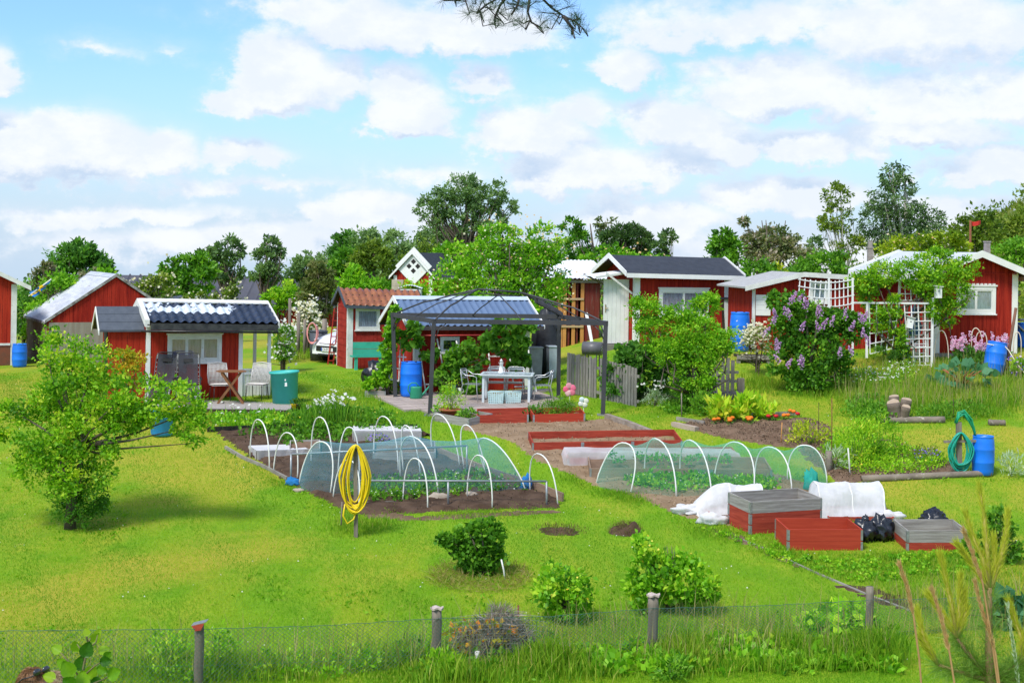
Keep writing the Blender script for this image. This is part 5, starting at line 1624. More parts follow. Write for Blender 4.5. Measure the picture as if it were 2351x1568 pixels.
# fleece tunnels
def tunnel(name, label, F0, F1, depth, h, mat, left_slope=0.0, ribs=3, seed=0, bulge=1.0):
 e = F1 - F0; W = e.length; th = math.atan2(e.y, e.x)
 t = thing(name, label, 'fleece tunnel', F0, th)
 b = MB()
 def arch(u, v):
  a = math.pi * v
  c, s = math.cos(a), math.sin(a)
  y = depth / 2 - depth / 2 * math.copysign(abs(c) ** .85, c)
  z = h * s ** .8
  x = u * W
  k = 1.0
  if left_slope and u < .35: k = sst(u, -.28, .35);
  z *= float(k); y = depth / 2 + (y - depth / 2) * (1 if not left_slope else .82 + .18 * float(sst(u, 0, .4)))
  fr = (u * ribs) % 1.0
  z -= .035 * math.sin(math.pi * fr) * s
  w = mnoise.noise((x * 3.1, v * 5 + seed, seed)) * .03 + mnoise.noise((x * 9 + v * 8, v * 6, seed)) * .02 + mnoise.noise((x * 22 - v * 14, v * 9, seed)) * .008
  flare = .10 * max(0, 1 - s * 4)
  y += (-flare if c > 0 else flare)
  return (x + w, y + w * .8, max(z + w * s, .0))
 b.grid(arch, 80, 48)
 c0 = Vector((0, depth / 2, 0));
 for u, sg in ((0, -1), (1, 1)):
  def cap(s_, v):
   p = Vector(arch(u, v)); k = s_
   q_ = Vector((u * W + sg * .16 * k * bulge, depth / 2 + (p.y - depth / 2) * (1 - .75 * k), p.z * (1 - k)))
   q_ = p.lerp(q_, 1) if k > 0 else p
   n_ = mnoise.noise((p.y * 6, p.z * 6 + k * 3, seed + 2)) * .03
   return (q_.x + n_ * k, q_.y, max(q_.z, 0))
  b.grid(cap, 10, 30)
 b.obj('fleece', mat, t)
 for k in range(ribs + 1):
  u = k / ribs
  r = MB(); r.tube([Vector(arch(u, i / 16)) + Vector((0, 0, -.012)) for i in range(17)], .012, 6); r.obj('hoop', PIPEW, t)
 return t
F0, F1 = G(*b3(215, 975)), G(*b3(640, 985))
f1 = tunnel('fleece_tunnel', 'white fleece tunnel with a trailing left end, behind the tall box stack', F0, F1, .85, m(74, F0.y), FLEECEW, left_slope=1, ribs=2, seed=3)
F0, F1 = G(*b3(1015, 985)), G(*b3(1440, 975))
f2 = tunnel('fleece_tunnel', 'rounded white fleece tunnel right of the tall box stack', F0, F1, .80, m(80, F0.y), FLEECEW, ribs=2, seed=9)
bx, _, _ = collar_box('raised_bed', 'low red collar under the left fleece tunnel', 'raised bed', G(*b3(330, 1010)), G(*b3(640, 1000)), .7, [(.15, REDBOX)], soil=.08)
bx, _, _ = collar_box('raised_bed', 'low red collar under the right fleece tunnel', 'raised bed', G(*b3(1065, 998)), G(*b3(1500, 1002)), .75, [(.12, REDBOX)], soil=.06)
def fold(px, r, label, seed):
 p = G(*px); b = MB()
 b.blob((0, 0, r[2] * .5), (r[0] * .9, r[1] * .8, r[2] * .8), 26, .34, 2.0, seed, flat=.004)
 return tag(b.obj('fleece_folds', FLEECEW, None, p), label, 'fleece')
fold(b3(160, 950), (.34, .22, .13), 'crumpled white fleece trailing left of the fleece tunnel', 5)
fold(b3(310, 1015), (.26, .14, .16), 'crumpled white fleece hanging before the left fleece tunnel', 6)
fold(b3(1480, 985), (.26, .14, .12), 'crumpled white fleece at the right end of the rounded tunnel', 7)
# black plastic bags
BAG = M('black_bag_plastic', (.010, .012, .018), (.016, .02, .03), scale=4, rough=.28, spec=.6, bmp=.6, bscale=14)
def bag(px, r, label, seed, neck=False):
 p = G(*px); b = MB()
 b.blob((0, 0, r[2] * .8), r, 30, .28, 3.2, seed, flat=.0)
 if neck: b.blob((.02, 0, r[2] * 1.75), (r[0] * .32, r[1] * .32, r[2] * .42), 16, .4, 3, seed + 3)
 return tag(b.obj('bin_bag', BAG, None, p), label, 'plastic bag')
bag(b3(1300, 1125), (.22, .2, .21), 'tied black bag standing right behind the reddest box', 1, True)
bag(b3(1415, 1118), (.20, .2, .23), 'black bag touching the left side of the grey on red box', 2)
bag(b3(1755, 1045), (.24, .2, .19), 'round black bag behind the grey on red box', 3)
# ------------------------------------------------------------------ hoses, stakes, stump and logs
YEL = M('yellow_hose_rubber', (.80, .58, .01), (.70, .50, .01), scale=3, rough=.4)
TEALH = M('teal_hose_rubber', (.01, .30, .22), (.015, .36, .26), scale=3, rough=.45)
WHH = M('white_hose_rubber', (.75, .68, .52), (.65, .58, .43), rough=.5)
POSTW = M('grey_post_wood', (.25, .215, .18), (.17, .145, .12), scale=4, stretch=(3, 3, .3), rough=.95, spec=.1, bmp=.7, bscale=18, spot=(.34, .31, .27), spotamt=.62)
def post(name, label, cat, bot, top, r, mat=None, n=8, square=False, tip=None):
 f = G(*bot); t = at(top[0], top[1], f.y) - f
 b = MB()
 if square: b.bar((0, 0, -.1), t, r * 2, r * 2, up=(0, 1, 0))
 else: b.tube([(0, 0, -.1), t * .5, t], [r, r * .97, r * .93], n)
 return tag(b.obj(name, mat or POSTW, None, f), label, cat), f, t
hp, f, t = post('hose_post', 'grey wooden post carrying the yellow hose on the front lawn', 'post', b1(990, 915), b1(986, 372), .034, square=True)
def coil(name, label, cat, c, rx, rz, n, mat, r, seed, extra=None, top=None, thick=.05):
 b = MB(); rd = random.Random(seed)
 for k in range(n):
  a0, d = rd.uniform(-.06, .06), rd.uniform(-1, 1)
  kx, kz = rx * rd.uniform(.40, 1.0) if k else rx, rz * rd.uniform(.78, 1.03)
  pts = []
  for i in range(28):
   a = 2 * math.pi * i / 28
   s, co = math.sin(a), math.cos(a)
   w = 1.0 - .38 * max(co, 0)                    # narrow where it hangs from the post, wide below
   zz = (co if co > 0 else co) * kz + (rz - kz)
   pts.append(Vector((kx * s * w + a0 * rx, -.055 - thick * (.5 + .5 * d) + .02 * math.sin(a * 2 + k), zz)))
  b.tube(pts, r, 6, closed=True)
 if extra: b.tube(extra, r, 6)
 return tag(b.obj(name, mat, None, c), label, cat)
Yh = f.y
c = at(*b1(988, 560), Yh)
coil('garden_hose', 'yellow garden hose looped over a grey post', 'hose', c, m(96 * .3775, Yh), m(208 * .3775, Yh), 10, YEL, .015, 4,
 extra=[Vector((m(-.37753 * 60, Yh), -.08, -m(150 * .3775, Yh))), Vector((m(-.37753 * 70, Yh), -.09, -m(220 * .3775, Yh))), Vector((m(-.37753 * 45, Yh), -.09, -m(268 * .3775, Yh))), Vector((m(-.37753 * 5, Yh), -.08, -m(240 * .3775, Yh))), Vector((0.01, -.07, -m(205 * .3775, Yh)))])
post('stake', 'thin bent brown stick left of the yellow hose', 'stake', b1(898, 860), b1(905, 700), .014)
q2, f, t = post('hose_post', 'grey wooden post with crossbar carrying the teal hose by the blue barrel', 'post', b3(1928, 690), b3(1922, 345), .05, square=True)
b = MB(); b.bar((-.36, -.07, t.z * .63), (.40, -.07, t.z * .66), .05, .05); b.obj('crossbar', POSTW, q2)
Y2 = f.y
coil('garden_hose', 'teal garden hose coiled on the post beside a blue barrel', 'hose', at(*b3(1926, 540), Y2), m(84 * .35, Y2), m(128 * .35, Y2), 18, TEALH, .014, 8, thick=.10)
b = MB(); rd = random.Random(3)
o = at(*b3(1925, 345), Y2)
for k in range(11):
 w = rd.uniform(.6, 1)
 pts = [Vector((-.08 * w, .0, -.02)), Vector((-.02, -.03 + .02 * k % .05, .20 * w)), Vector((.10 * w, -.02, .24 * w)), Vector((.24 * w, 0, .05)), Vector((.28 + .05 * w, .02, -.18 * w)), Vector((.30 + .06 * w, .03, -.36 * w))]
 b.tube([p + Vector((rd.uniform(-.02, .02), rd.uniform(-.05, .05), rd.uniform(-.02, .02))) for p in pts], .013, 6)
tag(b.obj('garden_hose', M('green_hose_rubber', (.01, .36, .17), (.015, .30, .15), rough=.45), None, o), 'bright green hose bundle thrown over the top of the teal hose post', 'hose')
p = G(*b3(2080, 690)); sB = m(52, p.y) / .6
barrel(p, sB, 'open blue barrel beside the teal hose post', open_=True, hs=m(90, p.y) / (.915 * sB))
p = G(*c7(990, 1448)); barrel(p, m(49, p.y) / .6, 'leaning open blue barrel before the pink flowers', tilt=(R(-4), R(9)), open_=True, hs=1.02)
p = G(1698, 802); p = at(1698, 800, 45.0); p.z = gf(p.x, 45.0); barrel(p, m(47, 45.0) / .6, 'blue barrel between two red cabins, by the cream flowers', hs=1.25)
p = at(45, 818, pB.y + .5); p.z = gf(p.x, p.y); barrel(p, .8, 'blue barrel by the corner of the far left shed')
p = at(2348, 800, pH0.y + 1.5); p.z = gf(p.x, p.y); barrel(p, .8, 'blue barrel at the right edge behind the cabin corner')
post('iron_rod', 'rusty iron rod standing in the perennial bed', 'rod', b3(1090, 640), b3(1090, 188), .011, M('rust', (.22, .08, .035), (.16, .06, .03), rough=.9))
post('stake', 'short round wooden post at the left corner of the perennial bed', 'post', b3(1072, 668), b3(1070, 536), .075)
post('stake', 'thin white stake in front of the perennial bed', 'stake', b3(1211, 690), b3(1196, 516), .017, WHITEW)
post('stake', 'thin pale bamboo stick in the bare flower bed', 'stake', b3(755, 488), b3(763, 348), .010, YELW)
post('stake', 'thin dark plant stick left of the rusty rod', 'stake', b3(1002, 470), b3(1004, 215), .006, DARKW)
post('stake', 'leaning white stick among the pale green chard', 'stake', b3(575, 328), b3(548, 205), .015, WHITEW)
post('stake', 'grey stick in the herb border below the big shrub', 'stake', b3(105, 310), b3(103, 155), .016)
post('stake', 'dark iron rod behind the teal hose', 'rod', b3(1890, 330), b3(1889, 195), .009, DARKW)
post('fence_post', 'thick grey squared post by the horizontal log', 'post', b3(494, 192), b3(492, 58), .085, square=True)
def log(name, label, a, e, r, mat=None, lift=None):
 pa, pe = G(*a), G(*e); o = pa.copy(); d = pe - pa
 b = MB(); n = 9
 pts = [d * (i / n) + Vector((.02 * mnoise.noise((i, r * 50, 1)), .02 * mnoise.noise((i, r * 50, 4)), r * .8 if lift is None else lift)) for i in range(n + 1)]
 b.tube(pts, [r * (1 + .14 * mnoise.noise((i * .7, r * 90, 3))) for i in range(n + 1)], 10)
 return tag(b.obj(name, mat or POSTW, None, o), label, 'log')
LOGM = M('weathered_log', (.24, .20, .155), (.15, .125, .10), scale=3, rough=.95, bmp=.9, bscale=16, spot=(.44, .40, .34), spotamt=.58)
log('log', 'long grey log lying below the tree stump', b3(1410, 352), b3(1830, 350), .085, LOGM)
log('log', 'short log piece right of the teal hose top', b3(2118, 366), b3(2222, 368), .075, LOGM)
log('log', 'long half rotten log edging the perennial bed', b3(1290, 738), b3(2128, 700), .075, LOGM)
log('log', 'horizontal log end beside the thick grey post', b3(345, 205), b3(482, 200), .13, LOGM)
def stump():
 p = G(*b3(1530, 335))
 t = thing('tree_stump', 'tree stump with several pale sawn stems in the meadow', 'tree stump', p)
 BARK = M('stump_bark', (.10, .075, .055), (.17, .135, .105), scale=6, rough=.95, bmp=1.0, bscale=14)
 CUT = M('sawn_wood', (.42, .33, .24), (.33, .25, .17), scale=12, rough=.9, spot=(.36, .27, .19), spotamt=.6)
 Yp = p.y
 for i, (x, y, r, dy) in enumerate(((1482, 215, .155, -.10), (1512, 185, .125, .14), (1585, 202, .13, .05), (1560, 240, .11, -.14))):
  q_ = at(*b3(x, y), Yp) - p
  b = MB(); base = Vector((q_.x * .45, dy, -.05))
  top = Vector((q_.x, dy * 1.6, q_.z)); d = (top - base)
  b.tube([base, base.lerp(top, .4), base.lerp(top, .8), top], [r * 1.35, r * 1.05, r, r * 1.02], 12)
  s = b.obj('stem', BARK, t)
  b = MB(); nrm = (d.normalized() + Vector((-.15, -.5, .1))).normalized()
  x_ = nrm.orthogonal().normalized(); y_ = nrm.cross(x_)
  c0 = top + d.normalized() * .005
  vs = [c0 + (x_ * math.cos(a * .5236) + y_ * math.sin(a * .5236)) * r * (.93 + .07 * math.sin(a * 2.3 + i)) for a in range(12)]
  b.add(vs + [v - nrm * .05 for v in vs], [tuple(range(12))] + [(k, (k + 1) % 12, 12 + (k + 1) % 12, 12 + k) for k in range(12)])
  b.obj('cut_face', CUT, s)
stump()
STONE = M('pale_stone', (.42, .36, .29), (.34, .28, .22), scale=5, rough=.95, bmp=.6)
def stone(px, r, label, seed):
 p = G(*px); b = MB(); b.blob((0, 0, r[2] * .5), r, 14, .25, 1.6, seed, flat=0.0); tag(b.obj('stone', STONE, None, p), label, 'stone')
stone(b1(1492, 688), (.20, .12, .09), 'flat pale stone on the strawberry bed edge', 1)
stone(b1(1690, 665), (.11, .08, .06), 'small stone on the strawberry bed edge, right of the flat one', 2)
stone(b1(642, 640), (.11, .07, .05), 'small pale stone in the grass left of the blue net', 3)
stone(b5(1600, 868), (.22, .12, .06), 'flat reddish stone in the weeds behind the wire fence', 4)
# ------------------------------------------------------------------ left deck and what stands on it
DECKW = M('grey_deck_boards', (.38, .35, .32), (.30, .275, .25), scale=3, stretch=(.5, 3, 1), rough=.9, bmp=.4, spot=(.46, .43, .39), spotamt=.62)
pD = G(438, 946); thD = R(6)
def deck():
 o = pD.copy(); o.z = gf(pD.x, pD.y)
 e = G(712, 947); W = (e - pD).length; d = pA.y - pD.y + .3
 x0 = -1.1
 t = thing('wooden_deck', 'grey board deck in front of the navy tiled cabin', 'deck', o, math.atan2(e.y - pD.y, e.x - pD.x))
 b = MB(); n = int(d / .12)
 for i in range(n): b.box(x0, W + (.0 if i else 0), i * .12, i * .12 + .112, .07, .098)
 b.obj('boards', DECKW, t)
 b = MB(); b.box(x0 + .01, W - .01, -.025, -.003, -.12, .085); b.obj('front_board', DARKW, t)
 return t, .098
DK, DH = deck()
def dpos(dx, dy):
 z = DK.location.z + DH; u, v = dx - CX, dy - HY
 return at(dx, dy, (CAMZ - z) * FPX / (v - u * ROLL))
def table2():
 p = dpos(530, 925)
 t = thing('folding_table', 'small brown wooden folding table on the deck', 'table', p, R(8))
 BW = M('brown_oiled_wood', (.26, .115, .045), (.19, .08, .03), scale=4, stretch=(.5, 4, 1), rough=.6, bmp=.2)
 h = at(530, 851, p.y).z - p.z; w = m(72, p.y) / 2
 b = MB()
 for i in range(6):
  y = -.26 + i * .089; k = 1 - .10 * abs(i - 2.5); b.box(-w * k, w * k, y, y + .08, h - .025, h)
 b.obj('tabletop', BW, t)
 for y in (-.22, .20):
  for sg in (-1, 1):
   b = MB(); b.bar((-sg * w * .80, y + sg * .017, 0), (sg * w * .62, y + sg * .017, h - .03), .028, .055); b.obj('leg', BW, t)
 for x in (-.2, .2):
  b = MB(); b.bar((x * 1.2, -.2, h * .12), (x * 1.2, .2, h * .12), .03, .03); b.obj('stretcher', BW, t)
table2()
def rope_chair(label):
 t = thing('woven_chair', label, 'chair', (0, 0, 0), 0, 'pale woven chairs on the deck')
 CORD = M('pale_woven_cord', (.68, .66, .63), (.55, .53, .50), scale=30, stretch=(1, 1, 6), rough=.8, bmp=.8, bscale=60)
 DK_ = M('dark_steel_frame', (.04, .04, .045), (.06, .06, .06), rough=.5)
 for sx in (-1, 1):
  for y0, y1 in ((-.24, -.2), (.26, .18)):
   b = MB(); b.tube([(sx * .22, y0, 0), (sx * .2, y1, .42)], .011, 6); b.obj('leg', DK_, t)
 b = MB(); b.grid(lambda u, v: (-.25 + .5 * u, -.24 + .46 * v, .43 - .03 * math.sin(math.pi * u) * math.sin(math.pi * v)), 8, 8); b.box(-.25, .25, -.25, .23, .395, .408); b.obj('seat', CORD, t)
 b = MB()
 for i in range(15):
  u = i / 14; x = -.24 + .48 * u; b.tube([(x, .22, .44), (x * 1.04, .29, .68), (x * .98, .34, .92)], .013, 5)
 b.tube([(-.25, .22, .43), (-.262, .29, .68), (-.24, .34, .93), (0, .355, .955), (.24, .34, .93), (.262, .29, .68), (.25, .22, .43)], .016, 6)
 for z, y in ((.52, .245), (.62, .275), (.74, .305), (.84, .325)): b.tube([(-.25, y, z), (0, y + .015, z), (.25, y, z)], .007, 5)
 b.obj('backrest', CORD, t)
 return t
rc = rope_chair('pale woven chair left of the folding table'); rc.location = dpos(505, 919); rc.rotation_euler[2] = R(25)
dup(rc, dpos(590, 918), R(-12), 'pale woven chair right of the folding table')
def lounger(label):
 t = thing('reclining_chair', label, 'reclining chair', (0, 0, 0), 0, 'black mesh reclining chairs on the deck')
 MESH = NETM('black_sling_mesh', (.07, .073, .085), .84, .2); FR = M('charcoal_tube', (.05, .05, .055), (.07, .07, .07), rough=.4)
 LACEC = M('white_cord', (.6, .6, .58), rough=.8)
 def side(sx): return [(sx * .29, -.62, .12), (sx * .29, -.42, .36), (sx * .29, 0, .40), (sx * .29, .16, .62), (sx * .29, .36, 1.10), (sx * .27, .40, 1.20)]
 b = MB()
 for sx in (-1, 1): b.tube(side(sx), .014, 6)
 b.tube([(-.27, .40, 1.20), (-.2, .42, 1.23), (.2, .42, 1.23), (.27, .40, 1.20)], .014, 6); b.tube([(-.29, -.62, .12), (.29, -.62, .12)], .014, 6); b.obj('frame', FR, t)
 for nm, a, e in (('backrest', 2.25, 5.0), ('seat', 1.0, 2.15), ('leg_rest', 0.0, .95)):
  pr = [Vector(p) for p in side(1)]
  def cv(s):
   i = min(int(s), 4); return pr[i].lerp(pr[i + 1], s - i)
  b = MB(); b.grid(lambda u, v: (-.245 + .49 * u, cv(a + (e - a) * v).y + .03 * math.sin(math.pi * u), cv(a + (e - a) * v).z - .02 * math.sin(math.pi * u)), 6, 10); pn = b.obj(nm, MESH, t)
  b = MB()
  for k in range(12):
   p = cv(a + (e - a) * (k + .5) / 12)
   for sx in (-1, 1): b.box(sx * .262 - .012, sx * .262 + .012, p.y - .012, p.y - .004, p.z - .007, p.z + .007)
  b.obj('lacing', LACEC, pn)
 b = MB(); b.box(-.12, .12, .315, .345, 1.0, 1.09); b.v = [(x, y + (z - 1.03) * .35, z) for x, y, z in b.v]; b.obj('head_pillow', M('black_cushion', (.02, .02, .022), (.03, .03, .03), rough=.9), t)
 for sx in (-1, 1):
  b = MB(); b.bar((sx * .31, -.25, .60), (sx * .31, .25, .62), .05, .025); b.obj('armrest', BLACK, t)
  b = MB(); b.tube([(sx * .30, -.38, 0), (sx * .30, .25, .60)], .013, 6); b.obj('leg', FR, t)
  b = MB(); b.tube([(sx * .30, .42, 0), (sx * .30, -.25, .60)], .013, 6); b.obj('leg', FR, t)
 return t
lc = lounger('black mesh reclining chair on the deck, the left one half hidden by leaves'); lc.location = dpos(368, 925) + Vector((0, .35, 0)); lc.rotation_euler[2] = R(-2)
dup(lc, dpos(428, 925) + Vector((0, .2, 0)), R(14), 'black mesh reclining chair on the deck, the right one with its leg rest showing')
def tub():
 p = G(655, 925)
 t = thing('water_tub', 'turquoise plastic tub right of the white porch', 'tub', p, R(0), None, (0, R(-3)))
 TQ = M('turquoise_plastic', (.05, .44, .40), (.06, .50, .45), scale=2, rough=.5)
 r = m(33, p.y); h = m(73, p.y)
 b = MB(); b.lathe([(r * .86, -.02), (r * .97, h * .93), (r * 1.05, h * .94), (r * 1.05, h), (r * .98, h), (r * .94, h * .9), (r * .82, .03), (.001, .03)], 26); b.obj('body', TQ, t)
 b = MB()
 for i, (z, w) in enumerate(((.62, .055), (.79, .03))): b.box(.0 + .06, .06 + w, -r * .955 - .004, -r * .955 + .02, h * z - .05, h * z + (.04 if i == 0 else -.01))
 b.obj('paper_label', WHITE, t)
tub()
def flowerpot(px, c, label, h=.13):
 p = dpos(*px); t = thing('flower_pot', label, 'flower pot', p)
 b = MB(); b.lathe([(.055, 0), (.075, h), (.082, h), (.082, h + .015), (.07, h + .015), (.065, h - .02), (.001, h - .02)], 14); b.obj('pot', M('pot_' + label.split()[1], c, rough=.45), t)
 l = LB(); P, d_ = cloud(60, (0, 0, h + .07), (.09, .09, .07)); l.leaves(P, .06, .5, d_ * .6, .4); l.obj('seedling', LM('mid_leaves', [(.03, .10, .008), (.07, .19, .012), (.13, .27, .02)]), t)
flowerpot((675, 941), (.75, .52, .02), 'small yellow flower pot on the deck edge')
flowerpot((685, 941), (.02, .02, .022), 'small black flower pot on the deck edge, between the coloured ones')
flowerpot((696, 941), (.25, .55, .05), 'small lime flower pot on the deck edge')
def crate():
 p = G(372, 1000)
 t = thing('blue_container', 'bright blue container standing behind the old apple tree', 'container', p, R(-8))
 w = m(54, p.y) / 2; h = m(62, p.y)
 b = MB(); b.lathe([(w * .8, 0), (w * .95, h * .1), (w, h * .9), (w * 1.06, h * .91), (w * 1.06, h), (w * .95, h), (w * .9, h * .6), (.001, h * .6)], 18); b.obj('body', M('sky_blue_plastic', (.02, .24, .62), (.03, .30, .70), rough=.45), t)
crate()
# ------------------------------------------------------------------ white car by the tool shed
def car():
 p = G(735, 838); Y = p.y + .5
 o = at(752, 838, Y); o.z = gf(o.x, Y)
 t = thing('parked_car', 'white hatchback parked behind the orange tiled shed, only its front corner showing', 'car', o, R(-38))
 PAINT = M('white_car_paint', (.85, .85, .86), (.80, .80, .82), rough=.2, spec=.6, coat=.6)
 GRILL = M('black_grille', (.012, .012, .013), (.02, .02, .02), rough=.4)
 L_, W_ = 4.2, .87
 # body: cross sections along y (front at y = 0, pointing to local -y)
 prof = [(0.0, .30, .62, .70), (.10, .24, .74, .82), (.35, .22, .86, .87), (.8, .22, .98, .88), (1.15, .22, 1.06, .88), (2.2, .22, 1.08, .88), (3.6, .24, 1.08, .87), (4.1, .30, 1.02, .82), (4.2, .36, .9, .74)]
 b = MB()
 def body(u, v):
  y = v * L_; i = 0
  while i < len(prof) - 2 and prof[i + 1][0] < y: i += 1
  a, c = prof[i], prof[i + 1]; f = (y - a[0]) / (c[0] - a[0]); lo, hi, w = (a[k] + (c[k] - a[k]) * f for k in (1, 2, 3))
  s = (u - .5) * 2
  ang = math.pi * (u)
  x = -w * math.copysign(min(1, abs(math.cos(ang)) ** .35), math.cos(ang)); z = lo + (hi - lo) * math.sin(ang) ** .42
  return (x, y, z)
 b.grid(body, 24, 36)
 b.add([body(u / 24, 0) for u in range(25)], [tuple(range(25))]); b.add([body(u / 24, 1) for u in range(25)], [tuple(reversed(range(25)))])
 b.obj('body', PAINT, t)
 cab = [(1.0, 1.02, .80), (1.75, 1.50, .66), (2.3, 1.56, .64), (3.4, 1.52, .64), (4.05, 1.05, .76)]
 b = MB()
 def cabf(u, v):
  s = v * (len(cab) - 1); i = min(int(s), len(cab) - 2); f = s - i
  y, h, w = (cab[i][k] + (cab[i + 1][k] - cab[i][k]) * f for k in range(3))
  ang = math.pi * u
  wb = .82
  c = math.cos(ang); sn = math.sin(ang) ** .3
  x = -(wb + (w - wb) * sn) * math.copysign(min(1, abs(c) ** .3), c)
  return (x, y, 1.0 + (h - 1.0) * sn)
 b.grid(cabf, 20, 16); b.obj('cabin_roof', PAINT, t)
 b = MB(); b.grid(lambda u, v: ((-.72 + .16 * v) * (1 - 2 * u), 1.03 + .66 * v, 1.06 + .40 * v), 6, 4); b.obj('windscreen', M('tinted_glass', (.04, .07, .10), (.05, .09, .13), rough=.05, spec=.8), t)
 # front details
 b = MB(); b.grid(lambda u, v: (-.52 + 1.04 * u, -.012 - .01 * math.sin(math.pi * u), .40 + .17 * v), 10, 2); b.obj('grille', GRILL, t)
 b = MB(); b.grid(lambda u, v: (-.60 + 1.2 * u, .004 - .01 * math.sin(math.pi * u), .26 + .06 * v), 10, 2); b.obj('lower_grille', GRILL, t)
 b = MB(); b.grid(lambda u, v: (-.40 + .8 * u, .012, .625 + .035 * v), 10, 1); b.obj('upper_grille', GRILL, t)
 for sx in (-1, 1):
  b = MB(); b.blob((sx * .66, .24, .74), (.11, .20, .07), 12, .05, 1, 3); b.obj('headlight', M('headlight_glass', (.35, .38, .40), (.55, .57, .6), scale=12, rough=.1, spec=.8), t)
  for y in (.78, 3.4):
   b = MB(); b.tube([(sx * .72, y, .31), (sx * .885, y, .31)], .31, 20); w = b.obj('wheel', BLACK, t)
   b = MB(); b.tube([(sx * .886, y, .31), (sx * .895, y, .31)], .20, 14); b.obj('rim', ALU, w)
 b = MB(); b.box(-.26, .26, -.04, -.026, .405, .515); pl = b.obj('number_plate', WHITE, t)
 b = MB(); b.box(-.259, -.215, -.0425, -.0405, .406, .514); b.obj('blue_band', M('plate_blue', (.01, .08, .5), rough=.4), pl)
 cu = bpy.data.curves.new('plate_text', 'FONT'); cu.body = 'OHM'; cu.size = .115; cu.extrude = .0008
 tmp = bpy.data.objects.new('plate_text', cu); C.objects.link(tmp)
 me = bpy.data.meshes.new_from_object(tmp.evaluated_get(bpy.context.evaluated_depsgraph_get())); bpy.data.objects.remove(tmp)
 me.materials.clear(); me.materials.append(M('plate_ink', (.01, .01, .01), rough=.6))
 to = bpy.data.objects.new('plate_text', me); C.objects.link(to); to.parent = pl
 to.location = (-.195, -.042, .42); to.rotation_euler = (R(90), 0, 0)
 return t
CAR = car()
# ------------------------------------------------------------------ fences, trellises and small things further back
def pickets():
 a, e = G(1303, 905), G(1420, 925)
 t = thing('picket_fence', 'grey weathered picket fence with the drum grill behind it', 'fence', a)
 h = at(1303, 812, a.y).z - a.z
 d = e - a; L_ = d.length + .7; d.normalize()
 n = int(L_ / .105)
 for i in range(n):
  if i == 11: continue
  p = d * (i * .105); z = gf(a.x + p.x, a.y + p.y) - a.z
  w = Vector((d.x, d.y, 0)) * .04; nn = Vector((d.y, -d.x, 0)) * .01; hh = h + random.uniform(-.03, .03); lz = random.uniform(-.01, .01)
  b = MB(); q_ = [p - w, p + w, p + w - nn * 2, p - w - nn * 2]
  b.hexa([x + Vector((0, 0, z + .03)) for x in q_] + [x + Vector((lz, 0, z + hh)) for x in q_]); b.obj('picket', GREYW, t)
 for v in (.22, h - .22):
  b = MB(); e2 = d * L_; z1_ = gf(a.x + e2.x, a.y + e2.y) - a.z; o = Vector((-d.y, d.x, 0)) * .035
  b.bar(o + Vector((0, 0, v)), e2 + o + Vector((0, 0, v + z1_)), .04, .07); b.obj('rail', GREYW, t)
pickets()
def pickets2():
 a, e = G(1655, 905), G(1680, 902)
 t = thing('picket_fence', 'short piece of grey picket fence right of the big shrub', 'fence', a)
 h = at(1655, 826, a.y).z - a.z
 for i in range(7):
  b = MB(); x = -.5 + i * .125; b.box(x, x + .09, 0, .02, .0, h + random.uniform(-.12, .1)); b.obj('picket', GREYW, t)
 for v in (.3, h - .35):
  b = MB(); b.box(-.6, .45, .025, .06, v, v + .07); b.obj('rail', GREYW, t)
pickets2()
def benches():
 a = at(*z3(1450, 890), 43.0); a.z = gf(a.x, 43.0)
 h = at(*z3(1450, 895), 43.0).z - a.z
 t = thing('plank_table', 'rough dark plank table between the barrel and the lilac bush', 'table', a, R(3))
 w = m(82, 43.0)
 b = MB(); b.box(0, w, -.2, .3, h - .06, h); b.obj('top', DARKW, t)
 b = MB(); b.box(.0, w, -.22, -.203, h - .12, h - .0); b.obj('edge', M('grey_weathered_wood', (.3, .28, .25)), t)
 b = MB(); b.box(.03, w, -.18, -.14, h * .38, h * .38 + .09); b.obj('stretcher', DARKW, t)
 for x in (.06, w - .1):
  b = MB(); b.box(x - .05, x + .05, -.19, -.09, -.1, h - .125); b.obj('leg', GREYW, t)
benches()
def grill():
 p = at(*z3(405, 900), 42.2); p.z = gf(p.x, 42.2)
 t = thing('drum_grill', 'grey drum barbecue standing behind the picket fence', 'barbecue', p, R(-18))
 zc = at(*z3(405, 850), 42.2).z - p.z; r = m(29, 42.2) / 2 * 1.05; L_ = m(44, 42.2)
 b = MB(); b.tube([(-L_ / 2, 0, zc), (L_ / 2, 0, zc)], r, 24); b.obj('drum', M('drum_grey_paint', (.13, .13, .14), (.10, .10, .11), rough=.45), t)
 b = MB()
 for i in range(5):
  a = i * 1.257; b.tube([(L_ / 2 + .002, .06 * math.cos(a), zc + .06 * math.sin(a)), (L_ / 2 + .006, .06 * math.cos(a), zc + .06 * math.sin(a))], .018, 8)
 kind(b.obj('vent_holes', WHITE, t), 'thing')
 for x in (-L_ * .3, L_ * .3):
  for y in (-.14, .14):
   b = MB(); b.tube([(x, y * 1.4, 0), (x, y, zc - r * .8)], .016, 6); b.obj('leg', BLACK, t)
grill()
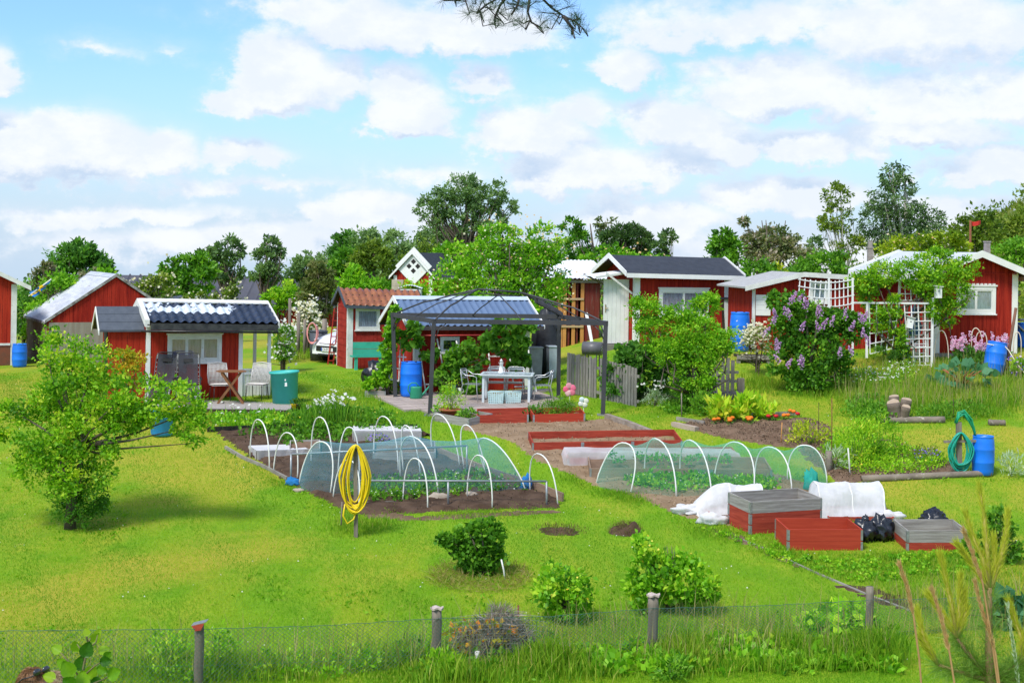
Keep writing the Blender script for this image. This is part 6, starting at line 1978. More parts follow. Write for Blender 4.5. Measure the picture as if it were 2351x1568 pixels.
def ladder_trellis(label, pts_v, pts_h, Y, w=.035, lean=.45, name='leaning_trellis'):
 """white slats leaning on the wall: verticals (top px, bottom px), horizontals (left px, right px)"""
 x, y = pts_v[0][1]; p0 = at(x, y, Y); p0.z = gf(p0.x, Y)
 t = thing(name, label, 'trellis', p0)
 ys = [q_[1] for v in pts_v for q_ in v]; ymin, ymax = min(ys), max(ys)
 def w3(q_):
  k = (q_[1] - ymin) / (ymax - ymin)
  return at(q_[0], q_[1], Y + lean * (1 - k)) - p0
 for a, e in pts_v:
  b = MB(); b.bar(w3(e), w3(a), w, .02, up=(0, 1, .2)); b.obj('upright', WHITE, t)
 for a, e in pts_h:
  b = MB(); o = Vector((0, -.024, 0)); b.bar(w3(a) + o, w3(e) + o, .02, w); b.obj('crossbar', WHITE, t)
 return t
Yv = pE.y - .3
ladder_trellis('white ladder trellis leaning on the blue roofed cabin beside the blue barrel', [(c6(528, 620), c6(598, 1110)), (c6(695, 580), c6(800, 1078)), (c6(870, 600), c6(935, 830))], [(c6(545, 712), c6(890, 708)), (c6(575, 997), c6(895, 994))], Yv)
ladder_trellis('white ladder trellis leaning on the blue roofed cabin behind the table', [(c6(1165, 700), c6(1182, 880)), (c6(1335, 590), c6(1390, 980)), (c6(1505, 570), c6(1612, 1115))], [(c6(1165, 742), c6(1540, 736)), (c6(1400, 1018), c6(1580, 1016))], Yv + .1)
ladder_trellis('small white trellis at the left gable of the blue roofed cabin', [(c6(362, 620), c6(345, 975)), (c6(395, 640), c6(380, 900)), (c6(255, 850), c6(262, 950))], [(c6(340, 745), c6(415, 750)), (c6(270, 848), c6(360, 856)), (c6(260, 948), c6(350, 968))], Yv - .25, .03, .2)
# arch trellis to the right
YA = 42.3
def lattice(t, corners, nu, nv, w=.026, name='lattice'):
 """corners tl, tr, br, bl as local points; each strip set is one panel"""
 tl, tr, br, bl = corners
 b = MB()
 for i in range(nu + 1):
  u = i / nu; b.bar(bl.lerp(br, u), tl.lerp(tr, u), w, .014, up=(0, 1, 0))
 for j in range(nv + 1):
  v = j / nv; o = Vector((0, -.016, 0)); b.bar(bl.lerp(tl, v) + o, br.lerp(tr, v) + o, .014, w)
 return b.obj(name, WHITE, t)
def arch():
 p = at(*z4(1010, 890), YA); p.z = gf(p.x, YA)
 t = thing('garden_arch', 'white lattice arch overgrown by an old climbing tree', 'trellis arch', p)
 P = lambda x, y, dy=0: at(*z4(x, y), YA + dy) - p
 for x0, y0, x1, y1, dy in ((1000, 520, 995, 900, 0), (1238, 360, 1232, 480, .5), (1478, 480, 1470, 975, 0), (1440, 500, 1440, 960, .6)):
  b = MB(); b.bar(P(x1, y1 + 20, dy), P(x0, y0, dy), .06, .05, up=(0, 1, 0)); b.obj('post', WHITE, t)
 lattice(t, [P(1270, 525, .02), P(1470, 520, .02), P(1468, 970, .02), P(1300, 975, .02)], 4, 7)
 lattice(t, [P(1345, 490, .62), P(1440, 480, .62), P(1440, 950, .62), P(1350, 950, .62)], 3, 7)
 lattice(t, [P(1015, 520, .02), P(1235, 520, .02), P(1180, 850, .02), P(1020, 890, .02)], 4, 5)
 lattice(t, [P(1232, 358, .5), P(1480, 350, .5), P(1480, 500, .3), P(1240, 500, .3)], 6, 3)
 b = MB(); b.bar(P(880, 517, .0), P(1490, 522, 0), .03, .05); b.bar(P(1170, 355, .5), P(1480, 350, .5), .03, .05); b.obj('crossbar', WHITE, t)
 # concave panel left of the arch
 p2 = at(*z4(520, 600), YA - .4); p2.z = gf(p2.x, p2.y)
 t2 = thing('trellis_panel', 'white curved trellis panel above the lilac bush', 'trellis', p2)
 Q = lambda x, y, dy=0: at(*z4(x, y), YA - .4 + dy) - p2
 for i, (xa, xb, n) in enumerate(((510, 700, 5), (735, 890, 5))):
  b = MB()
  for k in range(n + 1):
   u = k / n; x = xa + (xb - xa) * u; dip = 22 * math.sin(math.pi * (u * .5 + (0 if i == 0 else .5)))
   b.bar(Q(x - 25 * (0 if i else 1), 640), Q(x, 335 + dip), .028, .014, up=(0, 1, 0))
  for v in (345, 395, 460, 520, 580):
   pts = [Q(xa - 15 + (xb - xa + 30) * s / 6, v + 25 * math.sin(math.pi * (s / 12 + (0 if i == 0 else .5)))) + Vector((0, -.02, 0)) for s in range(7)]
   for a_, e_ in zip(pts[:-1], pts[1:]): b.bar(a_, e_, .014, .026)
  b.obj('lattice', WHITE, t2)
 for x in (720, 893):
  b = MB(); b.bar(Q(x, 900), Q(x, 335), .05, .05, up=(0, 1, 0)); b.obj('post', WHITE, t2)
 # bird boxes
 for (x, y, w, h, rz, lab) in ((1518, 440, 45, 85, 0, 'white nest box high on the lattice arch'), (1312, 662, 42, 80, R(10), 'white nest box hanging tilted low in the lattice arch')):
  c = at(*z4(x, y), YA - .12)
  n = thing('nest_box', lab, 'nest box', c, 0, None, (0, rz))
  ww, hh = m(w * .3145, YA) / 2, m(h * .3145, YA) / 2
  b = MB(); b.prism([(-ww, -.08, -hh), (ww, -.08, -hh), (ww, -.08, hh * .86), (-ww, -.08, hh)], (0, 0, 0), (0, .16, 0)); b.obj('body', WHITE, n)
  b = MB(); b.hexa([(-ww - .03, -.12, hh * 1.03), (ww + .03, -.12, hh * .87), (ww + .03, .1, hh * .87), (-ww - .03, .1, hh * 1.03), (-ww - .03, -.12, hh * 1.03 + .02), (ww + .03, -.12, hh * .87 + .02), (ww + .03, .1, hh * .87 + .02), (-ww - .03, .1, hh * 1.03 + .02)]); b.obj('roof', WHITEW, n)
  b = MB(); b.tube([(0, -.083, .03), (0, -.0805, .03)], .018, 10); b.obj('hole', BLACK, n)
 # folded blue parasol and white chair behind the lattice
 c = at(*z4(1345, 760), YA + .9); c.z = gf(c.x, c.y)
 n = thing('garden_parasol', 'closed blue parasol standing behind the white lattice arch', 'parasol', c)
 zt = at(*z4(1345, 535), c.y).z - c.z
 b = MB(); b.lathe([(.16, zt - .85), (.17, zt - .6), (.10, zt - .2), (.03, zt), (.005, zt + .03)], 10, wob=.3); b.obj('canopy', M('blue_fabric', (.05, .14, .26), (.08, .2, .34), rough=.9), n)
 b = MB(); b.tube([(0, 0, 0), (0, 0, zt - .5)], .02, 8); b.obj('pole', WHITE, n)
 c = at(*z4(1350, 900), YA + .7); c.z = gf(c.x, c.y)
 n = thing('garden_chair', 'white plastic chair half hidden behind the lattice arch', 'chair', c, R(20))
 b = MB(); b.box(-.24, .24, -.22, .22, .40, .43); b.obj('seat', WHITE, n)
 b = MB()
 for i in range(5): b.box(-.23 + i * .1, -.17 + i * .1, .2, .225, .44, .85)
 b.box(-.24, .24, .198, .228, .852, .90); b.obj('backrest', WHITE, n)
 for x in (-.21, .21):
  for y in (-.2, .2):
   b = MB(); b.box(x - .02, x + .02, y - .02, y + .02, 0, .398); b.obj('leg', WHITE, n)
arch()
# hoops, pole and hose by the right hand cabin
CREAMP = M('cream_plastic_pipe', (.72, .62, .50), (.62, .53, .43), rough=.5)
for l, r, a, s in (((398, 1280), (540, 1305), (490, 1000), 'cream hoop before the red cabin wall, the left one'), ((775, 1085), (885, 1160), (828, 980), 'cream hoop among the pink flowers, the higher one'),
    ((820, 1100), (930, 1120), (880, 1010), 'cream hoop among the pink flowers, the lower one'), ((1200, 1150), (1278, 1160), (1215, 1015), 'cream hoop at the corner of the red cabin')):
 F_, B_ = c7(*l), c7(*r)
 Y = 42.6
 p, e = at(*F_, Y), at(*B_, Y - .1); hgt = at(*c7(*a), Y).z - (p.z + e.z) / 2
 p0 = p.copy(); zz = gf(p.x, Y); b = MB()
 pts = [Vector((0, 0, zz - p.z - .05))]
 for i in range(15):
  an = math.pi * i / 14; pts.append((e - p) * (.5 - .5 * math.cos(an)) + Vector((0, 0, hgt * math.sin(an) ** .85)))
 pts.append(e - p + Vector((0, 0, gf(e.x, e.y) - e.z - .05)))
 b.tube(pts, .014, 6); tag(b.obj('hoop', CREAMP, None, p0), s, 'hoop')
pz = post('leaning_pole', 'rusty brown pole leaning beside the tilted blue barrel', 'pole', c7(1115, 1440), c7(1225, 770), .045, M('rust_brown_pole', (.20, .10, .065), (.15, .075, .05), rough=.9))
b = MB(); Y = pz[1].y - .2
o = at(*c7(1010, 1150), Y)
b.tube([at(*c7(x, y), Y + dy) - o for x, y, dy in ((930, 1135, 0), (1010, 1150, 0), (1110, 1158, 0), (1150, 1200, -.1), (1180, 1250, -.2), (1230, 1330, -.3), (1307, 1425, -.5), (1400, 1500, -.8))], .014, 6)
tag(b.obj('garden_hose', WHH, None, o), 'cream hose running over the leaning barrel towards the right edge', 'hose')
def swing():
 p = at(2345, 760, 45.5); p.z = gf(p.x, p.y)
 t = thing('grey_frame', 'grey metal frame at the right edge beside the cabin corner', 'frame', p)
 P = lambda x, y: at(*c7(x, y), 45.5) - p
 b = MB(); b.tube([P(1225, 895), P(1420, 890)], .035, 8); b.obj('rail', GALVP, t)
 b = MB(); b.tube([P(1230, 930), P(1340, 1040)], .03, 8); b.obj('brace', GALVP, t)
 b = MB(); b.tube([P(1395, 890), P(1395, 1300)], .035, 8); b.obj('post', GALVP, t)
swing()
# flags
def flag(label, base, tip, cloth, col, col2, Y):
 p = at(*base, Y); t = thing('flag', label, 'flag', p)
 e = at(*tip, Y) - p
 b = MB(); b.tube([(0, 0, 0), e], .02, 6); b.obj('flagpole', WHITEW, t)
 b = MB()
 pts = [at(x, y, Y) - p for x, y in cloth]
 def fn(u, v):
  top = pts[0].lerp(pts[1], u); bot = pts[3].lerp(pts[2], u)
  r = top.lerp(bot, v); return (r.x + .02 * math.sin(v * 7), r.y + .08 * math.sin(u * 9 + v * 2), r.z)
 n0 = len(b.f); b.grid(fn, 24, 10)
 for i in range(len(b.f)):
  iu, iv = (i % 24) / 24, (i // 24) / 10
  b.mi[i] = 1 if col2 and (.30 < iu < .48 or .38 < iv < .62) else 0
 b.obj('cloth', [col, col2 or col], t)
FBL, FYE = M('flag_blue', (.01, .16, .48), (.012, .14, .42), rough=.8), M('flag_yellow', (.80, .50, .01), (.7, .44, .01), rough=.8)
flag('small blue and yellow cross flag on a slanted pole left of the barn', (66, 680), (118, 641), [(116, 644), (66, 672), (80, 682), (102, 662)], FBL, FYE, 43.5)
FRD = M('flag_red', (.55, .03, .02), (.45, .025, .02), rough=.8)
def redflag():
 Y = 62.0; q_ = at(2228, 600, Y); q_.z = gf(q_.x, Y)
 t = thing('flag', 'small red flag on a thin mast above the right hand cabin roof', 'flag', q_)
 top = at(2228, 506, Y) - q_
 b = MB(); b.tube([(0, 0, 0), top], .045, 6); b.obj('flagpole', M('rust'), t) if 'rust' in MATS else None
 b = MB(); e = at(2252, 511, Y) - q_
 b.grid(lambda u, v: (e.x * u, .06 * math.sin(u * 7), top.z - .03 - v * .17 - .03 * math.sin(u * 5)), 12, 4); b.obj('cloth', FRD, t)
redflag()
# pink hose ring, bin and posts left of the tool shed
p = at(*z2(240, 740), 50.0); b = MB()
for k in range(5):
 b.tube([Vector((.15 * math.cos(a * .3307) * (1 + .05 * k), .03 * k, .34 * math.sin(a * .3307) * (1 - .02 * k))) for a in range(19)], .02, 6, closed=True)
tag(b.obj('garden_hose', M('pink_hose_rubber', (.80, .32, .30), (.7, .28, .27), rough=.5), None, p), 'pink hose hung in a ring beside the white car', 'hose')
p = at(*z2(287, 790), 51.0); p.z = gf(p.x, 51.0)
t = thing('dust_bin', 'dark grey bin behind the pink hose ring', 'bin', p)
h = at(*z2(287, 715), 51).z - p.z
b = MB(); b.lathe([(.26, 0), (.30, h - .06), (.001, h - .06)], 16); b.obj('body', M('dark_grey_plastic', (.05, .06, .075), (.06, .07, .085), rough=.6), t)
b = MB(); b.lathe([(.32, h - .058), (.32, h - .03), (.1, h), (.001, h)], 16); b.obj('lid', M('dark_grey_plastic'), t)
for (x, y0, y1, r, lab) in ((185, 800, 640, .05, 'grey post holding the pink hose ring'), (330, 760, 635, .08, 'grey post between the bin and the orange tiled shed'), (140, 740, 590, .06, 'leaning grey post above the grass bank, left of the pink hose'), (78, 560, 485, .05, 'thin grey post on the grass bank below the light bush')):
 p = at(*z2(x, y0), 51.5); g_ = gf(p.x, 51.5); tp = at(*z2(x, y1), 51.5)
 b = MB(); b.tube([(0, 0, min(g_ - p.z, 0)), (0, 0, tp.z - p.z)], r, 8); tag(b.obj('post', POSTW, None, p), lab, 'post')
def ladder():
 p = at(*z2(372, 790), 49.6); p.z = gf(p.x, 49.6)
 t = thing('ladder', 'red ladder leaning on the orange tiled shed', 'ladder', p)
 h = at(*z2(385, 560), 49.6).z - p.z
 for x in (-.05, .12):
  b = MB(); b.bar((x, -.1, 0), (x + .16, .1, h), .04, .03, up=(0, 1, 0)); b.obj('rail', REDW, t)
 for i in range(7):
  b = MB(); z = h * (i + .5) / 7; b.bar((-.05 + .16 * z / h, -.1 + .2 * z / h - .03, z), (.12 + .16 * z / h, -.1 + .2 * z / h - .03, z), .025, .03); b.obj('rung', REDW, t)
ladder()
# plastic crates by the woodshed
for (x0, x1, y0, y1, c, lab) in ((1820, 1915, 905, 845, (.40, .43, .45), 'grey plastic crate left of the woodshed, the larger one'), (1960, 2020, 880, 838, (.50, .58, .64), 'pale plastic crate left of the woodshed, the smaller one')):
 Y = 44.0; p = at(*z2((x0 + x1) / 2, y0), Y); p.z = gf(p.x, Y); w = m((x1 - x0) * .3145, Y) / 2; h = at(*z2(x0, y1), Y).z - p.z
 t = thing('storage_crate', lab, 'crate', p, R(10))
 b = MB(); b.hexa([(-w * .88, -.18, 0), (w * .88, -.18, 0), (w * .88, .18, 0), (-w * .88, .18, 0), (-w, -.2, h), (w, -.2, h), (w, .2, h), (-w, .2, h)]); b.obj('body', M('crate_' + lab.split()[0], c, rough=.5), t)
 b = MB(); b.box(-w - .02, w + .02, -.22, .22, h + .002, h + .03); b.obj('lid', M('crate_' + lab.split()[0]), t)
p = at(*z2(1945, 850), 44.5); p.z = gf(p.x, 44.5); b = MB(); b.blob((0, 0, .55), (.38, .3, .62), 20, .2, 1.8, 4, flat=0.0)
h = at(*z2(1940, 575), 44.5).z - p.z; b = MB(); b.blob((0, 0, h * .5), (.42, .35, h * .55), 22, .18, 1.8, 4, flat=0.0)
tag(b.obj('covered_heap', M('black_tarp', (.018, .02, .026), (.03, .033, .04), rough=.5, bmp=.5, bscale=10), None, p), 'tall heap under a dark tarpaulin behind the blue roofed cabin', 'covered heap')
ladder_trellis('white board leaning at the open woodshed', [(z3(360, 590), z3(400, 800))], [], 45.6, .09, .2, 'leaning_board')
# garden ornaments in the corner of the gazebo
def pinwheel(label, c, Y, r, cols, foot):
 p = G(*foot); t = thing('garden_ornament', label, 'garden ornament', p)
 q_ = at(c[0], c[1], p.y) - p
 b = MB(); b.tube([(0, 0, -.05), q_], .008, 6); b.obj('stick', WHITE, t)
 for k in range(len(cols)):
  a = 2 * math.pi * k / len(cols) + .5
  b = MB(); b.blob((q_.x + r * .62 * math.cos(a), q_.y - .02, q_.z + r * .62 * math.sin(a)), (r * .55, .02, r * .55), 12, .1, 1, k)
  b.obj('petal', M('petal_%s' % '_'.join(str(int(x * 99)) for x in cols[k]), cols[k], rough=.6), t)
pinwheel('pink flower shaped garden ornament by the front right gazebo post', c6(1905, 1045), 0, .15, [(.80, .16, .28), (.75, .30, .38), (.80, .12, .22), (.85, .5, .52), (.8, .2, .3)], c6(1905, 1180))
pinwheel('tall white flower shaped garden ornament beside the front right gazebo post', c6(2030, 1160), 0, .12, [(.75, .75, .62), (.62, .75, .72), (.8, .8, .75), (.72, .74, .6)], c6(2035, 1275))
p = boxpos(c1, .30, .28, .10)
t = thing('flower_pot', 'terracotta bowl with a yellow green herb in the grey planter box', 'flower pot', p)
b = MB(); b.lathe([(.14, 0), (.26, .16), (.28, .16), (.28, .19), (.25, .19), (.22, .13), (.001, .13)], 20); b.obj('bowl', M('terracotta', (.42, .13, .06), (.35, .10, .05), rough=.8), t)
POTP = p
for (x, y, c, lab) in ((845, 1105, (.10, .62, .52), 'small turquoise jug on the terrace behind the planter boxes'), (905, 1110, (.80, .78, .76), 'small white jug on the terrace left of the chair')):
 p = G(*c6(x, y)); p.z += .05; b = MB(); k = 1.25 if x == 845 else .9
 b.lathe([(.05 * k, 0), (.06 * k, .03), (.045 * k, .11 * k), (.07 * k, .2 * k), (.06 * k, .2 * k), (.04 * k, .12 * k), (.001, .06)], 14)
 b.tube([(.05 * k, 0, .17 * k), (.1 * k, 0, .15 * k), (.09 * k, 0, .08 * k), (.055 * k, 0, .05 * k)], .01, 6)
 tag(b.obj('jug', M('glaze_' + lab.split()[1], c, rough=.3), None, p), lab, 'jug')
p = G(*c6(130, 1010)); b = MB(); b.blob((0, 0, .3), (.35, .3, .38), 22, .35, 2.4, 8, flat=0.0)
tag(b.obj('bin_bag', BAG, None, p), 'black plastic sack under the vine behind the grey planter box', 'plastic bag')
# ------------------------------------------------------------------ trees, shrubs and flowers
LEAF = {
 'mid': LM('leaf_mid', [(.025, .085, .008), (.06, .17, .012), (.11, .25, .018), (.19, .33, .03)], gain=1.7),
 'bright': LM('leaf_bright', [(.04, .13, .006), (.10, .26, .010), (.18, .35, .015), (.32, .42, .03)], .4, gain=1.7),
 'apple': LM('leaf_apple', [(.03, .10, .006), (.085, .22, .008), (.17, .33, .012), (.34, .40, .03)], .4, gain=1.7),
 'lime': LM('leaf_lime', [(.07, .20, .008), (.17, .36, .012), (.28, .46, .02), (.42, .50, .04)], .4, gain=1.7),
 'dark': LM('leaf_dark', [(.012, .045, .008), (.03, .09, .012), (.055, .14, .018), (.10, .21, .03)], gain=2.3),
 'grey': LM('leaf_hazed_grey_green', [(.02, .042, .018), (.045, .085, .03), (.075, .13, .045), (.12, .18, .07)], gain=2.3),  # lightened in colour to stand in for haze over the far trees
 'olive': LM('leaf_olive', [(.03, .065, .01), (.075, .13, .015), (.13, .19, .022), (.22, .26, .05)], gain=1.7),
 'yellow': LM('leaf_yellow_green', [(.08, .15, .008), (.20, .27, .012), (.32, .36, .02), (.45, .42, .05)], .4, gain=1.7),
 'redbrown': LM('leaf_red_brown', [(.035, .055, .015), (.07, .10, .025), (.12, .135, .04), (.19, .17, .08)], gain=1.7),
 'lilacbrown': LM('leaf_faded_lilac', [(.045, .075, .02), (.09, .13, .04), (.19, .18, .11), (.34, .28, .25)], gain=1.7),
 'autumn': LM('leaf_orange_tips', [(.10, .18, .01), (.28, .26, .015), (.48, .24, .02), (.50, .12, .015)], gain=1.7),
 'silver': LM('leaf_silver', [(.16, .24, .14), (.28, .36, .24), (.42, .48, .38)], gain=1.7),
 'pine': LM('leaf_pine', [(.012, .035, .012), (.028, .065, .018), (.05, .10, .03), (.09, .14, .05)], gain=1.7),
 'blue': LM('leaf_bluegreen', [(.03, .10, .05), (.07, .19, .09), (.14, .28, .15)], gain=1.7),
}
PET = {
 'white': LM('petal_white', [(.70, .70, .66), (.85, .85, .82)], .3),
 'cream': LM('petal_cream', [(.62, .55, .34), (.80, .75, .58)], .3),
 'lilac': LM('petal_lilac', [(.30, .12, .36), (.46, .24, .52), (.62, .44, .66)], .3),
 'pink': LM('petal_pink', [(.78, .28, .52), (.86, .42, .64), (.88, .58, .74)], .3),
 'orange': LM('petal_orange', [(.75, .18, .01), (.85, .32, .01)], .2),
 'red': LM('petal_red', [(.60, .015, .02), (.75, .03, .03)], .2),
 'purple': LM('petal_purple', [(.14, .08, .50), (.24, .16, .62)], .2),
 'yellowfl': LM('petal_yellow', [(.70, .50, .03), (.80, .62, .10)], .2),
 'peach': LM('petal_peach', [(.62, .36, .14), (.75, .55, .32), (.8, .70, .55)], .3),
}
BARK = M('bark', (.085, .066, .050), (.15, .125, .10), scale=5, stretch=(2, 2, .5), rough=.95, spec=.1, bmp=1.0, bscale=12)
BIRCH = M('birch_bark', (.52, .50, .47), (.40, .38, .35), scale=4, rough=.9, spot=(.06, .055, .05), spotamt=.58, bmp=.5)
def clumps(ell, per, shell=.55):
 """clump centres over a list of ellipsoids (cx, cy, cz, rx, ry, rz)"""
 cs, rs, ds = [], [], []
 for (cx, cy, cz, rx, ry, rz) in ell:
  k = max(3, int(per * (rx * ry * rz) ** (2 / 3) / max((rx * ry * rz) ** (2 / 3), 1e-6))) if per > 0 else 3
  P, d = cloud(k, (cx, cy, cz), (rx, ry, rz), shell)
  cs.append(P); ds.append(d); rs.append(np.full(k, (rx * ry * rz) ** (1 / 3)))
 return np.concatenate(cs), np.concatenate(ds), np.concatenate(rs)
def foliage(lb, ell, n, L, per=26, size=.34, w=.52, up=.15, shell=.6, droop=0.0, outw=.9, tone=.5, tv=.16, hole=0.0, zmin=None):
 C_, D_, R_ = clumps(ell, per, shell)
 if hole:
  k = rng.uniform(0, 1, len(C_)) > hole; C_, D_, R_ = C_[k], D_[k], R_[k]
 wts = R_ ** 1.6; idx = rng.choice(len(C_), n, p=wts / wts.sum())
 ct = tone + tv * rng.normal(size=len(C_))
 g = rng.normal(size=(n, 3)) * .55
 g = g * np.minimum(1, 1.6 / np.maximum(np.linalg.norm(g, axis=1, keepdims=True), .01))
 sz = (size * R_ * rng.uniform(.7, 1.3, len(C_)))[idx][:, None]
 P = C_[idx] + g * sz * np.array([1.15, 1.15, .85])
 if zmin is not None: P[:, 2] = np.maximum(P[:, 2], zmin + rng.uniform(0, .05, n))
 out = D_[idx] * outw
 lb.leaves(P, L, w, out, up, ct[idx] + .15 * rng.normal(size=n), droop)
 return C_, D_, R_
def limbs(b, base, C_, r0, frac=.5, n=14, seed=0, bend=.25, z0=None):
 """tapered limbs from the trunk to clump centres"""
 k = rng.permutation(len(C_))[:n]
 for i in k:
  e = Vector(C_[i]); hz_ = max(.12, min(.85, frac + rng.uniform(-.2, .2)))
  s = Vector((base.x + (e.x - base.x) * .06, base.y + (e.y - base.y) * .06, max(base.z + (e.z - base.z) * hz_ * .75, z0 or -9)))
  mid = s.lerp(e, .5) + Vector((rng.normal() * bend, rng.normal() * bend, -abs(rng.normal()) * bend * .4))
  b.tube([s, s.lerp(mid, .6), mid, e], [r0 * .42, r0 * .3, r0 * .2, r0 * .06], 5)
def tree(name, label, cat, base, ell, n, L, leaf, trunk_r=.15, trunk_top=None, bark=None, group=None, nl=14, frac=.45, bend=.3, flowers=None, multi=1, z0=None, **kw):
 """base: world point; ell: world-space ellipsoids"""
 base = Vector(base)
 t = thing(name, label, cat, base, 0, group)
 E = [(e[0] - base.x, e[1] - base.y, e[2] - base.z, e[3], e[4], e[5]) for e in ell]
 lb = LB()
 C_, D_, R_ = foliage(lb, E, n, L, **kw)
 lb.obj('crown' if cat == 'tree' else 'foliage', LEAF[leaf], t)
 top = max(e[2] + e[5] * .3 for e in E) if trunk_top is None else trunk_top
 tx = sum(e[0] * e[3] for e in E) / sum(e[3] for e in E)
 b = MB()
 for k in range(multi):
  a = 6.28 * k / max(multi, 1); o = Vector((math.cos(a), math.sin(a), 0)) * (trunk_r * 1.2 if multi > 1 else 0)
  pts = [Vector((0, 0, -.15)) + o, Vector((tx * .08, 0, top * .3)) + o * 1.6, Vector((tx * .35 + .05, 0, top * .62)) + o * 3, Vector((tx * .6, 0, top)) + o * 5]
  b.tube(pts, [trunk_r * 1.15, trunk_r * .9, trunk_r * .6, trunk_r * .15], 8)
 limbs(b, Vector((0, 0, 0)), C_, trunk_r, frac, nl, bend=bend, z0=z0)
 b.obj('trunk' if cat == 'tree' else 'stems', bark or BARK, t)
 if flowers:
  for (pet, m_, Lf, sz) in flowers:
   lb = LB(); P = []
   i = rng.choice(len(C_), m_)
   P = C_[i] + D_[i] * (R_[i] * .12)[:, None] + rng.normal(size=(m_, 3)) * sz
   lb.discs(P, Lf, (0, -.6, .6)); lb.obj('blossom', PET[pet], t)
 return t
def pe(x0, y0, x1, y1, Y, dy=None, k=.62):
 """ellipsoid that fills a photo rectangle at distance Y"""
 a, e = at(x0, y0, Y), at(x1, y1, Y)
 rx, rz = abs(e.x - a.x) / 2, abs(a.z - e.z) / 2
 return ((a.x + e.x) / 2, Y, (a.z + e.z) / 2, rx * .96, (dy if dy else max(rx, rz) * k), rz * .96)
def bg(label, boxes, Y, leaf, n, L, name='broadleaf_tree', cat='tree', tr=.18, basex=None, group=None, **kw):
 E = [pe(*b_, Y) for b_ in boxes]
 bx = at(basex, 600, Y).x if basex else sum(e[0] * e[3] for e in E) / sum(e[3] for e in E)
 return tree(name, label, cat, (bx, Y, gf(bx, Y)), E, n, L, leaf, tr, group=group, **kw)
# --- trees and shrubs behind the cabins
bg('round dark green tree behind the barn', [(112, 570, 255, 650), (135, 553, 225, 610), (110, 595, 170, 660), (200, 590, 262, 660)], 62, 'dark', 5200, .20, per=40, size=.26, tr=.16, tone=.55)
bg('faded lilac bush left of the round dark tree', [(72, 612, 138, 690), (85, 600, 120, 640)], 57, 'lilacbrown', 2200, .14, 'flowering_bush', 'bush', .05, multi=4)
bg('faded lilac bush under the round dark tree', [(165, 615, 240, 690)], 57, 'lilacbrown', 1900, .14, 'flowering_bush', 'bush', .05, multi=4)
bg('yellow green bush behind the left slope of the barn roof', [(95, 622, 172, 760), (60, 680, 130, 800)], 54, 'bright', 3800, .15, 'leafy_bush', 'bush', .05, multi=4, tone=.4)
bg('yellow green bush right of the barn ridge', [(212, 618, 270, 700)], 56, 'bright', 1500, .15, 'leafy_bush', 'bush', .05, multi=4, tone=.4)
bg('dark bush between the red shed and the barn', [(40, 650, 76, 790)], 56, 'dark', 1600, .14, 'leafy_bush', 'bush', .05, multi=3)
bg('tall bush with cream blossom right of the barn gable', [(298, 650, 350, 720), (330, 628, 398, 720)], 60, 'olive', 2600, .15, 'flowering_bush', 'bush', .05, multi=4, flowers=[('cream', 240, .06, .25)])
bg('bushy green tree above the navy tiled roof', [(362, 610, 430, 690), (400, 585, 492, 690), (372, 592, 410, 640), (440, 580, 480, 630)], 78, 'mid', 5200, .24, per=34, size=.28, tone=.45)
bg('open crowned dark tree, left one of two above the long barn roof', [(455, 570, 515, 600), (490, 543, 566, 600), (500, 600, 560, 650), (470, 610, 520, 650)], 96, 'grey', 2700, .27, per=16, size=.30, hole=.1, tr=.24, basex=525, nl=26)
bg('open crowned dark tree, right one of two above the long barn roof', [(575, 570, 640, 640), (600, 546, 640, 580), (632, 568, 655, 590), (570, 600, 650, 650)], 100, 'grey', 2600, .27, per=16, size=.30, hole=.1, tr=.24, basex=608, nl=26)
for i, (x0, y0, x1, y1, s) in enumerate(((408, 675, 450, 705, 'with cream flowers, leftmost of three above the navy tiles'), (445, 668, 500, 705, 'with pale pink flowers, middle of three above the navy tiles'), (512, 655, 562, 705, 'with pale pink flowers, rightmost of three above the navy tiles'))):
 bg('round bush ' + s, [(x0, y0, x1, y1 + 30)], 61, 'olive', 1500, .13, 'flowering_bush', 'bush', .04, multi=3, flowers=[('cream', 100, .05, .2)])
bg('light green bush before the long barn roof', [(604, 668, 660, 715), (630, 650, 680, 715)], 63, 'bright', 2600, .16, 'leafy_bush', 'bush', .05, multi=3, tone=.55)
bg('pale grey green tree behind the right end of the long barn', [(655, 600, 745, 680), (680, 575, 735, 640)], 102, 'grey', 2600, .28, per=24, tone=.75)
bg('rounded red brown bush left of the orange tiled shed', [(690, 620, 775, 740), (705, 600, 765, 680)], 57, 'redbrown', 4800, .15, 'leafy_bush', 'bush', .06, multi=4, per=40, size=.28)
bg('cream rose bush left of the white car', [(682, 705, 735, 760), (690, 694, 720, 730)], 53.5, 'olive', 900, .11, 'rose_bush', 'bush', .03, multi=4, flowers=[('cream', 420, .06, .14), ('white', 250, .05, .14)])
bg('cream rose bush right of the white porch', [(628, 745, 672, 800), (632, 780, 670, 828)], 47, 'mid', 1000, .10, 'rose_bush', 'bush', .03, multi=4, flowers=[('white', 160, .05, .14)])
GW = 'trees of the wood beyond the gardens'
bg('dark treetop at the left edge of the wood', [(765, 540, 835, 640), (768, 530, 815, 580)], 112, 'dark', 3000, .30, per=26, tone=.4, group=GW)
bg('mid green tree at the left of the wood, before the dark top', [(745, 590, 850, 700), (760, 570, 830, 640)], 92, 'mid', 4600, .26, per=36, size=.28, tone=.35, group=GW)
bg('pale feathery tree in the wood, right of the dark top', [(800, 535, 870, 640), (835, 525, 870, 580)], 106, 'grey', 3000, .28, per=30, tone=.8, group=GW)
bg('olive tree in the middle of the wood', [(805, 565, 910, 700), (825, 552, 890, 620)], 86, 'olive', 4800, .25, per=40, size=.28, tone=.45, group=GW)
